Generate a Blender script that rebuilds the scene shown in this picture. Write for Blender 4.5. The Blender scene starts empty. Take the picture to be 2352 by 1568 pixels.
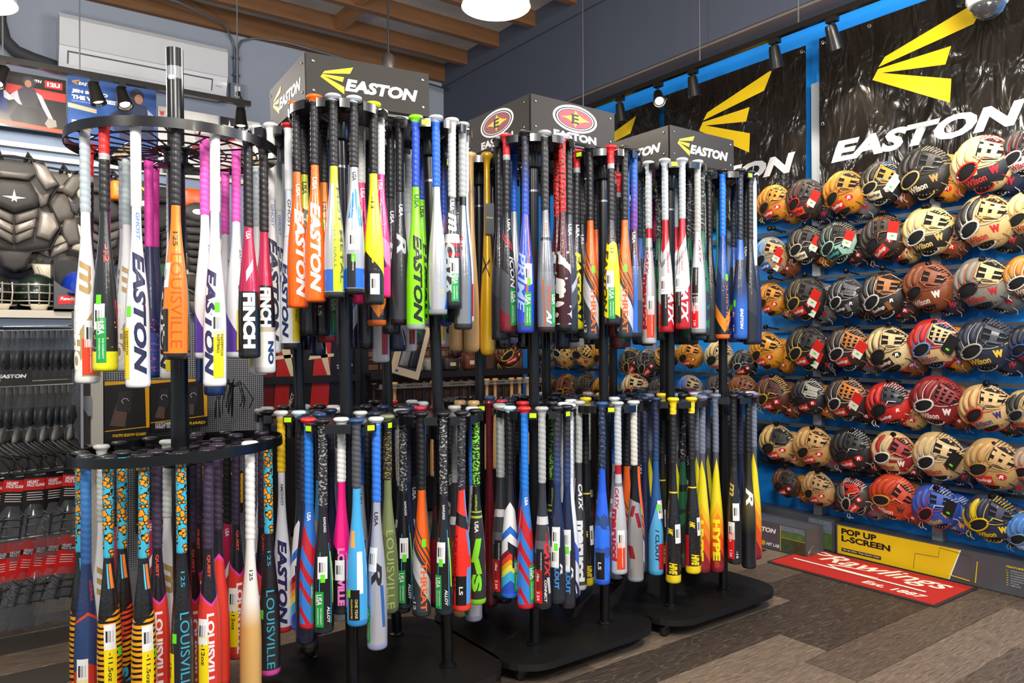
import bpy, bmesh, math, random
from math import sin, cos, pi, radians, sqrt, atan2
from mathutils import Vector, Matrix

SC = bpy.context.scene
COL = SC.collection
rnd = random.Random(7)

# ------------------------------------------------------------------ camera
CAM_H = 1.2
YAW, PIT, ROL = radians(36.155), radians(.12), radians(-.3)
fw = Vector((sin(YAW)*cos(PIT), cos(YAW)*cos(PIT), sin(PIT)))
r0 = Vector((cos(YAW), -sin(YAW), 0)); u0 = r0.cross(fw)
rt = cos(ROL)*r0 + sin(ROL)*u0
up = -sin(ROL)*r0 + cos(ROL)*u0
cam = bpy.data.cameras.new('camera')
cam.sensor_width = 36; cam.lens = 1721/2352*36; cam.clip_start = .02
camo = bpy.data.objects.new('camera', cam); COL.objects.link(camo)
camo.matrix_world = Matrix(((rt.x, up.x, -fw.x, 0), (rt.y, up.y, -fw.y, 0), (rt.z, up.z, -fw.z, CAM_H), (0, 0, 0, 1)))
SC.camera = camo

# ------------------------------------------------------------------ world, exposure, lamps of the room, added fill
SC.view_settings.view_transform = 'Standard'
SC.view_settings.look = 'None'
SC.view_settings.exposure = 0.0
SC.view_settings.gamma = 1.0
SC.view_settings.use_curve_mapping = False
w = bpy.data.worlds.new('shop'); SC.world = w; w.use_nodes = True
w.node_tree.nodes['Background'].inputs[0].default_value = (.86, .93, 1, 1)
w.node_tree.nodes['Background'].inputs[1].default_value = .55

def lamp(name, kind, loc, energy, color=(1, .93, .82), size=.3, aim=None, spot=None, blend=.5):
    l = bpy.data.lights.new(name, kind); l.energy = energy; l.color = color
    if kind == 'AREA': l.shape = 'DISK'; l.size = size
    else: l.shadow_soft_size = size
    if spot: l.spot_size = radians(spot); l.spot_blend = blend
    o = bpy.data.objects.new(name, l); COL.objects.link(o); o.location = loc
    if aim is not None:
        o.rotation_euler = (Vector(aim)-Vector(loc)).to_track_quat('-Z', 'Y').to_euler()
    return o
# pendant lamps hang in a grid over the shop floor; the ones behind the camera light what we see
for (x, y) in ((1.93, 2.75), (.14, 4.2), (.3, .5), (2.0, .4), (-1.2, 1.6), (3.0, -.8), (.9, -1.2), (3.1, 1.1)):
    lamp('pendant_light', 'POINT', (x, y, 2.56), 52 if y > 2 else 74, (1, .93, .84), .13)
# added disk fill, an unseen helper high up behind the camera
lamp('fill_light', 'AREA', (-.5, -.7, 3.6), 115, (1, .98, .95), .9, (1.6, 1.9, .9))

# ------------------------------------------------------------------ colours and materials
def C(h, a=1.0):
    h = h.lstrip('#'); v = [int(h[i:i+2], 16)/255 for i in (0, 2, 4)]
    return tuple((x/12.92 if x <= .04045 else ((x+.055)/1.055)**2.4) for x in v)+(a,)
MATS = {}
def mat(name, col='#808080', rough=.5, metal=0., coat=0., noise=0., nscale=40., bump=0., bscale=80., emit=0., alpha=1., spec=.5, stretch=None):
    if name in MATS: return MATS[name]
    m = bpy.data.materials.new(name); m.use_nodes = True; nt = m.node_tree
    b = nt.nodes['Principled BSDF']; c = C(col)
    b.inputs['Base Color'].default_value = c; b.inputs['Roughness'].default_value = rough
    b.inputs['Metallic'].default_value = metal; b.inputs['Coat Weight'].default_value = coat
    b.inputs['Coat Roughness'].default_value = .08; b.inputs['Specular IOR Level'].default_value = spec
    if alpha < 1: b.inputs['Alpha'].default_value = alpha
    if emit: b.inputs['Emission Color'].default_value = c; b.inputs['Emission Strength'].default_value = emit
    if noise or bump:
        tc = nt.nodes.new('ShaderNodeTexCoord'); src = tc.outputs['Object']
        if stretch:
            mp = nt.nodes.new('ShaderNodeMapping'); mp.inputs['Scale'].default_value = stretch
            nt.links.new(src, mp.inputs[0]); src = mp.outputs[0]
    if noise:
        n = nt.nodes.new('ShaderNodeTexNoise'); n.inputs['Scale'].default_value = nscale; n.inputs['Detail'].default_value = 5
        mx = nt.nodes.new('ShaderNodeMix'); mx.data_type = 'RGBA'
        mx.inputs['A'].default_value = tuple(x*(1-noise) for x in c[:3])+(1,)
        mx.inputs['B'].default_value = tuple(min(1, x*(1+noise)+noise*.02) for x in c[:3])+(1,)
        nt.links.new(src, n.inputs['Vector']); nt.links.new(n.outputs['Fac'], mx.inputs['Factor'])
        nt.links.new(mx.outputs['Result'], b.inputs['Base Color'])
    if bump:
        n2 = nt.nodes.new('ShaderNodeTexNoise'); n2.inputs['Scale'].default_value = bscale; n2.inputs['Detail'].default_value = 4
        bp = nt.nodes.new('ShaderNodeBump'); bp.inputs['Strength'].default_value = bump; bp.inputs['Distance'].default_value = .01
        nt.links.new(src, n2.inputs['Vector']); nt.links.new(n2.outputs['Fac'], bp.inputs['Height']); nt.links.new(bp.outputs[0], b.inputs['Normal'])
    MATS[name] = m; return m
def flat(col, rough=.45, coat=0., metal=0.):
    return mat('paint_%s_%d_%d_%d' % (col.lstrip('#'), rough*100, coat*100, metal*100), col, rough, metal, coat)

# ------------------------------------------------------------------ geometry helpers: (verts, faces)
def box(x0, x1, y0, y1, z0, z1):
    v = [(x, y, z) for z in (z0, z1) for y in (y0, y1) for x in (x0, x1)]
    return v, [(0, 2, 3, 1), (4, 5, 7, 6), (0, 1, 5, 4), (2, 6, 7, 3), (0, 4, 6, 2), (1, 3, 7, 5)]
def lathe(prof, n=20, cap=True):   # prof: [(r, z)...] from one end to the other
    v = []; f = []
    for r, z in prof:
        v += [(r*cos(2*pi*i/n), r*sin(2*pi*i/n), z) for i in range(n)]
    m = len(prof)
    for j in range(m-1):
        for i in range(n):
            a, b = j*n+i, j*n+(i+1) % n
            f.append((a, b, b+n, a+n))
    if cap: f += [tuple(range(n-1, -1, -1)), tuple(range((m-1)*n, m*n))]
    return v, f
def tube(path, r, n=8, closed=False, cap=True):
    P = [Vector(p) for p in path]; m = len(P); v = []; f = []
    rr = r if isinstance(r, (list, tuple)) else [r]*m
    prev = None
    for k in range(m):
        if closed: t = P[(k+1) % m]-P[k-1]
        else: t = P[min(k+1, m-1)]-P[max(k-1, 0)]
        t = t.normalized() if t.length > 1e-9 else Vector((0, 0, 1))
        if prev is None:
            a = Vector((0, 0, 1)) if abs(t.z) < .9 else Vector((1, 0, 0))
            nx = t.cross(a).normalized()
        else:
            nx = prev-t*prev.dot(t); nx = nx.normalized() if nx.length > 1e-6 else t.orthogonal().normalized()
        prev = nx; ny = t.cross(nx)
        for i in range(n):
            q = P[k]+(nx*cos(2*pi*i/n)+ny*sin(2*pi*i/n))*rr[k]; v.append(tuple(q))
    for k in range(m if closed else m-1):
        for i in range(n):
            a, b = k*n+i, k*n+(i+1) % n; c, d = ((k+1) % m)*n+i, ((k+1) % m)*n+(i+1) % n
            f.append((a, b, d, c))
    if cap and not closed: f += [tuple(range(n-1, -1, -1)), tuple(range((m-1)*n, m*n))]
    return v, f
def prism(poly, z0, z1):           # poly in xy
    n = len(poly); v = [(x, y, z0) for x, y in poly]+[(x, y, z1) for x, y in poly]
    f = [tuple(range(n-1, -1, -1)), tuple(range(n, 2*n))]
    f += [(i, (i+1) % n, (i+1) % n+n, i+n) for i in range(n)]
    return v, f
def join(*gs):
    v = []; f = []
    for a, b in gs:
        o = len(v); v += list(a); f += [tuple(i+o for i in q) for q in b]
    return v, f
def xf(g, M):
    return [tuple(M @ Vector(p)) for p in g[0]], g[1]
def mv(g, x, y, z): return [(a+x, b+y, c+z) for a, b, c in g[0]], g[1]
def pad(poly, d, base=0.0, rings=((1, 0), (.97, .5), (.88, .85), (.6, 1))):   # puffy cushion over a polygon, rising along +z
    cx = sum(p[0] for p in poly)/len(poly); cy = sum(p[1] for p in poly)/len(poly)
    P = []
    for i in range(len(poly)):
        a, b = poly[i], poly[(i+1) % len(poly)]
        for t in (0, .5): P.append((a[0]+(b[0]-a[0])*t, a[1]+(b[1]-a[1])*t))
    n = len(P); v = []; f = []
    v += [(x, y, base-d*.15) for x, y in P]
    for s, h in rings: v += [(cx+(x-cx)*s, cy+(y-cy)*s, base+d*h) for x, y in P]
    for j in range(len(rings)):
        for i in range(n):
            a, b = j*n+i, j*n+(i+1) % n; f.append((a, b, b+n, a+n))
    f.append(tuple(range(n-1, -1, -1))); f.append(tuple(range(len(rings)*n, (len(rings)+1)*n)))
    return v, f
def mesh(name, g, mats, smooth=False, fm=None, uv=None):
    me = bpy.data.meshes.new(name); me.from_pydata([tuple(p) for p in g[0]], [], g[1])
    for m in (mats if isinstance(mats, (list, tuple)) else [mats]): me.materials.append(m)
    if fm: me.polygons.foreach_set('material_index', fm)
    if uv:
        l = me.uv_layers.new(name='UVMap')
        for p in me.polygons:
            for li in p.loop_indices: l.data[li].uv = uv[me.loops[li].vertex_index]
    if smooth is True: me.polygons.foreach_set('use_smooth', [True]*len(me.polygons))
    elif smooth:
        me.polygons.foreach_set('use_smooth', [True]*len(me.polygons)); me.set_sharp_from_angle(angle=radians(smooth))
    me.update(); return me
def link(name, me, parent=None, loc=None, rot=None, M=None):
    o = bpy.data.objects.new(name, me); COL.objects.link(o)
    if parent: o.parent = parent
    if M is not None: o.matrix_local = M
    if loc: o.location = loc
    if rot: o.rotation_euler = rot
    return o
def obj(name, g, m, parent=None, smooth=False, **k):
    return link(name, mesh(name, g, m, smooth), parent, **k)
def tag(o, label, cat, group=None):
    o['label'] = label; o['category'] = cat
    if group: o['group'] = group
    return o
def thing(name, label, cat, loc=(0, 0, 0), rotz=0, group=None, M=None):
    o = bpy.data.objects.new(name, None); COL.objects.link(o); o.location = loc; o.rotation_euler = (0, 0, rotz)
    o.empty_display_size = .05
    if M is not None: o.matrix_world = M
    return tag(o, label, cat, group)
def struct(name, g, m, parent=None, smooth=False):
    o = obj(name, g, m, parent, smooth)
    if not parent: o['kind'] = 'structure'
    return o
def frame(origin, right, upv):     # local x = right, y = up, z = out of the face
    r = Vector(right).normalized(); u = Vector(upv).normalized(); n = r.cross(u)
    o = Vector(origin)
    return Matrix(((r.x, u.x, n.x, o.x), (r.y, u.y, n.y, o.y), (r.z, u.z, n.z, o.z), (0, 0, 0, 1)))
FRONT = lambda x, y, z: frame((x, y, z), (1, 0, 0), (0, 0, 1))       # face looks at -Y
LEFTF = lambda x, y, z: frame((x, y, z), (0, -1, 0), (0, 0, 1))      # face looks at -X

# ------------------------------------------------------------------ lettering
_T = {}
def text_geo(s, bold=.02, shear=0., space=1.0):
    """lettering as plain geometry fitted to a unit box: x 0..1, y 0..1, plus its natural aspect"""
    k = (s, bold, shear, space)
    if k in _T: return _T[k]
    cu = bpy.data.curves.new('lettering', 'FONT'); cu.body = s; cu.size = 1; cu.offset = bold; cu.shear = shear
    cu.space_character = space; cu.space_line = .82; cu.resolution_u = 3
    o = bpy.data.objects.new('lettering', cu); COL.objects.link(o)
    dg = bpy.context.evaluated_depsgraph_get(); dg.update()
    me = bpy.data.meshes.new_from_object(o.evaluated_get(dg))
    bpy.data.objects.remove(o); bpy.data.curves.remove(cu)
    v = [tuple(p.co) for p in me.vertices]; f = [tuple(p.vertices) for p in me.polygons]
    bpy.data.meshes.remove(me)
    x0 = min(p[0] for p in v); x1 = max(p[0] for p in v); y0 = min(p[1] for p in v); y1 = max(p[1] for p in v)
    g = ([((p[0]-x0)/(x1-x0), (p[1]-y0)/(y1-y0)) for p in v], f, (x1-x0)/(y1-y0))
    _T[k] = g; return g
_TC = {}
def text_cut(s, bold, shear, nx, ny, space=1.0):
    """same, cut into strips so that it can follow a curved surface"""
    k = (s, bold, shear, nx, ny, space)
    if k in _TC: return _TC[k]
    v, f, asp = text_geo(s, bold, shear, space)
    bm = bmesh.new(); vs = [bm.verts.new((x, y, 0)) for x, y in v]
    for q in f:
        try: bm.faces.new([vs[i] for i in q])
        except ValueError: pass
    for i in range(1, nx):
        bmesh.ops.bisect_plane(bm, geom=bm.verts[:]+bm.edges[:]+bm.faces[:], plane_co=(i/nx, 0, 0), plane_no=(1, 0, 0))
    for i in range(1, ny):
        bmesh.ops.bisect_plane(bm, geom=bm.verts[:]+bm.edges[:]+bm.faces[:], plane_co=(0, i/ny, 0), plane_no=(0, 1, 0))
    bm.verts.index_update()
    r = ([tuple(p.co[:2]) for p in bm.verts], [tuple(q.index for q in p.verts) for p in bm.faces], asp)
    bm.free(); _TC[k] = r; return r
def letter(parent, s, x, y, w, h, z, m, bold=.02, shear=0., name='lettering', M=None, space=1.0):
    """flat lettering on the local xy face of its parent, lower left corner at x, y"""
    v, f, asp = text_geo(s, bold, shear, space)
    if not w: w = h*asp
    g = ([(x+a*w, y+b*h, z) for a, b in v], f)
    if M is not None: g = xf(g, M)
    return obj(name, g, m, parent)
def poly(parent, pts, z, m, name='printed_shape', M=None, t=.0):
    g = ([(x, y, z) for x, y in pts], [tuple(range(len(pts)))])
    if M is not None: g = xf(g, M)
    return obj(name, g, m, parent)
ARROW = ([(.035, .06), (.07, .105), (.57, .245), (.51, .13)],
         [(0, 0), (.032, .05), (.405, .055), (.378, -.03), (.052, .023), (.405, -.11), (.40, -.23)])
def arrow(parent, x, y, s, z, m, M=None):
    gs = [([(x+a*s, y+b*s, z) for a, b in p], [tuple(range(len(p)))]) for p in ARROW]
    g = join(*gs)
    if M is not None: g = xf(g, M)
    return obj('arrow_logo', g, m, parent)
def ellipse(cx, cy, a, b, rot=0, n=28):
    c, s = cos(rot), sin(rot)
    return [(cx+a*cos(t)*c-b*sin(t)*s, cy+a*cos(t)*s+b*sin(t)*c) for t in [2*pi*i/n for i in range(n)]]
def rrect(x0, x1, y0, y1, r, n=5):
    P = []
    for cx, cy, a0 in ((x1-r, y1-r, 0), (x0+r, y1-r, 90), (x0+r, y0+r, 180), (x1-r, y0+r, 270)):
        P += [(cx+r*cos(radians(a0+90*i/n)), cy+r*sin(radians(a0+90*i/n))) for i in range(n+1)]
    return P

BLACK = mat('black_steel', '#0c0c0e', .3, 0, .15, spec=.4)
BLACKM = mat('black_plastic', '#121214', .4)
CHROME = mat('chrome_wire', '#b9bcc0', .25, 1)
WHITE = mat('white_print', '#ecebea', .5)
YEL = mat('yellow_print', '#f0cf10', .45)
INK = mat('black_print', '#0c0c0d', .5)
RED = mat('red_print', '#d61f1c', .45)
# ================================================================== bats
LREF = .74
PROF = [(.0, .0117), (.34, .0117), (.42, .0127), (.48, .0152), (.54, .019), (.60, .0233), (.66, .0272), (.72, .0298), (.78, .0311), (.96, .0311), (1.0, .0311)]
WPROF = [(.0, .0125), (.25, .0122), (.38, .0138), (.50, .0185), (.60, .0235), (.70, .0285), (.78, .0312), (.9, .0318), (1.0, .0315)]
def rad(t, wood=False):
    P = WPROF if wood else PROF
    for (a, ra), (b, rb) in zip(P, P[1:]):
        if t <= b:
            s = (t-a)/(b-a); return ra+(rb-ra)*s
    return P[-1][1]
def uvmat(name, ramp, n=1, amp=0., off=0., mode='CONSTANT', rough=.25, metal=0., coat=.6, stripes=(), camo=None, wav=0., leo=None):
    """colour bands along the bat; bands may zigzag n times round the barrel by amp; stripes run along it"""
    if name in MATS: return MATS[name]
    m = bpy.data.materials.new(name); m.use_nodes = True; nt = m.node_tree; N = nt.nodes; Lk = nt.links.new
    b = N['Principled BSDF']; b.inputs['Roughness'].default_value = rough; b.inputs['Metallic'].default_value = metal
    b.inputs['Coat Weight'].default_value = coat; b.inputs['Coat Roughness'].default_value = .06
    def M(op, x, y=0., z=0.):
        q = N.new('ShaderNodeMath'); q.operation = op
        for i, s in enumerate((x, y, z)):
            if isinstance(s, (int, float)): q.inputs[i].default_value = s
            else: Lk(s, q.inputs[i])
        return q.outputs[0]
    uvn = N.new('ShaderNodeTexCoord'); sx = N.new('ShaderNodeSeparateXYZ'); Lk(uvn.outputs['UV'], sx.inputs[0])
    U, V = sx.outputs[0], sx.outputs[1]
    if wav:
        nz = N.new('ShaderNodeTexNoise'); nz.inputs['Scale'].default_value = 9; mpn = N.new('ShaderNodeMapping'); mpn.inputs['Scale'].default_value = (1, 3, 1)
        Lk(uvn.outputs['UV'], mpn.inputs[0]); Lk(mpn.outputs[0], nz.inputs['Vector'])
        V = M('MULTIPLY_ADD', M('SUBTRACT', nz.outputs['Fac'], .5), wav, V)
    t = V
    if amp:
        fr = M('FRACT', M('MULTIPLY_ADD', U, float(n), off))
        t = M('MULTIPLY_ADD', M('ABSOLUTE', M('SUBTRACT', fr, .5)), -2*amp, V)
    cr = N.new('ShaderNodeValToRGB'); cr.color_ramp.interpolation = mode
    el = cr.color_ramp.elements
    while len(el) > 1: el.remove(el[0])
    el[0].position = ramp[0][0]; el[0].color = C(ramp[0][1])
    for p, c in ramp[1:]:
        e = el.new(p); e.color = C(c)
    Lk(t, cr.inputs[0]); col = cr.outputs[0]
    def mixc(fac, c):
        nonlocal col
        mx = N.new('ShaderNodeMix'); mx.data_type = 'RGBA'; Lk(fac, mx.inputs['Factor']); Lk(col, mx.inputs['A'])
        mx.inputs['B'].default_value = C(c); col = mx.outputs['Result']
    for (c, u0, wd, v0, v1, slope) in stripes:   # (colour, centre round the barrel, half width, from, to, drift)
        d = M('SUBTRACT', M('FRACT', M('ADD', M('SUBTRACT', U, u0), M('MULTIPLY_ADD', V, -slope, .5+slope*v0+2))), .5)
        ins = M('LESS_THAN', M('ABSOLUTE', d), wd)
        ins = M('MULTIPLY', ins, M('MULTIPLY', M('GREATER_THAN', V, v0), M('LESS_THAN', V, v1)))
        mixc(ins, c)
    if camo:   # (colour, scale, threshold, from, to, kind)
        c, sc, th, v0, v1, kind = camo
        mp = N.new('ShaderNodeMapping'); mp.inputs['Scale'].default_value = (1, 5.5, 1); Lk(uvn.outputs['UV'], mp.inputs[0])
        if kind == 'cell':
            nz = N.new('ShaderNodeTexVoronoi'); nz.inputs['Scale'].default_value = sc; fo = nz.outputs['Distance']
            Lk(mp.outputs[0], nz.inputs['Vector']); k = M('LESS_THAN', fo, th)
        elif kind == 'tiger':
            nz = N.new('ShaderNodeTexWave'); nz.bands_direction = 'Y'; nz.inputs['Scale'].default_value = sc; nz.inputs['Distortion'].default_value = 3.5; nz.inputs['Detail'].default_value = 1
            Lk(mp.outputs[0], nz.inputs['Vector']); k = M('GREATER_THAN', nz.outputs['Fac'], th)
        else:
            nz = N.new('ShaderNodeTexNoise'); nz.inputs['Scale'].default_value = sc; nz.inputs['Detail'].default_value = 1
            Lk(mp.outputs[0], nz.inputs['Vector']); k = M('GREATER_THAN', nz.outputs['Fac'], th)
        mixc(M('MULTIPLY', k, M('MULTIPLY', M('GREATER_THAN', V, v0), M('LESS_THAN', V, v1))), c)
    if leo:
        mp = N.new('ShaderNodeMapping'); mp.inputs['Scale'].default_value = (1, 3.4, 1); Lk(uvn.outputs['UV'], mp.inputs[0])
        nz = N.new('ShaderNodeTexVoronoi'); nz.inputs['Scale'].default_value = 6.5; Lk(mp.outputs[0], nz.inputs['Vector'])
        mixc(M('LESS_THAN', nz.outputs['Distance'], .57), '#15130f'); mixc(M('LESS_THAN', nz.outputs['Distance'], .42), leo)
    if coat > .4:   # shrink film: small creases in the clear layer only
        mpf = N.new('ShaderNodeMapping'); mpf.inputs['Scale'].default_value = (9, 26, 1); Lk(uvn.outputs['UV'], mpf.inputs[0])
        nf = N.new('ShaderNodeTexNoise'); nf.inputs['Scale'].default_value = 2.4; nf.inputs['Detail'].default_value = 3; Lk(mpf.outputs[0], nf.inputs['Vector'])
        bf = N.new('ShaderNodeBump'); bf.inputs['Strength'].default_value = .35; bf.inputs['Distance'].default_value = .004
        Lk(nf.outputs['Fac'], bf.inputs['Height']); Lk(bf.outputs[0], b.inputs['Coat Normal'])
    Lk(col, b.inputs['Base Color'])
    MATS[name] = m; return m

def body_mesh(name, t0, m, wood=False, n=22):
    steps = [t0+(1-.028-t0)*i/26 for i in range(27)] if not wood else [.0, .006, .014, .022, .03, .04, .06]+[.06+(.965-.06)*i/24 for i in range(1, 25)]+[.98, .99, .997, 1.0]
    v = []; uv = []; f = []
    for t in steps:
        r = rad(t, wood)
        if wood and t < .06: r = {0: .018, .006: .0235, .014: .0245, .022: .0235, .03: .019, .04: .0155}.get(t, .0135)
        if wood and t > .97: r *= {.98: .97, .99: .88, .997: .7}.get(t, .5)
        for i in range(n+1):
            a = 2*pi*i/n
            v.append((r*cos(a), r*sin(a), -t*LREF)); uv.append((i/n, t))
    m1 = n+1
    for j in range(len(steps)-1):
        for i in range(n): f.append((j*m1+i, j*m1+i+m1, j*m1+i+1+m1, j*m1+i+1))
    if wood: f += [tuple(range(n)), tuple(reversed(range((len(steps)-1)*m1, (len(steps)-1)*m1+n)))]
    return mesh(name, (v, f), m, True, uv=uv)
_GM = {}
def grip_mesh(ge, m, style):
    k = (ge, m.name, style)
    if k in _GM: return _GM[k]
    v = []; uv = []; f = []; n = 14; rows = 64
    for j in range(rows+1):
        t = .022+(ge-.022)*j/rows
        for i in range(n+1):
            a = i/n
            ph = (t*LREF/.019-a) % 1
            groove = .0019*max(0, 1-abs(ph-.5)*5) if style else 0
            r = .0139-groove+(.0035*max(0, 1-(t-.02)/.03))
            if j == rows: r = .0121
            v.append((r*cos(2*pi*a), r*sin(2*pi*a), -t*LREF)); uv.append((a, (t-.022)/(ge-.022)))
    for j in range(rows):
        for i in range(n): q = j*(n+1)+i; f.append((q, q+n+1, q+n+2, q+1))
    _GM[k] = mesh('grip', (v, f), m, True, uv=uv); return _GM[k]
KNOB = lathe([(.010, 0), (.018, -.0005), (.0225, -.003), (.0245, -.007), (.0238, -.0115), (.0195, -.0155), (.0165, -.019), (.0145, -.026)], 20)
CAPG = lathe([(.0311, -.972*LREF), (.0313, -.984*LREF), (.0303, -.993*LREF), (.027, -.998*LREF), (.02, -1.0*LREF), (.008, -.999*LREF)], 22)
def wrap_text(s, t0, t1, h, rot, bold, shear, wood=False, lift=.0006, space=1.0):
    v, f, asp = text_cut(s, bold, shear, max(6, len(s)), 5, space)
    out = []
    for x, y in v:
        t = t0+(t1-t0)*x; r = rad(t, wood)+lift
        a = radians(-90+rot)+(y-.5)*h/r
        out.append((r*cos(a), r*sin(a), -t*LREF))
    return out, f
def wrap_patch(t0, t1, wdt, rot, lift=.0004, wood=False):
    n, m = 7, 5; v = []; uv = []; f = []
    for j in range(m+1):
        t = t0+(t1-t0)*j/m; r = rad(t, wood)+lift
        for i in range(n+1):
            a = radians(-90+rot)+(i/n-.5)*wdt/r
            v.append((r*cos(a), r*sin(a), -t*LREF)); uv.append((i/n, j/m))
    for j in range(m):
        for i in range(n): q = j*(n+1)+i; f.append((q, q+n+1, q+n+2, q+1))
    return v, f, uv
def barmat():
    if 'barcode' in MATS: return MATS['barcode']
    m = bpy.data.materials.new('barcode'); m.use_nodes = True; nt = m.node_tree; N = nt.nodes; L = nt.links.new
    b = N['Principled BSDF']; b.inputs['Roughness'].default_value = .4
    tc = N.new('ShaderNodeTexCoord'); s = N.new('ShaderNodeSeparateXYZ'); L(tc.outputs['UV'], s.inputs[0])
    def M(op, x, y=0.):
        q = N.new('ShaderNodeMath'); q.operation = op
        for i, a in enumerate((x, y)):
            if isinstance(a, (int, float)): q.inputs[i].default_value = a
            else: L(a, q.inputs[i])
        return q.outputs[0]
    wn = N.new('ShaderNodeTexWhiteNoise'); wn.noise_dimensions = '1D'; L(M('FLOOR', M('MULTIPLY', s.outputs[0], 34)), wn.inputs['W'])
    k = M('GREATER_THAN', wn.outputs['Value'], .5)
    for src, lo, hi in ((s.outputs[0], .14, .86), (s.outputs[1], .25, .7)):
        k = M('MULTIPLY', k, M('MULTIPLY', M('GREATER_THAN', src, lo), M('LESS_THAN', src, hi)))
    mx = N.new('ShaderNodeMix'); mx.data_type = 'RGBA'; L(k, mx.inputs['Factor'])
    mx.inputs['A'].default_value = C('#e9e8e6'); mx.inputs['B'].default_value = C('#2a2a2c'); L(mx.outputs['Result'], b.inputs['Base Color'])
    MATS['barcode'] = m; return m
STK = {  # kind: name, colour, length, width, text lines (text, from, to, height, colour, shift across)
 'usa': ('certification_sticker', '#1f9a45', .155, .026, [('USA', .08, .38, .017, '#f2f2ee', 0), ('BASEBALL', .08, .38, .0035, '#d9ead9', -.0105), ('FOR WARRANTY', .46, .92, .0045, '#d9ead9', .005), ('INFORMATION', .46, .92, .0045, '#d9ead9', -.004)]),
 'fp': ('softball_sticker', '#f4d400', .15, .03, [('FASTPITCH', .06, .52, .0075, '#1a1a14', .008), ('SOFTBALL', .06, .48, .0075, '#1a1a14', -.002)]),
 'y12': ('weight_sticker', '#f4d913', .14, .03, [('-12oz', .15, .6, .011, '#3a3a10', 0)]),
 'y11': ('weight_sticker', '#f4d913', .15, .032, [('-11.5oz', .12, .72, .011, '#3a3a10', 0)]),
 'r10': ('weight_sticker', '#d8171f', .165, .03, [('-10oz', .08, .36, .011, '#f4eeee', 0), ('2 3/4', .66, .92, .011, '#f4eeee', 0)]),
 'b8': ('weight_sticker', '#1d3f9e', .165, .03, [('-8oz', .1, .34, .011, '#f4eeee', 0), ('2 3/4', .66, .92, .011, '#f4eeee', 0)]),
 'red': ('brand_sticker', '#c01822', .13, .024, []),
 'or': ('warranty_sticker', '#e0431f', .14, .034, [('12 MONTH WARRANTY', .06, .94, .004, '#f6f0ee', .004)]),
 'ls': ('brand_label', '#141416', .145, .038, [('LS', .36, .64, .013, '#f0f0f0', 0)]),
 'yr': ('warranty_label', '#171512', .145, .036, [('ONE YEAR', .3, .95, .0085, '#d9c27a', .008), ('GUARANTEE', .3, .95, .005, '#d9c27a', -.006)]),
 'blk': ('warning_label', '#1a1a1b', .15, .028, [('WARNING', .06, .5, .005, '#c9c9c9', .006)]),
 'bar': ('barcode_sticker', None, .075, .03, []),
 'tab': ('price_tab', '#67dd22', .028, .014, []),
}
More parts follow.
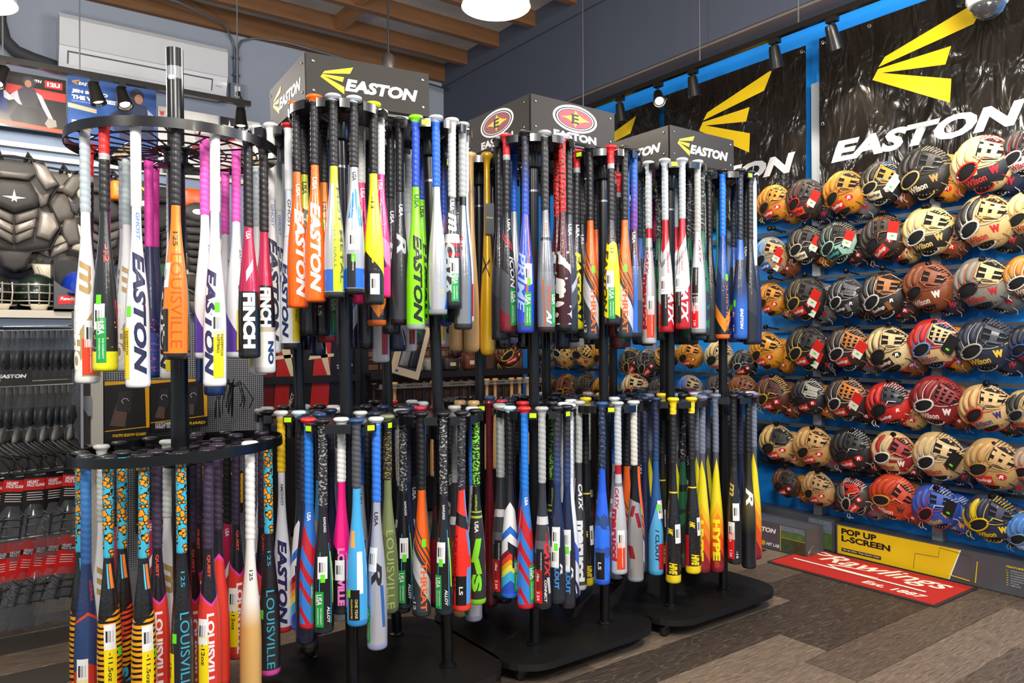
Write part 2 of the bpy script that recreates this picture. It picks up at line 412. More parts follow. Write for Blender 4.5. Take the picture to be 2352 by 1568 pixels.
# code: (words, grip colour, grip style, knob colour, grip end, barrel ramp, pattern options, texts, stickers, end cap colour)
# text: (word, from, to, height, colour, degrees round, shear, bold); sticker: (kind, from, degrees round)
K = '#18181a'
D = {
'or': ('orange bat with white block lettering', K, 1, '#ff6a10', .34, [(0, '#ff6a08')], {}, [('EASTON', .52, .955, .032, '#f1eef2', 8, .25, .05), ('USA', .40, .46, .013, '#f4e6dd', 0, 0, .03)], [('tab', .6, 80)], '#ff6410'),
'ol': ('orange bat with outlined city lettering', K, 1, K, .36, [(0, '#f98312')], {'metal': .2}, [('LOUISVILLE', .56, .95, .03, '#c9520e', 12, 0, .0), ('125', .47, .53, .013, '#3a2312', 4, 0, .02)], [('bar', .6, -58), ('ls', .79, -62)], '#191919'),
'yg': ('yellow-green bat with black lettering', K, 1, K, .34, [(0, '#c2cf1a')], {}, [('EASTON', .52, .95, .032, '#15160e', 10, .25, .05), ('USA', .38, .45, .015, '#1d1d14', 6, 0, .03)], [], K),
'sv': ('silver bat with yellow stripe, blue foot', K, 1, '#b8bcc4', .355, [(0, '#c3ce16'), (.44, '#b9bcc0'), (.86, '#2f6fd0'), (.965, '#b9bcc0')], {'metal': .35, 'stripes': [('#cfe01a', -.16, .09, .3, .97, .0)]}, [('HOT METAL', .46, .93, .013, '#5a5e22', 52, 0, .02), ('TEE BALL', .66, .86, .008, '#6c6f75', 12, 0, .0)], [], '#2a2c2e'),
'sb': ('silver bat with blue star-shaped mark', K, 1, '#c9d2da', .36, [(0, '#b7babf'), (.87, '#2f74d6'), (.965, '#9ca0a4')], {'metal': .35, 'stripes': [('#2e7fe0', -.22, .05, .47, .66, .55), ('#2e7fe0', -.28, .045, .49, .62, -.5)]}, [('USA', .385, .43, .014, '#2a2a2c', 0, 0, .03)], [('bar', .68, -8), ('blk', .80, -20), ('tab', .80, -6)], '#1c1c1e'),
'pk': ('hot pink bat with pale grip', '#dcdcd4', 1, '#e2e0da', .345, [(0, '#ea1a7d'), (.60, '#f07fb2'), (.72, '#e91c7c')], {'n': 1, 'amp': .12, 'stripes': [(K, -.2, .012, .50, .56, .5), (K, -.24, .012, .50, .56, .5), (K, -.28, .012, .50, .56, .5), (K, -.25, .05, .74, .84, .9)]}, [('USA', .375, .43, .015, '#f7e8ef', 8, 0, .03), ('BASEBALL', .375, .45, .004, '#f7e8ef', -18, 0, .01)], [('bar', .68, -30)], '#d8166c'),
'yb': ('yellow and black tee ball bat', K, 1, '#d8e21c', .355, [(0, '#f1ee0c'), (.735, '#1d1d1b')], {'n': 1, 'amp': .16, 'off': .9}, [('-13', .47, .53, .011, '#2a2a10', -10, 0, .02), ('T-BALL', .66, .80, .026, '#e2c70c', 14, .5, .04)], [('bar', .85, 8)], '#1b1b1b'),
'lm': ('lime green bat with black block lettering', '#2a52c4', 1, '#8ce81c', .335, [(0, '#8aee14')], {}, [('EASTON', .56, .965, .031, '#10140c', 4, .25, .05), ('USA', .37, .435, .015, '#163010', 2, 0, .03)], [], '#9aa39a'),
'sl': ('silver bat with blue chevron and blue grip', '#1f63cf', 1, '#b9bec6', .36, [(0, '#c3c6cb'), (.84, '#9fb6cc'), (.87, '#2c64b8')], {'metal': .5, 'n': 2, 'amp': .22, 'off': .5}, [('-10', .86, .9, .01, '#e6c832', 30, 0, .02)], [], '#8d9096'),
'cx': ('charcoal bat with red letters and white bands', '#b9bcb8', 1, '#d9d7cf', .42, [(0, '#333335'), (.61, '#e3e0da'), (.66, '#8f2225'), (.68, '#343436'), (.71, '#b42022'), (.73, '#38383a')], {'metal': .3}, [('m', .5, .60, .03, '#ebe8e4', 6, .3, .04), ('CATX', .66, .95, .034, '#b3bcbc', -12, .3, .05), ('USA', .43, .49, .014, '#e8e8e8', 2, 0, .03)], [('bar', .74, 18), ('usa', .82, 22)], '#191919'),
'sg': ('polished silver bat with small red print', '#a9adad', 1, '#a9adad', .36, [(0, '#25262a'), (.40, '#b4b3b3')], {'metal': .85, 'rough': .18}, [('B45', .55, .62, .02, '#8a1d2c', -28, .1, .04)], [], '#2b2c30'),
'bk': ('black and charcoal bat with silver letter', K, 1, K, .36, [(0, '#35373b'), (.52, '#b05a36'), (.523, '#3a3d42')], {'metal': .25}, [('R', .56, .66, .034, '#c8cbcf', 0, .3, .03), ('USA', .42, .48, .014, '#e8e8e8', 0, 0, .03)], [], '#16090a'),
'rk': ('black bat with red-topped grip', ('two', '#d3222b', '#1b1b1d', .22, '#a9a9ab'), 1, '#d3222b', .40, [(0, '#1d1d20'), (.48, '#c22027'), (.49, '#1d1d20'), (.50, '#c22027'), (.51, '#212124'), (.66, '#4a4a4e'), (.86, '#7f1d2a')], {'n': 1, 'amp': .10, 'metal': .15}, [('ICON', .62, .78, .02, '#d8d6d6', 34, .2, .03), ('USA', .43, .49, .011, '#d8d6d6', 24, 0, .03)], [('usa', .78, 38)], '#60161f'),
'wd': ('natural maple wooden bat', None, 0, None, 0, [(0, '#d9b27a')], {}, [], [], None),
'wg': ('glossy gold wooden bat with black card', None, 0, None, 0, [(0, '#d9a514')], {'metal': .35, 'coat': 1}, [('X', .5, .62, .034, '#181410', -14, .2, .0)], [], None),
'wm': ('glossy maroon wooden bat', None, 0, None, 0, [(0, '#5b0d14')], {'coat': 1}, [], [], None),
'wk': ('glossy black wooden bat', None, 0, None, 0, [(0, '#101012')], {'coat': 1}, [], [], None),
'bg': ('charcoal bat with silver slashes', K, 1, K, .39, [(0, '#3a3b3e'), (.62, '#c3c4c8'), (.66, '#55565a'), (.75, '#2f3034'), (.93, '#3c3d42')], {'metal': .4, 'n': 1, 'amp': .18, 'off': .3}, [('USA', .44, .5, .013, '#dcdcdc', 20, 0, .03)], [], '#1a1a1c'),
'pr': ('royal blue bat with orange swoosh', ('fade', '#2a2c3a', '#2b4fb4', .5, None), 1, K, .42, [(0, '#2147c9'), (.95, '#3a4a66')], {'stripes': [('#ee5a1d', -.2, .02, .42, .62, .1), ('#ee5a1d', -.22, .02, .62, .95, -.25)]}, [('PRIME', .60, .9, .03, '#9db4e4', -50, .3, .02)], [('bar', .66, 6), ('tab', .73, 8), ('usa', .80, 2)], '#2340a8'),
'mk': ('grey bat with orange flecks', '#26272a', 1, '#a7a9ab', .40, [(0, '#76797d'), (.53, '#2c2d30'), (.545, '#7d8084'), (.70, '#8b8e91'), (.97, '#d1622e')], {'metal': .45, 'stripes': [('#e0562a', -.3, .01, .74, .97, .16)]}, [('MACH', .77, .89, .012, '#d8582b', 22, .2, .02), ('AI', .89, .96, .022, '#e4e4e4', 24, .3, .04), ('USA', .46, .5, .01, '#e07040', 4, 0, .02)], [('usa', .80, 62)], '#2c1a14'),
'vd': ('dark red mosaic bat with white shards', ('camo', '#d9251f', '#17110f', 7, .55), 1, '#e0e0e0', .40, [(0, '#4a0d12'), (.62, '#3b1113'), (.97, '#b9b4ad')], {'camo': ('#d6d3cf', 3.4, .56, .60, .97, 'noise'), 'metal': .15}, [], [], '#1b1b1b'),
'ey': ('black bat with slanted yellow lettering', ('two', '#d3222b', '#1b1b1d', .2, '#a9a9ab'), 1, '#d3222b', .42, [(0, '#242427'), (.93, '#e6e012')], {'n': 2, 'amp': .05}, [('EASTON', .57, .94, .03, '#e6e21c', 10, .2, .05), ('USA', .42, .49, .014, '#dedede', 20, 0, .03)], [], '#d6d016'),
'th': ('orange and charcoal bat with chevrons', K, 1, K, .385, [(0, '#f4671a'), (.46, '#f4671a'), (.50, '#3c3f43'), (.515, '#f4671a'), (.54, '#3c3f43'), (.555, '#f4671a'), (.58, '#3c3f43'), (.59, '#f4671a'), (.60, '#3c3f43'), (.63, '#c9cacd'), (.70, '#e8622a'), (.705, '#c9cacd'), (.75, '#3a4149')], {'n': 1, 'amp': .22, 'off': .0, 'metal': .15}, [('THREAT', .73, .97, .021, '#f0682a', 16, 0, .03), ('-12', .9, .965, .012, '#dcdcdc', -46, 0, .02)], [('tab', .62, 20)], '#2b2f36'),
'ye': ('bright yellow bat with black collar handle', ('two', '#d3222b', '#1b1b1d', .2, '#a9a9ab'), 1, '#d3222b', .42, [(0, '#232325'), (.535, '#efec17'), (.94, '#232325')], {'n': 3, 'amp': .02}, [('-11', .555, .60, .012, '#33320e', 12, 0, .03), ('EASTON', .58, .93, .026, '#2a2712', -54, .2, .05)], [('bar', .70, -8), ('usa', .79, 4)], '#1f1f1f'),
'bp': ('black bat with blue and red stripes', ('fade', '#1c5ec0', '#6b3a9a', .55, None), 1, K, .43, [(0, '#26262a'), (.62, '#55575c'), (.8, '#3a3c42')], {'stripes': [('#2a6bd6', -.2, .035, .56, .97, -.0), ('#a21c38', -.15, .015, .42, .62, .1), ('#2a6bd6', -.3, .03, .70, .97, .2)]}, [('USA', .44, .5, .012, '#dcdcdc', 0, 0, .03)], [], '#1d1d1f'),
'cr': ('silver and red bat with red neck ring', '#b4bcc2', 1, '#b9c0c6', .355, [(0, '#d21f2a'), (.405, '#d3d4d6'), (.46, '#8c8f94'), (.49, '#d5d5d8'), (.70, '#c41a26')], {'n': 1, 'amp': .14, 'off': .4, 'metal': .2}, [('marucci', .54, .66, .011, '#c41a26', 10, .2, .02), ('CATX', .72, .96, .030, '#f2eeee', 26, .3, .05)], [('bar', .68, -30), ('blk', .76, -28)], '#a81721'),
'crg': ('silver bat with plain grey grip and red label', '#aaaaa4', 1, '#b5b5ae', .42, [(0, '#cfd0d2')], {'metal': .35}, [('CATX', .46, .6, .012, '#8d2630', 30, .2, .03)], [('blk', .62, -20), ('bar', .77, -18), ('r10', .84, -22)], '#8b8c90'),
'cs': ('silver bat with red script lettering', '#b8bfc2', 1, '#b8bfc2', .37, [(0, '#c81f2a'), (.42, '#d2d3d5'), (.47, '#8c8f94'), (.49, '#d3d3d6')], {'metal': .35}, [('marucci', .62, .92, .028, '#b31524', -34, 0, .05), ('CATX', .5, .62, .016, '#b31524', -20, .3, .03)], [('bar', .74, 18), ('or', .81, 16)], '#b9b9bd'),
'gr': ('dark green camo bat with black grip', ('camo', '#1a1a1c', '#8d8d86', 6, .60), 1, K, .40, [(0, '#1e5b3a'), (.52, '#1a1d1c'), (.56, '#1e5b3a'), (.66, '#2c3330')], {'camo': ('#23693f', 2.2, .5, .64, .97, 'noise')}, [], [], '#23302a'),
'tl': ('teal bat with teal grip', '#4fa8a6', 1, '#4fa8a6', .4, [(0, '#3f9d9a'), (.7, '#27676b')], {}, [], [], '#1f3f42'),
'no': ('navy and orange bat with bright blue grip', '#1b70d8', 1, K, .40, [(0, '#1d4f9e'), (.46, '#1a2b55'), (.68, '#f28a1e'), (.76, '#1b1d26'), (.88, '#ef7a1c'), (.95, '#1b1d26')], {'n': 1, 'amp': .2, 'off': .2}, [('LOUISVILLE', .62, .95, .012, '#b5632a', 40, 0, .02)], [('tab', .62, 44)], '#e06a18'),
'eb': ('black bat fading to blue with white print', ('camo', '#191a1d', '#2f5fc0', 8, .66), 1, K, .42, [(0, '#1e1f22'), (.53, '#2f66c4'), (.54, '#26272a'), (.72, '#2b3d66'), (.80, '#2d62bd')], {'mode': 'LINEAR'}, [('EASTON', .82, .94, .013, '#e6ebf4', 22, .2, .05)], [('tab', .77, -40), ('b8', .82, -50)], '#2a57ab'),
'kg': ('black bat with grey sheen', K, 1, K, .40, [(0, '#242427'), (.60, '#3a3b40'), (.75, '#2b2c30')], {'metal': .3, 'n': 1, 'amp': .1}, [], [], '#1a1a1c'),
'ne': ('navy bat with long white grip', '#e4e8ea', 0, '#e7e7e7', .55, [(0, '#dfe3e6'), (.50, '#1b2040')], {}, [('EASTON', .62, .95, .03, '#dfe2ea', -20, .25, .05)], [], '#171a30'),
'lw': ('white bat with navy block lettering', '#e6e6e2', 0, '#e4e4e0', .335, [(0, '#e9eaec')], {'n': 1, 'amp': .0}, [('EASTON', .50, .95, .033, '#23264a', 6, .25, .05), ('GHOST', .355, .455, .010, '#4a6fc0', 8, .2, .02)], [('tab', .7, -50), ('fp', .78, -75)], '#eceaea'),
'lwr': ('white bat with red knob and yellow sticker', '#dfe2e4', 0, '#b8202c', .30, [(0, '#e3e6ec'), (.50, '#c9ccd2'), (.505, '#e5e8ee')], {}, [('EASTON', .62, .95, .026, '#22305e', -36, .25, .05), ('GHOST', .34, .47, .011, '#3a3d4a', 0, .2, .02)], [('fp', .80, 40)], '#23262e'),
'lwg': ('white bat with black block print and grey grip', '#b9c4c8', 1, '#dadfe2', .36, [(0, '#eceef0')], {}, [('EASTON', .55, .96, .03, '#1f2026', -40, .2, .06)], [('bar', .66, 10), ('y12', .80, 0)], '#d8d4cc'),
'lsb': ('black bat with diamond brand label', K, 1, K, .38, [(0, '#202024'), (.8, '#2d2d33')], {'metal': .3}, [], [('ls', .79, 0)], '#1a1a1c'),
'nw': ('white and navy bat with diagonal lines', '#d0d4d8', 1, '#cfd3d8', .38, [(0, '#e6e8ee'), (.66, '#3866c8'), (.75, '#e3e6ec'), (.85, '#1f2552')], {'n': 2, 'amp': .1, 'stripes': [('#dfe3ee', .1, .012, .86, .97, .9), ('#dfe3ee', .35, .012, .86, .97, -.9), ('#dfe3ee', .8, .012, .86, .97, .9)]}, [], [('bar', .76, 12)], '#1c2148'),
'wl': ('white bat with red sticker', '#e2e4e4', 1, '#e8e8e6', .33, [(0, '#eaeaec')], {}, [('LXT', .70, .85, .02, '#c9b56a', -30, .3, .02), ('LIMITED', .75, .9, .012, '#3a3d44', 30, .2, .02)], [('red', .80, 36)], '#e6e6e6'),
'wgold': ('white bat with gold swash and grey grip', '#b4c0c4', 1, '#c6a06a', .345, [(0, '#ebebec'), (.70, '#b39763'), (.82, '#ece9e2'), (.88, '#b39763')], {'n': 1, 'amp': .22, 'off': .62}, [('m', .53, .66, .032, '#b5985e', -6, .3, .03), ('ECHO', .70, .95, .026, '#f4f0e6', -52, .1, .05)], [('bar', .76, 18), ('or', .83, 10)], '#e4e2de'),
'bx': ('black bat with red figures and yellow foot', ('two', '#e02420', '#1c1c1e', .34, '#b4b4b4'), 1, '#df2422', .37, [(0, '#1e1e20'), (.92, '#e6e21a')], {'camo': ('#a9b02c', 12, .20, .78, .91, 'cell'), 'stripes': [('#d32a2c', -.10, .02, .72, .84, .45), ('#c9d020', .05, .03, .80, .90, .45)]}, [('-12', .50, .57, .014, '#d8322e', 8, .1, .04)], [('bar', .735, -32), ('tab', .70, -34), ('usa', .79, -22)], '#e4e012'),
'nv': ('navy bat with pink grip', ('camo', '#ee3fb0', '#f06cc0', 16, .60), 0, '#2c2a6a', .42, [(0, '#232a56'), (.80, '#2a4a8e')], {'camo': ('#b84a96', 14, .6, .74, .97, 'noise')}, [], [], '#23407a'),
'wp': ('white bat with purple flame and pink grip', '#ee5cc0', 1, '#e9d2c8', .37, [(0, '#ebebee'), (.72, '#5a3ba2'), (.90, '#b03a98'), (.94, '#ececef')], {'n': 1, 'amp': .24, 'off': .1}, [('EASTON', .5, .6, .008, '#6a6a90', 30, .2, .02)], [('bar', .64, 22), ('tab', .74, 22), ('fp', .78, 20)], '#e6e6e8'),
'fn': ('crimson and black bat with striped lettering', K, 2, K, .42, [(0, '#b81d4e'), (.70, '#161618')], {}, [('FINCH', .71, .955, .036, '#ececec', 4, 0, .06), ('USA', .435, .47, .013, '#f2dfe6', 0, 0, .03), ('/', .56, .66, .02, '#f4eef0', 10, -.6, .08)], [], '#1b1b1d'),
'fnb': ('crimson, black and cream-footed bat', K, 2, K, .39, [(0, '#b81d4e'), (.62, '#161618'), (.80, '#c3b39a'), (.82, '#e6e4de')], {}, [('FINCH', .63, .80, .034, '#ececec', 6, 0, .06), ('NO', .86, .96, .02, '#1d2f66', 34, 0, .06)], [], '#c9c9c6'),
'nb': ('blue speckled bat with guarantee label', '#2a62b4', 1, '#23427e', .38, [(0, '#2a62b4'), (.6, '#1f4a92')], {'camo': ('#c04a92', 18, .64, .6, .8, 'noise')}, [], [('yr', .80, 25), ('tab', .72, -5), ('bar', .72, 30)], '#1e3c74'),
'qs': ('red bat with long white city lettering', ('camo', '#33263c', '#4a3a52', 20, .6), 2, '#2a1e30', .41, [(0, '#1e1a20'), (.52, '#d93ca8'), (.535, '#d8382a')], {'n': 1, 'amp': .1, 'off': .2}, [('QUEST', .43, .52, .009, '#e0482e', 4, 0, .03), ('LOUISVILLE', .66, .97, .02, '#f0e6e4', 12, 0, .04)], [('bar', .68, -30), ('y12', .75, -26)], '#c23228'),
'qs2': ('red bat with slanted white lettering', ('camo', '#33263c', '#4a3a52', 20, .6), 2, '#2a1e30', .36, [(0, '#1e1a20'), (.45, '#d93ca8'), (.465, '#d8382a')], {'n': 1, 'amp': .08, 'off': .7}, [('QUEST', .66, .94, .028, '#eee6ee', -6, .25, .06)], [], '#c23228'),
'lx': ('black bat with leopard grip, tiger stripes', ('leo', '#f39a1c', '#41b3cf', 5.5, .33), 0, '#1c1c1e', .42, [(0, '#1d1d1f'), (.575, '#f0a01c'), (.85, '#d8442a')], {'n': 1, 'amp': .10, 'off': .35, 'camo': ('#18150f', 2.6, .60, .585, .95, 'tiger'), 'stripes': [('#ee7a2a', -.2, .04, .44, .54, .5), ('#52c0d8', -.28, .02, .44, .54, .5)]}, [], [('bar', .68, 10), ('y11', .77, 12), ('tab', .78, 60)], '#1c1c1e'),
'ls': ('black bat with cyan lettering, leopard grip', ('leo', '#f39a1c', '#41b3cf', 5.5, .33), 0, '#1c1c1e', .41, [(0, '#1d1d20'), (.66, '#26282c')], {}, [('LOUISVILLE', .64, .965, .024, '#3aa9c4', 12, 0, .0), ('125', .48, .54, .01, '#3aa9c4', 6, 0, .0)], [('tab', .72, -42), ('y12', .80, -70)], '#d0489a'),
'nr': ('navy bat with red dashes and blue grip', ('fade', '#3a78b8', '#2f5c96', .7, None), 1, '#20262e', .44, [(0, '#26365e'), (.62, '#d8402c'), (.63, '#2f4570'), (.82, '#d23c2a')], {'n': 2, 'amp': .04, 'stripes': [('#26365e', .1, .03, .82, .97, .6), ('#26365e', .4, .03, .82, .97, .6)]}, [('LOUISVILLE', .50, .58, .008, '#d8452e', 30, 0, .02)], [('bar', .80, -28), ('y12', .88, -30)], '#b8322a'),
'gm': ('white bat with gold letter and pale grip', '#c9cdc8', 1, '#e2e2dc', .36, [(0, '#ececec')], {}, [('m', .56, .70, .03, '#b99a5a', 0, .3, .03), ('marucci', .58, .72, .012, '#b99a5a', 36, .2, .02)], [], '#e4e4e4'),
'wwd': ('white-handled bat with blond wood barrel', '#e8e6e2', 1, '#ecebe8', .385, [(0, '#eae9e6'), (.62, '#e9e4da'), (.72, '#d6a763')], {'mode': 'LINEAR'}, [('125', .5, .54, .01, '#3a3a3c', 4, 0, .02)], [], '#cf9f5c'),
'ee': ('white bat with yellow grip and navy lettering', '#f2c41c', 1, '#f2f0ee', .28, [(0, '#e8e8ee')], {}, [('EASTON', .58, .96, .032, '#2c2a5e', 4, .25, .05), ('AMETHYST', .33, .43, .009, '#4a3f70', 8, 0, .02)], [], '#d8282c'),
'rw': ('white bat with rainbow blocks', K, 1, '#cfe4f4', .36, [(0, '#26262a'), (.5, '#eeeeee'), (.62, '#2a74d6'), (.66, '#f0f0f0'), (.73, '#8f1d2c'), (.76, '#e8452a'), (.79, '#f2b01e'), (.82, '#f0ea4a'), (.85, '#3fb6e0'), (.90, '#2a56c8')], {'n': 2, 'amp': .06}, [('F', .70, .86, .04, '#20242e', 20, .2, .05)], [('usa', .80, 50)], '#1e74e0'),
'rb': ('blue bat with red geometric blocks', '#1f78d8', 1, '#e02a24', .42, [(0, '#2a74d0'), (.50, '#c41f2c'), (.60, '#2f7cd6'), (.66, '#c41f2c'), (.71, '#2f7cd6'), (.76, '#c41f2c'), (.80, '#3283dc'), (.88, '#c8202c'), (.92, '#3283dc')], {'n': 2, 'amp': .12, 'off': .3}, [('USA', .45, .49, .012, '#eef2f8', 2, 0, .03)], [('usa', .78, 36)], '#c82030'),
'al': ('black bat with cyan and lime pinstripes', ('camo', '#26262a', '#9a9894', 7, .56), 2, K, .42, [(0, '#18191c')], {'stripes': [('#34b4dc', -.33, .006, .62, .95, 0), ('#34b4dc', -.14, .006, .58, .95, .0), ('#b4dc2a', -.12, .014, .62, .86, .12), ('#34b4dc', .2, .006, .6, .95, 0)]}, [('ALLOY', .87, .95, .010, '#dfe6ea', 22, .2, .03), ('RAWLINGS', .46, .53, .008, '#dcdcdc', 10, 0, .02)], [('bar', .64, -12), ('tab', .72, -10), ('usa', .80, -30)], '#122830'),
'pb': ('hot pink and black bat with white grip', '#e6e4de', 1, '#eceae4', .33, [(0, '#f0167f'), (.56, '#19191b')], {'n': 1, 'amp': .14, 'off': .2, 'stripes': [('#ee4fae', -.15, .02, .68, .96, .0)]}, [('LOUISVILLE', .66, .95, .022, '#f07cc4', 2, 0, .06)], [('bar', .72, -6)], '#232325'),
'lb': ('sky blue bat with white block mark', '#4a4a4e', 1, '#2a4a72', .34, [(0, '#42a8e2'), (.968, '#2a7ab8')], {'stripes': [('#eef4f8', -.17, .05, .64, .84, .0), ('#f2a63a', -.33, .05, .54, .62, .3)]}, [], [('yr', .82, -8), ('tab', .82, -40)], '#2f86c4'),
'sr': ('silver bat with black script letter and blue grip', '#2f74d8', 1, '#d0d3d6', .37, [(0, '#c9cbd4')], {'metal': .45, 'stripes': [('#3a78c8', -.14, .03, .72, .9, .2), ('#8ab4e4', -.38, .03, .7, .86, .15)]}, [('R', .60, .72, .034, '#26262c', 8, .3, .03), ('USA', .41, .47, .012, '#2c2c30', 4, 0, .03)], [('bar', .56, -24), ('usa', .81, -56)], '#8f93b4'),
'oc': ('olive green bat with patterned gold grip', ('camo', '#23221c', '#8d7f3c', 8, .55), 2, '#7a7c5a', .33, [(0, '#83905a'), (.6, '#6f7d4a')], {'metal': .35}, [('LOUISVILLE', .58, .97, .024, '#9aa45e', 16, 0, .0)], [], '#4a5236'),
'dn': ('plain dark navy bat', '#2a3048', 1, '#232a44', .38, [(0, '#232a4a'), (.6, '#2a3052')], {'metal': .2}, [], [], '#1a1f36'),
'rg': ('charcoal bat with crimson grip', '#c02a48', 1, '#c02a48', .33, [(0, '#2c2c30'), (.5, '#5a2426'), (.56, '#2e2e32'), (.66, '#7d1c2a')], {'metal': .2, 'wav': .1}, [('WONDER', .66, .9, .02, '#d6dce6', 26, 0, .05), ('USA', .38, .44, .012, '#dcdcdc', 14, 0, .03)], [('usa', .80, 0)], '#202024'),
'lr': ('red bat with blue triangles and black label', ('camo', '#2a2a2e', '#8a8a90', 8, .62), 2, K, .40, [(0, '#e8382a'), (.5, '#241d1e'), (.56, '#ee2f22')], {'n': 1, 'amp': .04, 'stripes': [('#4a9be0', -.12, .04, .40, .56, .4), ('#4a9be0', -.1, .05, .6, .72, .3), ('#4a9be0', -.1, .06, .78, .96, -.3)]}, [('LOUISVILLE', .62, .9, .012, '#8a1d1a', -50, 0, .03)], [('ls', .82, -10)], '#e23a30'),
'lk': ('black bat with lime flashes and green camo grip', ('camo', '#1a1c18', '#7fd03a', 7, .5), 2, K, .40, [(0, '#1c1d1c'), (.52, '#a6bf3a'), (.53, '#262826'), (.545, '#a6bf3a'), (.555, '#2a2c2a'), (.965, '#8fd02a')], {'stripes': [('#7fd82a', -.2, .06, .66, .78, -.8), ('#7fd82a', -.26, .05, .76, .84, .8)]}, [('LOUISVILLE', .44, .52, .007, '#b8d43a', 0, 0, .02), ('S', .84, .93, .036, '#7fe02a', 0, 0, .06), ('USA', .575, .63, .014, '#e6e6e6', 2, 0, .03)], [], '#7cc22a'),
'kc': ('charcoal bat with white ring and grey grip', '#a9aba8', 1, '#b0b2ae', .38, [(0, '#3c3c40'), (.54, '#e6e4e2'), (.58, '#46464a'), (.66, '#6c6c70'), (.72, '#2c2c30')], {'metal': .3, 'stripes': [('#c41f2a', -.14, .02, .62, .72, .2), ('#e8e6e6', -.12, .03, .84, .92, .5)]}, [('CATX', .67, .84, .022, '#d8323a', 40, .3, .05), ('CONNECT', .85, .96, .010, '#e4e4e4', 26, .3, .03)], [('blk', .70, -14), ('r10', .80, -24)], '#202022'),
'cl': ('dark navy bat with light blue word', ('fade', '#26262c', '#2a3c6a', .6, None), 1, K, .40, [(0, '#27407c'), (.5, '#1f2a4e'), (.8, '#22252e')], {'mode': 'LINEAR'}, [('CLOUT', .78, .92, .016, '#3a8fe0', -6, 0, .04), ('R', .79, .85, .01, '#e6e6e6', 24, .2, .02)], [('bar', .61, -14), ('tab', .69, -12), ('bar', .71, -20)], '#1c1e24'),
'mg': ('dark grey bat with tall white lettering', '#b2b5b2', 1, '#b2b5b2', .33, [(0, '#4a4a4e'), (.965, '#b6b6ba')], {'metal': .3}, [('CATX', .44, .58, .018, '#ececec', 16, .3, .04), ('marucci', .63, .95, .034, '#f0efee', 10, 0, .06)], [], '#b9b9bd'),
'dv': ('royal blue bat with lattice grip and black label', ('camo', '#1d2740', '#5a6a94', 9, .6), 1, '#31507e', .37, [(0, '#1f5ae0'), (.5, '#2563e8'), (.62, '#2b4a86'), (.68, '#2f74ee'), (.80, '#2b55a8'), (.84, '#2f74ee')], {'wav': .08}, [], [('ls', .82, -14)], '#2456c8'),
'ra': ('silver bat with red arrows and black handle', '#cfcac0', 1, '#d2d2d0', .36, [(0, '#1a1a1c'), (.535, '#b9b4b2')], {'metal': .6, 'rough': .2, 'n': 1, 'amp': .04, 'stripes': [('#b3202a', -.2, .05, .62, .70, .9), ('#b3202a', -.28, .05, .58, .64, -.9), ('#b3202a', -.36, .06, .80, .87, .8)]}, [], [], '#8a8c94'),
'cb': ('two-tone blue bat with dark word', ('fade', '#2a3050', '#26406a', .6, None), 1, '#2a3050', .36, [(0, '#1f5a9a'), (.56, '#1d4a86'), (.60, '#58aee0')], {'n': 2, 'amp': .2, 'mode': 'CONSTANT'}, [('/ CLOUT', .74, .92, .016, '#1d2a44', 4, 0, .03)], [('tab', .60, 16), ('bar', .58, 44), ('red', .82, 38)], '#3f9ccc'),
'hv': ('black bat with yellow ring and yellow foot', ('two', '#f2d21c', '#202022', .2, '#202022'), 1, '#f2d21c', .36, [(0, '#1c1c1e'), (.505, '#ecd21c'), (.513, '#1c1c1e'), (.95, '#ecd21c')], {'camo': ('#3a3a3c', 12, .22, .62, .9, 'cell')}, [('HK', .70, .74, .022, '#ecd21c', -14, .5, .06), ('HIVE', .885, .95, .034, '#ecd21c', 8, .3, .06)], [('bar', .68, 52), ('red', .78, -62)], '#e8cc18'),
'hp': ('yellow bat blending to orange and red chevrons', '#6f7688', 1, '#70778a', .33, [(0, '#55555a'), (.36, '#e8d81c'), (.60, '#f2b81c'), (.66, '#f0891c'), (.74, '#e2501f'), (.84, '#8d1a26')], {'n': 2, 'amp': .12}, [('HYPE', .70, .93, .032, '#f2e21c', -12, 0, .06), ('EASTON', .935, .965, .02, '#e6562a', -10, 0, .02)], [], '#7a1622'),
'mb': ('black bat with gold letter and red sticker', K, 1, K, .40, [(0, '#1f1f21'), (.43, '#2e2e30'), (.45, '#1f1f21')], {}, [('m', .52, .60, .022, '#c0a05a', -26, .3, .03), ('-10', .92, .96, .01, '#e8e8e8', 26, 0, .03)], [('bar', .64, 22), ('bar', .75, -20), ('r10', .81, -24)], '#232325'),
'ro': ('dark olive bat with white script letter', K, 1, K, .34, [(0, '#2a2820'), (.5, '#3a3726'), (.62, '#6b6038'), (.8, '#22252c')], {'mode': 'LINEAR', 'metal': .4}, [('R', .54, .64, .034, '#f0eee8', 8, .3, .03)], [], '#1c1e24'),
}
D['lw2'] = ('white bat with large yellow sticker and navy lettering',)+D['lw'][1:7]+([('EASTON', .55, .96, .030, '#2a2a58', -34, .25, .05)], [('bar', .71, 6), ('tab', .68, 6), ('fp', .79, 14)], '#eceaea')
D['lxd'] = ('black bat with red lettering, leopard grip',)+D['lx'][1:5]+([(0, '#1d1d1f'), (.60, '#d8442a'), (.72, '#f0a01c'), (.84, '#1d1d1f'), (.90, '#3aa9c4'), (.915, '#1d1d1f')], D['lx'][6], [('DIVA', .72, .83, .018, '#d23a28', -6, 0, .04), ('S', .91, .955, .03, '#3aa9c4', 6, 0, .06)], [], '#1c1c1e')
_BP = {}
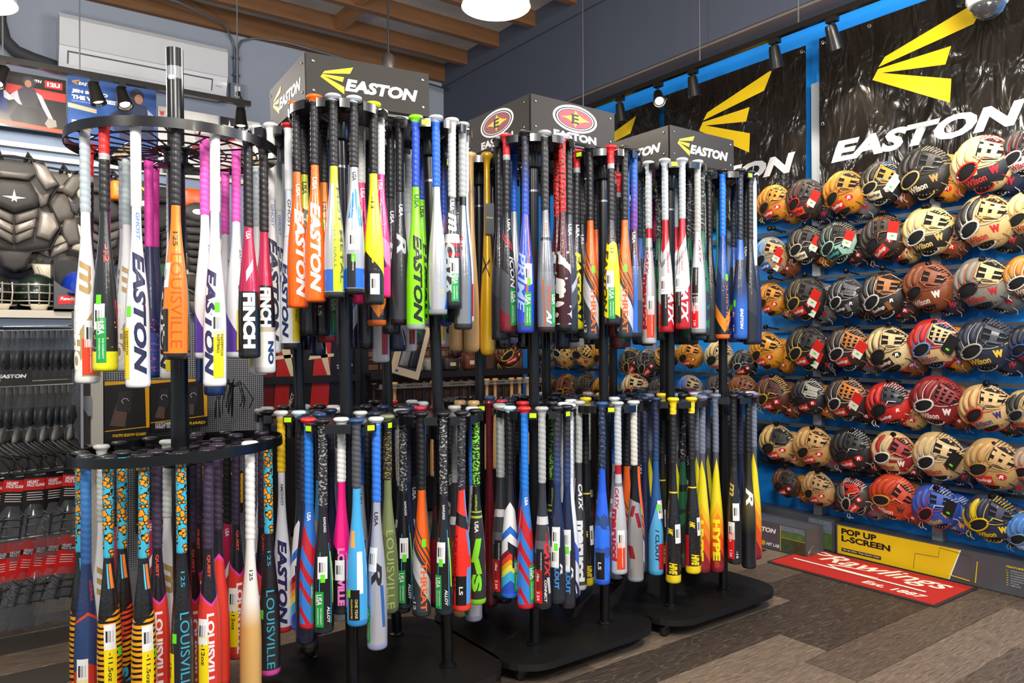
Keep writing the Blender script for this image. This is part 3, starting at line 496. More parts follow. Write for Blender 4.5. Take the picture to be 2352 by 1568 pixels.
def grip_material(code, g):
    if isinstance(g, str): return flat(g, .55, .15)
    k = g[0]; nm = 'grip_'+code
    if k == 'two': return uvmat(nm, [(0, g[1]), (g[3], g[4] or g[2]), (g[3]+.07, g[2])], rough=.55, coat=.15)
    if k == 'fade': return uvmat(nm, [(0, g[1]), (.3, g[1]), (.8, g[2])], mode='LINEAR', rough=.55, coat=.15)
    if k == 'leo':
        return uvmat(nm, [(0, g[2])], rough=.4, coat=.3, leo=g[1])
    return uvmat(nm, [(0, g[1])], rough=.55, coat=.15, camo=(g[2], g[3], g[4], -1, 2, 'noise'))
def bat_parts(code):
    """(part name, mesh, own label, sub-parts) for every piece of one bat design; built once"""
    if code in _BP: return _BP[code]
    ph, g, gs, kn, ge, ramp, op, tx, st, cap = D[code]
    op = dict(op); wood = g is None
    parts = []
    if wood and code == 'wd':
        m = mat('maple', '#d8ae74', .3, 0, .7, .22, 16, stretch=(30, 30, 2.2))
    else:
        m = uvmat('barrel_'+code, ramp, op.get('n', 1), op.get('amp', 0), op.get('off', 0), op.get('mode', 'CONSTANT'), op.get('rough', .26), op.get('metal', 0), op.get('coat', .7), op.get('stripes', ()), op.get('camo'), op.get('wav', 0))
    parts.append(('barrel', body_mesh('barrel', ge-.01 if not wood else 0, m, wood), None, []))
    if not wood:
        parts.append(('grip', grip_mesh(ge, grip_material(code, g), gs), None, []))
        parts.append(('knob', mesh('knob', KNOB, flat(kn, .4, .3), 50), None, []))
        parts.append(('end_cap', mesh('end_cap', CAPG, flat(cap, .35, .4), 50), None, []))
    for (s, t0, t1, h, c, rot, sh, bo) in tx:
        parts.append(('lettering', mesh('lettering', wrap_text(s, t0, t1, h, rot, bo, sh, wood), flat(c, .35, .4)), None, []))
    for (kind, t0, rot) in st:
        nm, c, ln, wd, lines = STK[kind]; dt = ln/LREF
        dt = min(dt, .965-t0)
        v, f, uv = wrap_patch(t0, t0+dt, wd, rot, .0009)
        sub = []
        for (s, a, b, h, tc, sh) in lines:
            tt = wrap_text(s, t0+dt*a, t0+dt*b, h, rot+math.degrees(sh/.031), .02, 0, lift=.0013)
            sub.append(('lettering', mesh('lettering', tt, flat(tc, .4))))
        parts.append((nm, mesh(nm, (v, f), barmat() if c is None else flat(c, .35, .3), True, uv=uv), None, sub))
    if code == 'wg':
        parts.append(('hang_card', mesh('hang_card', box(-.006, .03, -.028, -.026, -.30, -.19), flat('#121214', .4)), 'black card tied to the handle', [('lettering', mesh('lettering', xf(([(x*.026, y*.008, 0) for x, y in text_geo('Virtus', .01, .3)[0]], text_geo('Virtus', .01, .3)[1]), frame((0, -.0285, -.245), (1, 0, 0), (0, 0, 1))), flat('#d9b62a')))]))
    _BP[code] = parts; return parts
def hang_bat(code, x, y, z, length, label, group, turn=0.):
    dx, dy = -x, -y
    rz = atan2(dx, -dy)+radians(turn)
    t = thing('baseball_bat', label, 'baseball bat', (x, y, z), rz, group)
    t.scale = (1, 1, length/LREF)
    t.rotation_euler = (radians(rnd.uniform(-.35, .35)), radians(rnd.uniform(-.35, .35)), rz)
    for nm, me, lab, sub in bat_parts(code):
        p = link(nm, me, t)
        if lab: p['label'] = lab
        for sn, sm in sub: link(sn, sm, p)
    return t
# ================================================================== the shop itself
WALLB, WALLR = 6.4, 4.1
WOODF = []
for i, (a, b) in enumerate((('#8d7b68', '#4c4137'), ('#6f6051', '#382f28'), ('#50453c', '#261f1a'))):
    m = bpy.data.materials.new('vinyl_plank_%d' % i); m.use_nodes = True; nt = m.node_tree; N = nt.nodes; Lk = nt.links.new
    bs = N['Principled BSDF']; bs.inputs['Roughness'].default_value = .42
    tc = N.new('ShaderNodeTexCoord'); oi = N.new('ShaderNodeObjectInfo')
    ad = N.new('ShaderNodeVectorMath'); ad.operation = 'MULTIPLY_ADD'
    cb = N.new('ShaderNodeCombineXYZ'); Lk(oi.outputs['Random'], cb.inputs[0]); Lk(oi.outputs['Random'], cb.inputs[1])
    Lk(cb.outputs[0], ad.inputs[0]); ad.inputs[1].default_value = (37, 19, 0); Lk(tc.outputs['Object'], ad.inputs[2])
    mp = N.new('ShaderNodeMapping'); mp.inputs['Scale'].default_value = (1.6, 9, 1); Lk(ad.outputs[0], mp.inputs[0])
    n1 = N.new('ShaderNodeTexNoise'); n1.inputs['Scale'].default_value = 1.4; n1.inputs['Detail'].default_value = 2; Lk(mp.outputs[0], n1.inputs['Vector'])
    mp2 = N.new('ShaderNodeMapping'); mp2.inputs['Scale'].default_value = (5, 90, 1); Lk(ad.outputs[0], mp2.inputs[0])
    n2 = N.new('ShaderNodeTexNoise'); n2.inputs['Scale'].default_value = 2.2; n2.inputs['Detail'].default_value = 7; n2.inputs['Roughness'].default_value = .7; Lk(mp2.outputs[0], n2.inputs['Vector'])
    # growth rings: contour lines of a soft, stretched noise
    ml = N.new('ShaderNodeMath'); ml.operation = 'MULTIPLY'; ml.inputs[1].default_value = 16; Lk(n1.outputs['Fac'], ml.inputs[0])
    fr = N.new('ShaderNodeMath'); fr.operation = 'PINGPONG'; fr.inputs[1].default_value = .5; Lk(ml.outputs[0], fr.inputs[0])
    pw = N.new('ShaderNodeMapRange'); pw.inputs['From Min'].default_value = .36; pw.inputs['From Max'].default_value = .5; Lk(fr.outputs[0], pw.inputs['Value'])
    mr = N.new('ShaderNodeMapRange'); mr.inputs['From Min'].default_value = .34; mr.inputs['From Max'].default_value = .66; Lk(n2.outputs['Fac'], mr.inputs['Value']); m1 = N.new('ShaderNodeMix'); m1.data_type = 'RGBA'; Lk(mr.outputs[0], m1.inputs['Factor']); m1.inputs['A'].default_value = C(b); m1.inputs['B'].default_value = C(a)
    m2 = N.new('ShaderNodeMix'); m2.data_type = 'RGBA'; m2.blend_type = 'ADD'; k = N.new('ShaderNodeMath'); k.operation = 'MULTIPLY'; k.inputs[1].default_value = .16
    Lk(pw.outputs[0], k.inputs[0]); Lk(k.outputs[0], m2.inputs['Factor']); Lk(m1.outputs['Result'], m2.inputs['A']); m2.inputs['B'].default_value = C('#a8957c')
    Lk(m2.outputs['Result'], bs.inputs['Base Color'])
    bp = N.new('ShaderNodeBump'); bp.inputs['Strength'].default_value = .12; bp.inputs['Distance'].default_value = .004; Lk(n2.outputs['Fac'], bp.inputs['Height']); Lk(bp.outputs[0], bs.inputs['Normal'])
    WOODF.append(m)
floor = struct('floor', box(-3, 4.3, -3, 6.6, -.06, -.004), mat('floor_seam', '#2b2621', .7))
PL = {}
def plank(x0, x1, y0, y1, tone):
    g = 0.0009; k = (round(x1-x0, 2), round(y1-y0, 3), tone)
    if k not in PL:
        lx, ly = (x1-x0)/2-g, (y1-y0)/2-g; c = .0012
        v = [(-lx, -ly, -.004), (lx, -ly, -.004), (lx, ly, -.004), (-lx, ly, -.004), (-lx+c, -ly+c, 0), (lx-c, -ly+c, 0), (lx-c, ly-c, 0), (-lx+c, ly-c, 0)]
        PL[k] = mesh('plank', (v, [(4, 5, 6, 7), (0, 1, 5, 4), (1, 2, 6, 5), (2, 3, 7, 6), (3, 0, 4, 7)]), WOODF[tone])
    link('plank', PL[k], floor, loc=((x0+x1)/2, (y0+y1)/2, 0))
JOINT = {2: 2.54, 3: 2.70, 4: 2.905, 5: 3.09, 6: 2.4}
PT = {(4, 0): 2, (4, 1): 0, (3, 0): 2, (3, 1): 1, (2, 1): 1, (2, 2): 2, (5, 1): 0, (6, 1): 2, (2, 0): 1, (1, 1): 1, (5, 0): 2}
for row in range(-1, 26):
    y0 = 1.0+.21*row; x = JOINT.get(row, 2.1+((row*.47) % 1.2))-2.44; i = -2
    while x < 4.1:
        x1 = min(x+1.22, 4.1)
        plank(max(x, -1.4), x1, y0, y0+.21, PT.get((row, i), rnd.choice((0, 1, 1, 2)))) if x1 > -1.3 else None
        x += 1.22; i += 1

GREYW = mat('wall_paint_grey_blue', '#9aa3b2', .85, noise=.05, nscale=3)
BLUEW = mat('wall_paint_blue', '#118ff0', .6, noise=.03, nscale=6)
DARKB = mat('beam_paint_charcoal', '#434958', .8, noise=.06, nscale=2)
struct('wall_back', box(-3, 4.3, WALLB, WALLB+.12, 0, 3.96), GREYW)
struct('wall_right', box(WALLR, WALLR+.12, -1.2, WALLB, 0, 3.2), BLUEW)
struct('trim_1', join(box(3.85, 4.3, -2.5, WALLB, 3.116, 3.74), box(3.83, 4.3, -2.5, WALLB, 3.74, 4.0)), DARKB)
struct('trim_2', box(3.86, 4.1, -1.2, WALLB, 3.10, 3.1155), mat('beam_underside', '#6a5f57', .8))
TIMBER = mat('joist_timber', '#76502f', .75, noise=.35, nscale=2.5, stretch=(1.2, 9, 9))
TIMBER2 = mat('blocking_timber', '#8f6238', .75, noise=.25, nscale=3, stretch=(4, 4, 4))
ceil = struct('ceiling', box(-3, 3.86, -2.5, WALLB+.1, 3.955, 4.1), mat('ceiling_boards', '#b9b3aa', .9, noise=.45, nscale=2.2))
jy = 5.96
obj('ledger', box(-2.8, 3.84, 6.34, 6.395, 3.78, 3.95), TIMBER, ceil)
jm = mesh('joist', box(-2.8, 3.84, -.03, .03, 3.825, 3.955), TIMBER)
js = []
while jy > -2.3:
    link('joist', jm, ceil, loc=(0, jy, 0)); js.append(jy); jy -= .52
bm_ = mesh('blocking', box(-.035, .035, -.46/2, .46/2, 3.835, 3.95), TIMBER2)
for k, jy in enumerate(js[:-1]):
    for bx in (1.1+.13*k, 2.55+.05*k): link('blocking', bm_, ceil, loc=(bx-.12*(k % 2), jy-.26, 0))

# ------------------------------------------------------------------ display racks for bats
ZU, ZL = 1.935, .955
POST = {'1L': (.993, 2.598), '1B': (1.345, 2.605), '1R': (1.354, 2.241), '1F': (.999, 2.236), '2L': (1.715, 2.578), '2F': (1.71, 2.205), '2R': (2.063, 2.205), '2B': (2.068, 2.578), '3L': (2.435, 2.543), '3F': (2.426, 2.185), '3R': (2.765, 2.175), '3B': (2.775, 2.54)}
LEAN = {'1F': (-.0165, .012), '1': (-.0265, .0195), '2': (.002, 0), '3': (.006, 0)}
def at(p, z):
    l = LEAN.get(p, LEAN[p[0]]); b = POST[p]
    return Vector((b[0]+l[0]*(z-.08), b[1]+l[1]*(z-.08), z))
S = {
'1Fu':[(170,'or',0.642),(124,'yg',0.6),(214,'or',0.628),(89,'ol',0.6),(240,'sv',0.616),(60,'sb',0.6),(267,'sb',0.604),(33,'pk',0.622),(300,'yb',0.633),(334,'pk',0.607),(4,'no',0.696)],
'1Ru':[(223,'lm',0.71),(252,'sl',0.661),(278,'cx',0.637),(196,'bk',0.693),(110,'rk',0.689),(71,'lm',0.688),(35,'pr',0.688),(304,'sg',0.708),(5,'bk',0.682),(338,'wl',0.683),(138,'kc',0.716),(168,'bk',0.723)],
'1Lu':[(194,'lw',0.86),(222,'lw',0.786),(248,'lwr',0.772),(275,'bk',0.727),(302,'lsb',0.727),(26,'nw',0.798),(120,'nw',0.772),(88,'lw',0.773),(57,'dn',0.778),(157,'dn',0.77),(330,'rb',0.748),(358,'al',0.749)],
'1Bu':[(222,'bk',0.774),(248,'wl',0.823),(274,'nw',0.783),(301,'wl',0.784),(104,'nw',0.775),(56,'bk',0.776),(359,'no',0.776),(163,'dn',0.775),(330,'gr',0.759),(28,'no',0.73)],
'2Lu':[(250,'wg',0.804),(222,'wd',0.791),(194,'wd',0.786),(113,'wm',0.819),(57,'wk',0.705),(278,'wk',0.779),(360,'wk',0.78),(85,'wd',0.798),(30,'wk',0.78),(140,'lw',0.765),(167,'dn',0.686),(305,'kg',0.733),(332,'sr',0.756)],
'2Fu':[(220,'pr',0.719),(250,'mk',0.718),(284,'vd',0.71),(185,'rk',0.717),(320,'bg',0.719),(130,'bg',0.736),(87,'sl',0.685),(60,'bk',0.711),(34,'pr',0.711),(8,'vd',0.678),(158,'kg',0.744)],
'2Ru':[(205,'th',0.743),(240,'ye',0.688),(266,'th',0.738),(293,'bp',0.738),(177,'ey',0.703),(60,'th',0.736),(28,'rk',0.731),(90,'bk',0.736),(1,'no',0.737),(334,'bk',0.738),(119,'kc',0.682),(148,'gr',0.719)],
'2Bu':[(182,'wk',0.781),(212,'bk',0.781),(262,'dn',0.781),(354,'wd',0.783),(293,'dn',0.753),(323,'lw',0.773),(20,'bg',0.759),(48,'sr',0.765)],
'3Lu':[(166,'th',0.764),(202,'bk',0.784),(236,'rk',0.784),(285,'bp',0.765),(324,'tl',0.765),(22,'rb',0.776),(79,'cl',0.754),(108,'al',0.72)],
'3Fu':[(144,'eb',0.746),(181,'cs',0.761),(64,'gr',0.746),(213,'cr',0.715),(32,'cr',0.692),(244,'cr',0.703),(6,'gr',0.756),(340,'tl',0.747),(280,'crg',0.72),(310,'gr',0.729),(91,'gr',0.696),(118,'dn',0.69)],
'3Ru':[(306,'ne',0.767),(280,'kg',0.767),(252,'eb',0.744),(218,'no',0.742),(192,'kg',0.757),(72,'lw',0.746),(17,'eb',0.757),(348,'bk',0.758),(46,'tl',0.747),(99,'kg',0.746),(130,'al',0.737),(161,'dn',0.693)],
'3Bu':[(6,'bk',0.767),(324,'cr',0.767),(298,'gr',0.767),(271,'bk',0.766),(36,'dn',0.771),(65,'rg',0.734),(95,'nw',0.69),(124,'nw',0.748),(153,'kg',0.705),(183,'dn',0.771),(242,'kg',0.68)],
'1Ll':[(162,'nw',0.711),(130,'lw',0.722),(221,'ee',0.748),(248,'rw',0.741),(274,'bk',0.767),(64,'rw',0.86),(38,'bk',0.821),(300,'dn',0.709),(97,'kg',0.769),(192,'kg',0.686),(333,'lw',0.769),(6,'lw',0.769)],
'1Fl':[(259,'lb',0.623),(289,'sr',0.713),(214,'al',0.643),(187,'rb',0.641),(320,'oc',0.627),(236,'pb',0.60,.088),(108,'lb',0.652),(46,'sr',0.672),(20,'dn',0.694),(353,'bk',0.635),(135,'bk',0.762),(162,'dn',0.708)],
'1Rl':[(214,'th',0.673),(246,'al',0.664),(275,'lr',0.665),(314,'lk',0.669),(174,'al',0.668),(116,'dn',0.709),(89,'rg',0.733),(62,'rg',0.733),(33,'kc',0.739),(145,'kc',0.704),(354,'sr',0.761)],
'1Bl':[(88,'bk',0.808),(235,'dn',0.725),(262,'al',0.755),(288,'bk',0.745),(338,'sr',0.8),(57,'rb',0.834),(206,'kg',0.768),(18,'lw',0.744)],
'2Ll':[(200,'wd',0.86),(226,'wd',0.804),(252,'wm',0.815),(37,'dv',0.86),(279,'rg',0.809),(2,'wk',0.86),(66,'wk',0.86),(93,'lsb',0.749),(119,'dn',0.754),(146,'lsb',0.708),(173,'bk',0.72),(307,'kg',0.752),(334,'dn',0.719)],
'2Fl':[(164,'kc',0.697),(190,'rw',0.685),(217,'rb',0.712),(72,'rb',0.771),(46,'cl',0.774),(244,'kc',0.712),(20,'lk',0.758),(270,'cl',0.701),(353,'lw',0.752),(296,'cl',0.736),(103,'gr',0.685),(134,'kc',0.729),(325,'nw',0.721)],
'2Rl':[(144,'wl',0.783),(180,'mg',0.732),(82,'hv',0.778),(55,'bk',0.765),(224,'dv',0.695),(28,'sr',0.752),(250,'cs',0.658),(2,'th',0.732),(287,'ra',0.699),(324,'th',0.698),(113,'bg',0.742)],
'2Bl':[(64,'kc',0.86),(244,'lr',0.814),(270,'al',0.822),(356,'th',0.86),(124,'lsb',0.693),(154,'kg',0.681),(184,'kg',0.766),(214,'dn',0.72),(299,'dn',0.731),(30,'bg',0.709)],
'3Ll':[(165,'kc',0.824),(202,'hv',0.805),(36,'gr',0.86),(294,'gr',0.819),(324,'kg',0.84),(263,'bk',0.717)],
'3Fl':[(86,'hp',0.765),(196,'cb',0.729),(58,'hv',0.752),(227,'hv',0.755),(18,'gr',0.764),(262,'hv',0.721),(344,'hp',0.737),(310,'hp',0.745),(32,'hp',0.769),(113,'gr',0.733),(141,'bk',0.705),(169,'dn',0.732)],
'3Rl':[(306,'hp',0.74),(272,'ro',0.764),(237,'mb',0.736),(204,'hp',0.777),(43,'cs',0.809),(70,'hp',0.828),(97,'hp',0.799),(3,'dn',0.776),(332,'lw',0.738),(16,'gr',0.782),(124,'rg',0.758),(150,'sr',0.732),(177,'dn',0.709)],
'3Bl':[(7,'bk',0.86),(310,'gr',0.849),(337,'dn',0.846),(90,'gr',0.756),(117,'bg',0.722),(145,'no',0.713),(173,'kg',0.686),(228,'bk',0.73),(283,'bk',0.759)],
'Ru':[(144,0.268,'bx',0.725),(198,0.268,'wgold',0.725),(128,0.268,'nv',0.701),(216,0.268,'bx',0.69),(114,0.268,'wgold',0.704),(128,0.185,'wgold',0.701),(236,0.268,'lw',0.735),(104,0.185,'nv',0.725),(92,0.268,'nv',0.7),(86,0.105,'lwg',0.728),(258,0.268,'ol',0.66),(76,0.268,'wp',0.664),(282,0.185,'wp',0.66),(280,0.268,'lw2',0.737),(43,0.268,'wp',0.66),(324,0.185,'wp',0.66),(304,0.268,'fn',0.66),(12,0.268,'wgold',0.66),(324,0.268,'fnb',0.708),(346,0.105,'nb',0.777),(26,0.105,'nb',0.743)],
'Rl':[(168,0.268,'lx',0.701),(193,0.268,'nr',0.70),(135,0.268,'gm',0.668),(215,0.268,'lx',0.666),(202,0.185,'lxd',0.668),(238,0.268,'lx',0.672),(238,0.185,'qs',0.681),(99,0.105,'gm',0.683),(258,0.268,'ls',0.683),(67,0.185,'qs',0.87),(273,0.268,'qs',0.689),(290,0.185,'qs2',0.707),(66,0.268,'qs',0.761),(14,0.185,'qs',0.726),(302,0.268,'wwd',0.748),(346,0.105,'qs2',0.751),(10,0.268,'qs',0.792),(324,0.268,'ls',0.727),(45,0.268,'fn',0.763),(98,0.268,'fn',0.66),(120,0.268,'fn',0.66)],
}
RB = .132
NEON = flat('#c8f000', .5)
PANEL = mat('sign_panel', '#2e2a26', .55, 0, .0, .06, 30, spec=.3)
HOLD = mat('holder_plastic', '#131315', .28, 0, .4)
BASE = mat('base_board_black', '#131211', .42, 0, .0, bump=.02, bscale=30)
def holder_geo(angs):
    """scalloped collar: a notch for every bat, a tab between them"""
    A = sorted(a % 360 for a in angs)
    full = list(A)
    for a, b in zip(A, A[1:]+[A[0]+360]):
        n = int((b-a)//34)
        for i in range(1, n): full.append((a+(b-a)*i/n) % 360)
    full.sort()
    P = []; ro, rn = .150, .0165
    for a in full:
        ar = radians(a); c = Vector((cos(ar), sin(ar))); t = Vector((-sin(ar), cos(ar)))
        P.append(c*ro*1.0-t*(rn+.004)); P.append(c*RB-t*rn)
        for k in range(1, 5):
            q = radians(180*k/5); P.append(c*(RB-rn*sin(q))-t*rn*cos(q))
        P.append(c*RB+t*rn); P.append(c*ro+t*(rn+.004))
    out = [(p.x, p.y) for p in P]
    g = prism(out, -.007, 0)
    # raised lips at the tabs
    lips = []; mids = []
    for a, b in zip(full, full[1:]+[full[0]+360]):
        d = math.degrees((rn+.004)/ro)
        a0, a1 = a+d, b-d
        if a1-a0 < 4: continue
        m = 5; pr = [(ro*cos(radians(a0+(a1-a0)*i/m)), ro*sin(radians(a0+(a1-a0)*i/m))) for i in range(m+1)]
        pr += [((ro+.006)*cos(radians(a1-(a1-a0)*i/m)), (ro+.006)*sin(radians(a1-(a1-a0)*i/m))) for i in range(m+1)]
        lips.append(prism(pr, -.024, .003)); mids.append((a0+a1)/2)
    hub = lathe([(.034, -.085), (.036, -.08), (.036, -.03), (.06, -.012), (.06, -.004)], 18)
    return join(g, hub, *lips), mids
RNAME = {'1': 'tall-sign rack', '2': 'emblem-sign rack', '3': 'glove-side rack'}
PNAME = {'F': 'aisle post', 'R': 'glove-side post', 'L': 'helmet-side post', 'B': 'rear post'}
def ordinal_suffix(n, i):
    if n == 1: return ''
    if n == 2: return (', nearer', ', farther')[i]
    if n == 3: return (', nearest', ', middle', ', farthest')[i]
    return ', %s nearest' % ('first', 'second', 'third', 'fourth', 'fifth', 'sixth', 'seventh', 'eighth', 'ninth')[i]
def fill_holder(key, centre, items, where, group, rfix=None):
    """items: (angle, radius, code, length)"""
    pos = []
    for a, r, code, ln in items:
        z = centre.z
        p = Vector((centre.x+r*cos(radians(a)), centre.y+r*sin(radians(a)), z)); pos.append((p, code, ln))
    byc = {}
    for i, (p, code, ln) in enumerate(pos): byc.setdefault(code, []).append(i)
    for code, ids in byc.items():
        ids.sort(key=lambda i: pos[i][0].xy.length)
        for k, i in enumerate(ids):
            p, c, ln = pos[i]
            lab = D[c][0]+', '+where+ordinal_suffix(len(ids), k)
            hang_bat(c, p.x, p.y, p.z+.0195, ln, lab, group, rnd.uniform(-16, 16) if len(ids) > 1 else rnd.uniform(-7, 7))
def rack(n):
    ps = [k for k in ('1F', '1R', '1B', '1L') ]; ps = [n+k[1] for k in ps]
    cx = sum(POST[p][0] for p in ps)/4; cy = sum(POST[p][1] for p in ps)/4
    t = thing('bat_rack', {'1': 'black four-post bat rack under tall arrow signs, beside the round rack', '2': 'black four-post bat rack under signs with red oval emblem', '3': 'black four-post bat rack with low arrow signs, nearest the gloves'}[n], 'display rack', (cx, cy, 0), 0, 'four-post bat racks')
    obj('base_board', prism(rrect(-.365+(.02 if n == '3' else 0), .365+(.05 if n == '3' else 0), -.345, .345, .15, 7), .056, .080), BASE, t)
    for sx in (-1, 1):
        for sy in (-1, 1):
            c = obj('caster', join(mv(lathe([(.006, .0), (.006, .02)], 10), sx*.29, sy*.25, .038), mv(box(-.016, .016, -.02, .02, .048, .0558), sx*.29, sy*.25, 0)), CHROME, t)
            obj('wheel', mv(xf(lathe([(.015, -.012), (.0225, -.009), (.0245, 0), (.0225, .009), (.015, .012)], 18), Matrix.Rotation(pi/2, 4, 'X')), sx*.29, sy*.25, .0245), mat('caster_wheel', '#2a2a2d', .18, .4), c, 40)
    for p in ps:
        z1 = 1.962; off = Vector((cx, cy, 0))
        q = obj('post', join(tube([at(p, .079)-off, at(p, .95)-off, at(p, 1.3)-off, at(p, z1)-off], .0195, 18), mv(lathe([(.03, .08), (.03, .086), (.021, .092)], 18), *(Vector((POST[p][0], POST[p][1], 0))-off))), BLACK, t, 40)
        obj('joint_ring', tube([at(p, 1.76)-off, at(p, 1.768)-off], .0205, 18), mat('steel_ring', '#8b8b90', .3, 1), q, 40)
        for tier, z in (('u', ZU), ('l', ZL)):
            items = S[p+tier]; g, mids = holder_geo([i[0] for i in items if len(i) < 4]); c = at(p, z)-off
            h = obj('bat_holder', mv(g, *c), HOLD, t, 30)
            for m in mids:
                d = atan2(-at(p, z).x, at(p, z).y)-pi/2   # towards the viewer
                if abs(((m-math.degrees(atan2(-at(p, z).y, -at(p, z).x))+180) % 360)-180) < 62 and rnd.random() < .3:
                    mr = radians(m); cc = Vector((cos(mr), sin(mr), 0))
                    obj('size_tab', xf(box(-.012, .012, -.008, .008, 0, .0008), frame(c+cc*.1562+Vector((0, 0, -.010)), Vector((-sin(mr), cos(mr), 0)), (0, 0, 1))), NEON, h)
            fill_holder(p+tier, at(p, z), [(i[0], i[3] if len(i) > 3 else RB, i[1], i[2]) for i in items], '%s ring, %s, %s' % ('upper' if tier == 'u' else 'lower', PNAME[p[1]], RNAME[n]), 'bats on the %s ring, %s, %s' % ('upper' if tier == 'u' else 'lower', PNAME[p[1]], RNAME[n]))
    # sign box on top
    sc = (at(n+'F', 2.05)+at(n+'B', 2.05))/2 if n != '2' else Vector((1.889, 2.385, 0)); sc -= Vector((cx, cy, 0))
    h0, h1, hw = 1.968, 2.115, .213
    M0 = Matrix.Translation((sc.x, sc.y, 0))
    if n == '1': M0 = M0 @ Matrix.Rotation(radians(-4), 4, 'Z') @ Matrix.Rotation(radians(-1.2), 4, 'Y')
    obj('sign_frame', xf(join(*[box(sx*(hw-.02)-.008, sx*(hw-.02)+.008, sy*(hw-.02)-.008, sy*(hw-.02)+.008, 1.955, 2.105) for sx in (-1, 1) for sy in (-1, 1)]+[box(-hw+.02, hw-.02, s*(hw-.02)-.006, s*(hw-.02)+.006, 1.955, 1.966) for s in (-1, 1)]), M0), BLACK, t)
    for (o, r, w) in (((-hw+.004, -hw, 0), (1, 0, 0), 2*hw), ((-hw, hw-.0, 0), (0, -1, 0), 2*hw-.004), ((hw, -hw+.004, 0), (0, 1, 0), 2*hw-.004), ((hw-.004, hw, 0), (-1, 0, 0), 2*hw)):
        F = M0 @ frame((o[0], o[1], h0), r, (0, 0, 1)); hh = h1-h0
        sp = obj('sign_panel', box(0, w-.006, 0, hh, -.005, 0), PANEL, t, M=F)
        for bx, by in ((.02, .03), (.02, hh-.025), (w-.03, .03), (w-.03, hh-.025)):
            obj('bolt', mv(lathe([(.005, 0), (.0045, .0025), (.002, .0035)], 8), bx, by, 0), CHROME, sp)
        if n == '2':
            ex, ey = w*.5, hh*.60
            obj('oval_emblem', join(*[([(x, y, .0006) for x, y in ellipse(ex, ey, .112, .052)]+[(x, y, .0006) for x, y in ellipse(ex, ey, .101, .044)], [(i, (i+1) % 28, (i+1) % 28+28, i+28) for i in range(28)]), ([(x, y, .0006) for x, y in ellipse(ex, ey, .094, .0405)]+[(x, y, .0006) for x, y in ellipse(ex, ey, .088, .037)], [(i, (i+1) % 28, (i+1) % 28+28, i+28) for i in range(28)])]), WHITE, sp)
            poly(sp, ellipse(ex, ey, .085, .035), .0007, flat('#9c4450', .5), 'red_oval')
            st = []
            for k in range(4):
                a = (.072, .033)[k % 2]; b = (.033, .072)[k % 2]
                p0 = (a*cos(k*pi/2), a*sin(k*pi/2)); p1 = (b*cos((k+1)*pi/2), b*sin((k+1)*pi/2))
                for i in range(6):
                    u = i/6; mx, my = ((p0[0] or p1[0])*.22, (p0[1] or p1[1])*.3)
                    st.append((ex+(1-u)**2*p0[0]+2*u*(1-u)*mx+u*u*p1[0], ey+(1-u)**2*p0[1]+2*u*(1-u)*my+u*u*p1[1]))
            poly(sp, st, .0011, YEL, 'yellow_star')
            letter(sp, 'E', ex-.019, ey-.018, .036, .036, .0016, INK, .03)
            letter(sp, 'EASTON', w*.5-.108, .004, .216, .030, .0006, WHITE, .05)
        else:
            arrow(sp, w*.10, hh*.52, .19, .0008, YEL)
            letter(sp, 'EASTON', w*.285, hh*.30, w*.60, .040, .0008, WHITE, .05, .22)
    return t
for n in '123': rack(n)

# ------------------------------------------------------------------ round bat rack
RC = Vector((.533, 2.459, 0))
def rc(z): return Vector((RC.x-.0085*(z-1), RC.y+.006*(z-1), z))
rr = thing('round_bat_rack', 'round black bat rack with two wire rings on one thick pole', 'display rack', tuple(RC))
off = RC.copy()
obj('base_plate', lathe([(.27, 0.001), (.28, .006), (.28, .018), (.03, .024)], 40), BASE, rr, 40)
po = obj('pole', join(tube([rc(.02)-off, rc(1.02)-off], .0265, 22), tube([rc(1.0)-off, rc(1.5)-off, rc(2.107)-off], .0245, 22)), BLACK, rr, 40)
Mv = frame(rc(2.03)-off, Vector((.807, -.59, 0)), (0, 0, 1))
obj('clear_tape', xf(([(.0248*sin(radians(a)), y, .0248*cos(radians(a))) for y in (-.017, .02) for a in range(-75, 80, 15)], [(i, i+1, i+12, i+11) for i in range(10)]), Mv), mat('clear_tape', '#c9cdd2', .12, 0, .6, alpha=.45), po, True)
obj('paper_tag', xf(([(.0252*sin(radians(a)), y, .0252*cos(radians(a))) for y in (-.022, -.009) for a in range(-20, 30, 10)], [(i, i+1, i+6, i+5) for i in range(4)]), Mv), WHITE, po, True)
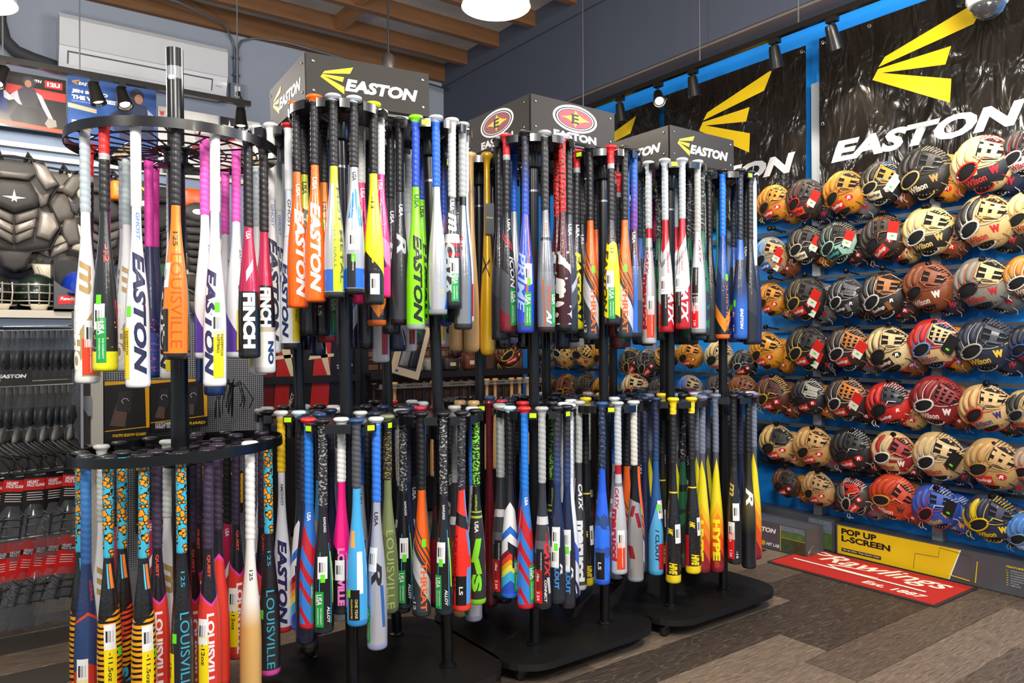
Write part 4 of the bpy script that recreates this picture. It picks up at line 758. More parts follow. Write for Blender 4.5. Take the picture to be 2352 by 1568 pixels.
for tier, z, tilt in (('u', 1.80, .0), ('l', .885, .052)):
    c = rc(z)-off
    T = Matrix.Translation(c) @ Matrix.Rotation(tilt, 4, Vector((-.59, -.807, 0)))   # the loaded ring hangs a little askew
    n = 56; v = []; f = []
    for r, zz in ((.300, -.014), (.300, .014), (.2965, .014), (.2965, -.014)):
        v += [(r*cos(2*pi*i/n), r*sin(2*pi*i/n), zz) for i in range(n)]
    for j in range(4):
        for i in range(n): f.append((j*n+i, j*n+(i+1) % n, ((j+1) % 4)*n+(i+1) % n, ((j+1) % 4)*n+i))
    obj('ring_band', xf((v, f), T), BLACK, rr, 40)
    wires = []
    for r, zz in ((.235, -.01), (.145, -.012), (.07, -.01)):
        wires.append(tube([(r*cos(2*pi*i/40), r*sin(2*pi*i/40), zz) for i in range(40)], .003, 6, True))
    obj('wire_ring', xf(join(*wires), T), BLACK, rr, 40)
    sp = []
    for i in range(20):
        a = 2*pi*i/20; b = a+pi/20*.8
        sp.append(tube([(.298*cos(a), .298*sin(a), -.008), (.245*cos(a+.03), .245*sin(a+.03), -.013), (.235*cos(b), .235*sin(b), -.012), (.05*cos(b), .05*sin(b), -.012)], .0028, 6))
    obj('spokes', xf(join(*sp), T), BLACK, rr, 40)
    obj('hub_collar', xf(lathe([(.027, -.06), (.05, -.055), (.052, -.05), (.034, -.045), (.034, -.01), (.055, -.006), (.055, 0), (.027, .004)], 24), T), BLACK, rr, 40)
    its = S['R'+tier]
    pos = {}
    for a, r, code, ln in its:
        p = T @ Vector((r*cos(radians(a)), r*sin(radians(a)), 0)); pos.setdefault(code, []).append((p+off, ln))
    for code, L in pos.items():
        L.sort(key=lambda q: q[0].xy.length)
        for k, (p, ln) in enumerate(L):
            lab = D[code][0]+', %s ring of round rack' % ('upper' if tier == 'u' else 'lower')+ordinal_suffix(len(L), k)
            hang_bat(code, p.x, p.y, p.z+.019, ln, lab, 'bats on the %s ring of the round rack' % ('upper' if tier == 'u' else 'lower'), rnd.uniform(-12, 12))
# ================================================================== glove wall
RAIL = mat('rail_charcoal', '#4a4d54', .5, .3)
POSTG = mat('post_grey', '#9aa0a6', .45, .4)
RZ = (1.865, 1.572, 1.277, .985, .70, .455)
rails = thing('wall_rail_grid', 'grey posts and dark horizontal rails fixed to the blue wall behind the gloves', 'wall rack', (4.09, 3, 0))
for py in (1.16, 1.83, 2.50, 3.17, 3.84, 4.51):
    obj('upright_post', mv(box(4.045, 4.099, py-.026, py+.026, .02, 2.72 if py == 2.50 else 2.0), -4.09, -3, 0), POSTG, rails)
for z in RZ: obj('rail', mv(box(4.025, 4.044, .6, 4.9, z-.011, z+.011), -4.09, -3, 0), RAIL, rails)

# ------------------------------------------------------------------ baseball gloves
BINDW = {}
def leather(c):
    c = '#'+''.join('%02x' % int(int(c[i:i+2], 16)*.9) for i in (1, 3, 5))
    return mat('leather_'+c.lstrip('#'), c, .40, 0, .12, .16, 9, .25, 55)
DARKL = mat('glove_lining', '#0d0e12', .95)
def gr_r(ph):
    d = ph-radians(52)
    return 1.0+.085*cos(d)-.03*cos(2*d)-.06*math.exp(-((ph-radians(262))/.5)**2)
def gW(u, v):
    ph = atan2(v, u)
    if ph < 0: ph += 2*pi
    q = min(1, sqrt(u*u+v*v)/gr_r(ph)); return .54*(1-q**2.3)**.60
def conf(u, v, h): return (u, v, gW(u, v)+h)
def cpoly(P, h, sub=3, rings=(1, .75, .45, .15), edge=.03):
    Q = []
    for i in range(len(P)):
        a, b = P[i], P[(i+1) % len(P)]
        Q += [(a[0]+(b[0]-a[0])*k/sub, a[1]+(b[1]-a[1])*k/sub) for k in range(sub)]
    cx = sum(p[0] for p in Q)/len(Q); cy = sum(p[1] for p in Q)/len(Q); n = len(Q)
    v = [conf(x, y, h-edge) for x, y in Q]; f = []
    for s in rings: v += [conf(cx+(x-cx)*s, cy+(y-cy)*s, h) for x, y in Q]
    for j in range(len(rings)):
        for i in range(n): f.append((j*n+i, j*n+(i+1) % n, (j+1)*n+(i+1) % n, (j+1)*n+i))
    v.append(conf(cx, cy, h)); m = len(v)-1; o = len(rings)*n
    for i in range(n): f.append((o+i, o+(i+1) % n, m))
    return v, f
def ctube(P, h, r, closed=False, n=6): return tube([conf(x, y, h) for x, y in P], r, n, closed)
def bez(a, c, b, n=7): return [((1-t)**2*a[0]+2*t*(1-t)*c[0]+t*t*b[0], (1-t)**2*a[1]+2*t*(1-t)*c[1]+t*t*b[1]) for t in [i/(n-1) for i in range(n)]]
def lin(a, b, n=5): return [(a[0]+(b[0]-a[0])*i/(n-1), a[1]+(b[1]-a[1])*i/(n-1)) for i in range(n)]
FING = [((-.60, -.56), (-1.02, -.22), (-.86, .24)), ((-.56, -.22), (-.92, .12), (-.64, .60)), ((-.44, .02), (-.70, .42), (-.38, .82)), ((-.24, .16), (-.38, .52), (-.10, .95))]
HOLE = ellipse(-.29, -.19, .44, .235, radians(40), 20)
HEEL = ellipse(.24, -.74, .36, .13, radians(24), 18)
WEB = [(-.04, .36), (.0, .88), (.42, .96), (.92, .60), (.70, .16), (.26, .16)]
def wmap(a, b):   # position inside the web: a across, b up
    p00, p10, p11, p01 = (.06, .26), (.72, .24), (.84, .64), (.06, .88)
    return ((1-a)*(1-b)*p00[0]+a*(1-b)*p10[0]+a*b*p11[0]+(1-a)*b*p01[0], (1-a)*(1-b)*p00[1]+a*(1-b)*p10[1]+a*b*p11[1]+(1-a)*b*p01[1])
def wbar(a0, b0, a1, b1, wd, h):
    n = 5; L = []; R = []
    for i in range(n):
        t = i/(n-1); a, b = a0+(a1-a0)*t, b0+(b1-b0)*t
        dx, dy = a1-a0, b1-b0; q = sqrt(dx*dx+dy*dy); nx, ny = -dy/q*wd, dx/q*wd
        L.append(wmap(a+nx, b+ny)); R.append(wmap(a-nx, b-ny))
    v = [conf(*p, h) for p in L]+[conf(*p, h) for p in R]+[conf(*p, h-.05) for p in L]+[conf(*p, h-.05) for p in R]
    f = []
    for i in range(n-1):
        f += [(i, i+n, i+n+1, i+1), (i, i+1, i+1+2*n, i+2*n), (i+n, i+3*n, i+1+3*n, i+1+n)]
    f += [(0, 2*n, 3*n, n), (n-1, 2*n-1, 4*n-1, 3*n-1)]
    return v, f
WEBS = {
 'H': lambda: [wbar(0, .22, 1, .22, .11, .05), wbar(0, .70, 1, .70, .11, .05), wbar(.28, 0, .28, 1, .11, .075), wbar(.68, 0, .68, 1, .11, .075), wbar(0, .98, 1, .98, .05, .05), wbar(0, .02, 1, .02, .05, .05)],
 'I': lambda: [wbar(.5, 0, .5, 1, .16, .06), wbar(0, .9, 1, .9, .10, .05), wbar(0, .06, 1, .06, .10, .05), wbar(0, .5, 1, .5, .05, .04)],
 'T': lambda: [wbar(.2, 0, .2, 1, .07, .05), wbar(.5, .0, .5, 1, .07, .06), wbar(.8, 0, .8, 1, .07, .05), wbar(0, .95, 1, .95, .07, .06), wbar(0, .3, 1, .5, .04, .07), wbar(0, .62, 1, .75, .04, .07)],
 'B': lambda: [wbar(0, .5, 1, .5, .48, .05), wbar(.34, .1, .34, .9, .03, .07), wbar(.66, .1, .66, .9, .03, .07), wbar(.1, .66, .9, .66, .03, .07), wbar(.1, .34, .9, .34, .03, .07)],
}
_GG = {}
def gg(key, fn):
    if key not in _GG: _GG[key] = fn()
    return _GG[key]
def g_shell():
    n = 44; R = (.0, .22, .42, .60, .76, .88, .95, 1.0); v = [conf(0, 0, 0)]; f = []
    for q in R[1:]:
        for i in range(n):
            ph = 2*pi*i/n; r = gr_r(ph)*q; sc = 1+(.025*abs(sin((ph-1.75)*3.9)) if q > .9 and 1.6 < ph < 3.6 else 0)
            v.append(conf(r*cos(ph)*sc, r*sin(ph)*sc, 0) if q < 1 else (r*cos(ph)*sc, r*sin(ph)*sc, .0))
    for s, z in ((1.0, -.10), (.9, -.24), (.6, -.33), (.2, -.35)):
        for i in range(n):
            ph = 2*pi*i/n; r = gr_r(ph)*s; v.append((r*cos(ph), r*sin(ph), z))
    for i in range(n): f.append((0, 1+i, 1+(i+1) % n))
    for j in range(len(R)-1+3):
        for i in range(n): f.append((1+j*n+i, 1+(j+1)*n+i, 1+(j+1)*n+(i+1) % n, 1+j*n+(i+1) % n))
    f.append(tuple(reversed(range(1+(len(R)+2)*n, 1+(len(R)+3)*n))))
    return v, f
def g_finger(k):
    P = bez(*FING[k], 9); L = []
    for i, (x, y) in enumerate(P): L.append((x, y, gW(x, y)-.062-(.05 if i == 8 else 0)))
    return tube(L, [.095, .125, .14, .143, .14, .134, .125, .108, .06], 9)
def g_piping():
    gs = []
    for k in range(3):
        a = bez(*FING[k], 8); b = bez(*FING[k+1], 8)
        gs.append(tube([((p[0]+q[0])/2, (p[1]+q[1])/2, gW((p[0]+q[0])/2, (p[1]+q[1])/2)+.03) for p, q in zip(a, b)], .021, 5))
    gs.append(ctube(bez((-.10, .12), (-.14, .5), (.0, .84), 7), .02, .016, False, 5))
    gs.append(ctube(bez((.02, .0), (.45, -.02), (.92, .36), 7), .022, .016, False, 5))
    return join(*gs)
def g_laces():
    gs = []
    for i in range(11):
        ph = radians(22+i*6.6); r = gr_r(ph)
        a = (r*.99*cos(ph), r*.99*sin(ph)); b = (r*.86*cos(ph+.05), r*.86*sin(ph+.05))
        gs.append(tube([(a[0]*1.02, a[1]*1.02, -.04), (a[0], a[1], .05), conf(b[0], b[1], .03)], .02, 5))
    for i in range(7):
        ph = radians(262+i*9); r = gr_r(ph); a = (r*.98*cos(ph), r*.98*sin(ph)); b = (r*.84*cos(ph+.06), r*.84*sin(ph+.06))
        gs.append(tube([(a[0], a[1], -.02), conf(b[0], b[1], .03)], .018, 5))
    for s in (-1, 1): gs.append(tube([conf(.22, .30, .06), conf(.30+.10*s, .26+.04*s, .11), conf(.34+.22*s, .18+.07*s, .05)], .02, 5))
    gs.append(tube([conf(-.72, -.68, .02), (-.80, -.86, .10), (-.70, -1.0, .06)], .02, 5)); gs.append(tube([conf(-.66, -.72, .02), (-.62, -.92, .12), (-.48, -1.02, .08)], .02, 5))
    gs.append(tube([conf(.80, -.30, .02), (.94, -.40, .16), (.98, -.56, .1)], .02, 5))
    return join(*gs)
c42, s42 = cos(radians(20)), sin(radians(20))
def rot_rect(cx, cy, a, b, r):
    c, s = cos(radians(r)), sin(radians(r)); return [(cx+x*c-y*s, cy+x*s+y*c) for x, y in ((-a, -b), (a, -b), (a, b), (-a, b))]
def ctext(s, cx, cy, wd, ht, r, h, bold=.03, shear=.15):
    v, f, _ = text_cut(s, bold, shear, 5, 2); c, q = cos(radians(r)), sin(radians(r))
    return [conf(cx+(x-.5)*wd*c-(y-.5)*ht*q, cy+(x-.5)*wd*q+(y-.5)*ht*c, h) for x, y in v], f
def glove(label, group, M, body, fing=None, web=None, trim='#cfc7b8', lace=None, kind='I', thumb=None, strap=None, brand='W', patch=None, btext='#b01f2c', logo='#b01f2c', piping=None, tags=(), stripe=None):
    """one glove, palm away from the viewer: shell, four fingers, web, openings, strap, lettering, laces"""
    fing = fing or body; web = web or body; lace = lace or trim; thumb = thumb or body; strap = strap or thumb; piping = piping or trim
    t = thing('baseball_glove', label, 'baseball glove', group=group, M=M)
    def part(nm, key, fn, c, m=None, sm=50): return obj(nm, gg(key, fn), m or leather(c), t, sm)
    part('shell', 'shell', g_shell, body, sm=True)
    for k in range(4): part('finger', 'f%d' % k, lambda: g_finger(k), stripe if (stripe and k % 2 == 0) else fing, sm=True)
    part('finger_piping', 'pip', g_piping, piping)
    part('thumb_panel', 'thumb', lambda: cpoly([(.10, -.10), (.55, .02), (.97, .36), (1.02, .0), (.80, -.50), (.42, -.55), (.12, -.34)], .018), thumb)
    part('web_gap', 'webgap', lambda: cpoly(WEB, .012), '#14110e', DARKL)
    part('web', 'web'+kind, lambda: join(*WEBS[kind](), ctube(WEB, .03, .035, True, 6)), web)
    h = part('hand_opening', 'hole', lambda: cpoly(HOLE, .012, 1), '', DARKL)
    obj('opening_binding', gg('holeb', lambda: ctube(HOLE, .02, .036, True, 7)), leather(trim), h, 50)
    part('wrist_strap', 'strap', lambda: cpoly(rot_rect(.06, -.50, .50, .19, 22), .045), strap)
    hh = part('heel_opening', 'heel', lambda: cpoly(HEEL, .016, 1), '', DARKL)
    obj('opening_binding', gg('heelb', lambda: ctube(HEEL[8:]+HEEL[:1], .025, .028, False, 6)), leather(trim), hh, 50)
    if brand == 'W':
        obj('brand_lettering', gg('tw', lambda: ctext('Wilson', .04, -.50, .74, .24, 22, .052)), flat(btext, .5), t)
        obj('logo', gg('lw', lambda: ctext('W', .60, -.12, .30, .28, 14, .03, .09, 0)), flat(logo, .5), t)
    else:
        p = obj('brand_patch', gg('patch', lambda: cpoly(rot_rect(.02, -.50, .36, .18, 24), .056)), flat(patch or '#c9201e', .5), t)
        obj('brand_lettering', gg('tr', lambda: ctext('Rawlings', .02, -.50, .62, .19, 24, .062)), flat(btext, .5), p)
        lo = obj('logo', gg('lr', lambda: cpoly(ellipse(.56, -.12, .17, .13, .2, 14), .028, 1)), flat(logo, .5), t)
        obj('lettering', gg('lrt', lambda: ctext('R', .56, -.12, .16, .15, 14, .034, .04, .3)), flat('#f4f0ec', .5), lo)
    part('laces', 'laces', g_laces, lace)['kind'] = 'stuff'
    for k, tc in enumerate(tags):
        q = rot_rect(.80-.10*k, .20-.46*k, .22, .38, -25)
        g = prism(q, .50-.12*k, .512-.12*k); a = obj('hang_tag', g, flat({'red': '#d8281e', 'white': '#e4e0da', 'black': '#1c1a19', 'lime': '#b8d022'}[tc], .45), t)
        q2 = rot_rect(.70-.10*k, -.02-.46*k, .215, .15, -25)
        if tc == 'red': obj('barcode_panel', prism(q2, .512-.12*k, .515-.12*k), flat('#e9e6e0', .5), a)
        obj('price_tab', prism(rot_rect(.72-.10*k, .0-.46*k, .07, .04, -25), .516-.12*k, .518-.12*k), flat('#67dd22', .5), a)
    return t
BL, TAN, OR_, BLD, BR, NAVY, REDL = '#26221f', '#d8b078', '#d68a1e', '#e0bf82', '#7d4426', '#23293f', '#b3221c'
RR = dict(brand='R', patch='#cc2a1e', btext='#f6efe8', logo='#c01c22')
GL = [  # Y, Z, half size, tilt, words, colours
(2.709, 2.025, .115, 0, 'orange glove with open H web', dict(body=OR_, trim='#8a5a14', lace='#e6c25a', kind='H', **RR)),
(2.501, 2.013, .126, -5, 'dark brown glove with red trim and red tag', dict(body='#3a2f2a', trim='#c22820', lace='#2a2320', kind='H', tags=('red',), brand='R', patch='#e2452a', btext='#7d1612', logo='#c8281e')),
(2.261, 2.012, .130, 0, 'bright orange glove with black laces', dict(body=OR_, trim='#a8690f', lace='#2c2118', kind='I', **RR)),
(2.056, 2.030, .120, -8, 'black and orange glove with sky blue laces', dict(body=BL, fing=BL, web='#e09a1e', trim='#e3c88a', lace='#6aa6dc', kind='I', tags=('white',), brand='R', patch='#ded0ac', btext='#2a241e', logo='#c8c0ac', strap=BL)),
(1.836, 2.042, .139, 0, 'large black glove with tan binding', dict(body=BL, trim='#dcbc74', lace='#a89a7a', kind='I', btext='#efe3c6', logo='#b08a4a', piping='#3a352e')),
(1.566, 2.034, .144, 0, 'blonde and navy glove with red binding', dict(body='#e6c98a', fing='#e6c98a', web='#e9cf92', trim='#d8261c', thumb='#20222c', strap='#20222c', lace='#c4203a', kind='H', btext='#c43a34', logo='#c01c2e', piping='#ded6cc')),
(1.390, 2.055, .110, 0, 'black glove with red lines and white strap', dict(body=BL, trim='#e6e4e0', thumb='#e6e2dc', piping='#c42a22', kind='H', btext='#b3202c')),
(2.735, 1.712, .119, 0, 'light blue and tan glove with two red tags', dict(body='#c9a46a', fing='#5f97cc', trim='#5f97cc', kind='I', tags=('red', 'red'), brand='R', patch='#2450a8', btext='#e8e8f0', logo='#2450a8')),
(2.502, 1.751, .116, 0, 'black glove with white club initials', dict(body=BL, trim='#cfc4a8', lace='#b9b09a', kind='I', tags=('red',), brand='R', patch='#e4d8bc', btext='#2c261e', logo='#26221f')),
(2.301, 1.744, .122, 8, 'mint green and black glove', dict(body='#2a2624', fing='#2a2624', thumb='#a8d8c0', strap='#a8d8c0', trim='#a8d8c0', lace='#cfc4a0', kind='B', tags=('red',), brand='R', patch='#22343a', btext='#4ab8ac', logo='#1f3a40', web='#2a2422')),
(2.044, 1.734, .129, 20, 'dark chocolate glove with orange lace', dict(body='#382c25', trim='#2a211c', lace='#c4702a', kind='H', tags=('red',), brand='R', patch='#c42c20', btext='#e8ded4', logo='#c4242a')),
(1.817, 1.746, .130, 0, 'blonde glove with black panels and white binding', dict(body='#e4c985', fing='#e4c985', thumb=BL, strap=BL, trim='#e9e6e0', lace='#e4c985', kind='I', btext='#e3c77c', logo='#c8a85c', piping='#efe9da')),
(1.556, 1.756, .137, 0, 'blonde glove with black white-piped fingers', dict(body='#dcb878', fing='#292523', thumb='#dcb878', trim='#e8e6e2', lace='#8a5a2a', kind='H', btext='#c2242a', logo='#b81c2c', piping='#e9e6e0')),
(1.371, 1.771, .110, 0, 'pale blonde glove with black hook', dict(body='#e6cc8c', trim='#c2a05c', kind='T')),
(2.731, 1.449, .105, 0, 'plain orange glove with red patch', dict(body=OR_, trim='#9a6012', lace='#2c2118', kind='I', **RR)),
(2.504, 1.443, .136, 0, 'black glove with gold piping and red tag', dict(body='#25211e', trim='#c2a14a', lace='#2a2622', kind='I', tags=('red', 'red'), **RR)),
(2.252, 1.435, .118, 0, 'black and grey glove with white binding', dict(body='#2b2a2b', fing='#2b2a2b', web='#6c6c70', trim='#dcdcdc', strap='#8a8886', lace='#6c6c70', kind='B', brand='R', patch='#222222', btext='#dedede', logo='#3a3a3c')),
(2.050, 1.434, .130, 8, 'black glove with tan web and white binding', dict(body='#272320', fing='#272320', web='#b8733a', trim='#dedad2', strap='#9a6034', lace='#221d1a', kind='I', brand='R', patch='#221d1b', btext='#e4e0d8', logo='#2a2624')),
(1.818, 1.464, .134, 0, 'chestnut brown glove with oval patch', dict(body='#8c4a28', trim='#7a3d20', lace='#b0582c', kind='I', strap='#8c4a28', btext='#ecdcd0', logo='#e8dcd4', piping='#a8633c')),
(1.573, 1.465, .132, 0, 'stone grey glove with orange lines', dict(body='#8e877c', web='#d8bc84', trim='#2a2624', lace='#2a2624', kind='I', piping='#d8683a', btext='#b0282a', logo='#b0202a')),
(1.376, 1.482, .110, 0, 'amber glove with white binding', dict(body='#c8862e', trim='#ebe7e0', strap='#8a5a24', piping='#ebe7e0', kind='T', btext='#ebe4d8')),
(2.764, 1.138, .122, 0, 'golden orange glove with brown laces', dict(body='#dc9420', trim='#c6861e', lace='#4a2c12', kind='I', **RR)),
(2.490, 1.155, .139, 0, 'black glove with yellow lines and two red tags', dict(body='#25211e', trim='#cdb45a', lace='#2a2622', kind='H', tags=('red', 'red'), **RR)),
(2.246, 1.153, .130, 0, 'dark brown glove with orange basket web', dict(body='#3a2d26', web='#c4762a', trim='#d4d0c8', lace='#8f8880', kind='T', tags=('red',), **RR)),
(2.019, 1.147, .129, 12, 'blonde glove with black wrist and dark patch', dict(body='#e0c48c', trim='#241f1b', lace='#2a2420', kind='I', thumb='#e0c48c', brand='R', patch='#1c1a19', btext='#e4dccc', logo='#1c1a19')),
(1.791, 1.179, .131, 0, 'red and blonde glove with light blue trim', dict(body='#cc2a1e', fing='#cc2a1e', web='#dcc088', trim='#6a9ad8', strap='#d8ba80', thumb='#d8ba80', lace='#5a8ad0', kind='T', tags=('black',), btext='#7a4a6a', logo='#8a6a50', piping='#7fa4dc')),
(1.559, 1.173, .135, 0, 'navy glove with grey piping and yellow lettering', dict(body='#283044', trim='#b8b0aa', lace='#6a6c74', kind='I', btext='#e0bc3a', logo='#e4c040', piping='#c8c2ba')),
(1.371, 1.173, .100, 0, 'black glove with blue edge', dict(body='#2a2a2c', trim='#3a5ab8', kind='H')),
(2.723, .875, .126, 0, 'maroon brown glove with yellow lace', dict(body='#552820', trim='#c2a83c', lace='#d8b83a', kind='B', **RR)),
(2.486, .878, .113, 0, 'black glove with light grey web', dict(body='#28262a', web='#b8b2a8', trim='#2c2a2c', lace='#b8b2a8', kind='B', **RR)),
(2.256, .876, .130, 0, 'dark brown glove with orange web and red tag', dict(body='#362b25', web='#cc7c28', trim='#d4d0c8', lace='#9a948c', kind='T', tags=('red',), **RR)),
(2.021, .862, .122, 10, 'bright red glove with navy web and white laces', dict(body='#d42a1e', web='#20242e', trim='#1a1a1e', lace='#e8e6e4', kind='H', brand='R', patch='#a81c22', btext='#ece4e0', logo='#d42a1e')),
(1.780, .895, .131, -10, 'dark red glove with white binding', dict(body='#8e1c20', trim='#ebe6de', lace='#b82a24', kind='T', strap='#a01c22', btext='#f0e8e4', logo='#e8dcd8', piping='#e4dcd4')),
(1.558, .871, .121, 10, 'blonde glove with red binding and navy web lace', dict(body='#dcb67a', trim='#d4241c', lace='#2a3058', kind='H', btext='#4a3478', logo='#35306a', piping='#c4502e')),
(1.383, .873, .100, 0, 'blonde and black glove with grey binding', dict(body='#dcb878', fing='#26241f', trim='#8a8c94', kind='H')),
(2.695, .584, .120, 5, 'tan glove with black web', dict(body='#d6b070', web='#26211c', trim='#26211c', lace='#26211c', kind='B', **RR)),
(2.460, .589, .123, 5, 'camel glove with H web', dict(body='#cfa162', trim='#a87a3e', lace='#8a5a2c', kind='H', **RR)),
(2.225, .596, .129, 5, 'all black glove with white lace stitching', dict(body='#1f1e20', trim='#2a2a2c', lace='#bdbab4', kind='H', **RR)),
(2.000, .607, .121, -8, 'blonde glove with red striped fingers', dict(body='#dcbc84', fing='#dcbc84', stripe='#b3241c', web='#a81e1e', trim='#ece8e0', thumb='#9c1c22', strap='#dcbc84', lace='#c4a070', kind='I', btext='#8e2a24', logo='#e8dcd0', piping='#ece8e0')),
(1.773, .616, .129, 0, 'blonde glove with white binding and black oval', dict(body='#d8b880', trim='#ece8e2', lace='#26231f', kind='I', tags=('black',), btext='#b82a24', logo='#5a2020', piping='#e8e2d6')),
(1.529, .608, .130, -8, 'tan glove with padded strap and dark laces', dict(body='#cda468', trim='#b8863c', lace='#26282e', kind='H', **RR)),
(1.364, .616, .099, 0, 'coral pink edged glove', dict(body='#b8a08a', trim='#e07060', kind='I')),
(2.637, .357, .093, 5, 'brown and black glove with red oval patch', dict(body='#6a4026', web='#211c1a', trim='#1e1a18', thumb='#2a2320', kind='B', **RR)),
(2.429, .353, .107, 5, 'small tan glove with strap', dict(body='#c29a66', trim='#b4853e', lace='#2a2a2e', kind='H', **RR)),
(2.216, .343, .108, 30, 'charcoal glove with red web and white laces', dict(body='#38302c', web='#d8301e', trim='#c8c4bc', lace='#e8e4dc', kind='B', **RR)),
(2.001, .378, .126, -18, 'orange-red glove with gold binding', dict(body='#d2401e', trim='#c89a3a', lace='#e0a07a', kind='I', btext='#f4ece6', logo='#3a2a26', piping='#a8541c')),
(1.787, .361, .118, 12, 'royal blue glove with red piping', dict(body='#2f56b8', trim='#d8322c', lace='#d8d0d0', kind='I', btext='#c8b040', logo='#e0a030', piping='#c83a44', tags=('black',))),
(1.538, .351, .122, 0, 'navy glove with yellow binding', dict(body='#2b3050', fing='#2b3050', stripe='#e6c81a', trim='#ecca18', lace='#ecca18', kind='I', btext='#e8cc20', logo='#ecca18')),
(1.383, .308, .100, 0, 'sky blue padded glove', dict(body='#4a88d4', trim='#7f96b4', kind='B', btext='#dce6f4', logo='#dce6f4')),
]
GX = 3.935
ROWN = {2.0: 'top row', 1.75: 'second row', 1.45: 'third row', 1.15: 'fourth row', .87: 'fifth row', .60: 'sixth row', .35: 'bottom row'}
def rowname(z): return ROWN[min(ROWN, key=lambda k: abs(k-z))]
BACKC = [(dict(body=OR_, trim='#8a5a14', kind='I', **RR), 'orange'), (dict(body='#2a2624', trim='#9a948c', lace='#8f8880', kind='H'), 'black'), (dict(body='#7c4526', trim='#a8633c', kind='T', **RR), 'brown'), (dict(body='#6f6d70', trim='#c8c4bc', kind='I'), 'grey'), (dict(body='#d4ae70', trim='#2a2420', kind='H', **RR), 'tan'), (dict(body='#252c44', trim='#c8c2ba', kind='T'), 'navy'), (dict(body='#33272a', trim='#b8b0a8', kind='B', **RR), 'dark brown')]
def glove_matrix(x, y, z, s, tilt, yaw=0, pitch=8):
    base = frame((x, y, z), (0, -1, 0), (0, 0, 1))
    return base @ Matrix.Rotation(radians(yaw), 4, 'Y') @ Matrix.Rotation(radians(pitch), 4, 'X') @ Matrix.Rotation(radians(tilt-8), 4, 'Z') @ Matrix.Scale(s*1.0, 4)
HOOK = mat('hook_black', '#121214', .2, .3)
for k, (y, z, s, tl, words, kw) in enumerate(GL):
    glove(words+' on the blue wall, '+rowname(z), 'gloves hung on the blue wall', glove_matrix(GX, y, z, s*.95, tl, rnd.uniform(-6, 6)), **kw)
    if y > 1.42:
        c, cn = BACKC[(k*5+k//3) % len(BACKC)]
        if k == 46: c, cn = dict(GL[46][5]), 'royal blue'
        if k == 47: c, cn = dict(GL[47][5]), 'navy yellow-trimmed'
        glove('%s glove tucked behind the %s' % (cn, ' '.join(words.split(' with ')[0].split()[:6])+', '+rowname(z)), 'gloves tucked behind the front ones', glove_matrix(4.0, y-.075, z-.03, s*.86, tl-24, -14), **{q: v for q, v in c.items() if q != 'tags'})
    hz = min(RZ, key=lambda q: abs(q-(z+.05)))
    obj('peg_hook', join(mv(tube([(4.03, y-.02, hz), (3.9, y-.02, hz+.012)], .004, 6), -4.09, -3, 0), mv(xf(lathe([(.004, -.012), (.013, -.009), (.016, 0), (.013, .009), (.004, .012)], 10), Matrix.Rotation(pi/2, 4, 'Y')), 3.9-4.09, y-.02-3, hz+.012)), HOOK, rails, 40)
# gloves farther along the wall, glimpsed between the two bat tiers
FAR = [(4.626, .82, .13, 0, 'reddish brown', dict(body='#7a3a24', trim='#d8b03a', lace='#e0bc3a', kind='B', **RR)), (4.40, .84, .12, 10, 'olive brown', dict(body='#4a4030', trim='#3a3428', kind='T')), (4.18, .83, .125, -20, 'wide orange', dict(body='#d8921e', trim='#8a5a14', kind='I', **RR)), (4.66, 1.11, .13, -40, 'striped tan', dict(body='#d2a95c', fing='#2a2520', trim='#dcd4c0', kind='H')), (4.42, 1.11, .125, -25, 'tan', dict(body='#d8b26a', trim='#2a2420', lace='#2a2420', kind='T')), (4.20, 1.10, .11, 0, 'amber', dict(body='#e09a20', trim='#a8690f', kind='I', **RR)), (3.90, 1.05, .11, 30, 'black gold-edged', dict(body='#25211e', trim='#c2a14a', lace='#d8b86a', kind='I', **RR)), (3.74, 1.04, .11, 20, 'black silver-edged', dict(body='#2a2726', trim='#a8a29a', kind='H', **RR)), (3.56, 1.10, .10, 60, 'mustard', dict(body='#c99a4a', trim='#6a4a1e', kind='B')), (3.87, .86, .12, 10, 'blonde red-stitched', dict(body='#e0cc98', trim='#c4342a', lace='#c4342a', kind='I')), (3.62, .85, .11, 0, 'smoky black', dict(body='#3a3634', trim='#5a5450', kind='H', tags=('white',))), (3.36, 1.11, .10, 0, 'golden', dict(body='#d8901e', trim='#8a5a14', kind='I', **RR)), (3.36, .88, .10, 0, 'blue tan', dict(body='#b89a6a', fing='#3a6ac0', trim='#3a6ac0', kind='I')), (3.12, 1.10, .105, 0, 'light blonde', dict(body='#dcc48c', trim='#2a2420', kind='H')), (3.12, .90, .10, 0, 'dark grey', dict(body='#3c3a3c', trim='#8a8a8c', kind='T')), (2.93, 1.06, .09, 0, 'jet black', dict(body='#1f1e20', trim='#c8c4bc', kind='I', **RR)), (2.94, .90, .10, 0, 'russet', dict(body='#7c3f22', trim='#c2a04a', kind='H', **RR)), (4.9, 1.08, .12, -30, 'grey tan', dict(body='#8a8276', trim='#3a3632', kind='I')), (4.9, .84, .12, 10, 'coffee', dict(body='#4a3224', trim='#c8a050', kind='H', **RR))]
for (y, z, s, tl, cn, kw) in FAR:
    glove(cn+' glove on the blue wall beyond the bat racks', 'gloves on the wall beyond the bat racks', glove_matrix(GX, y, z, s*.95, tl, 8), **kw)

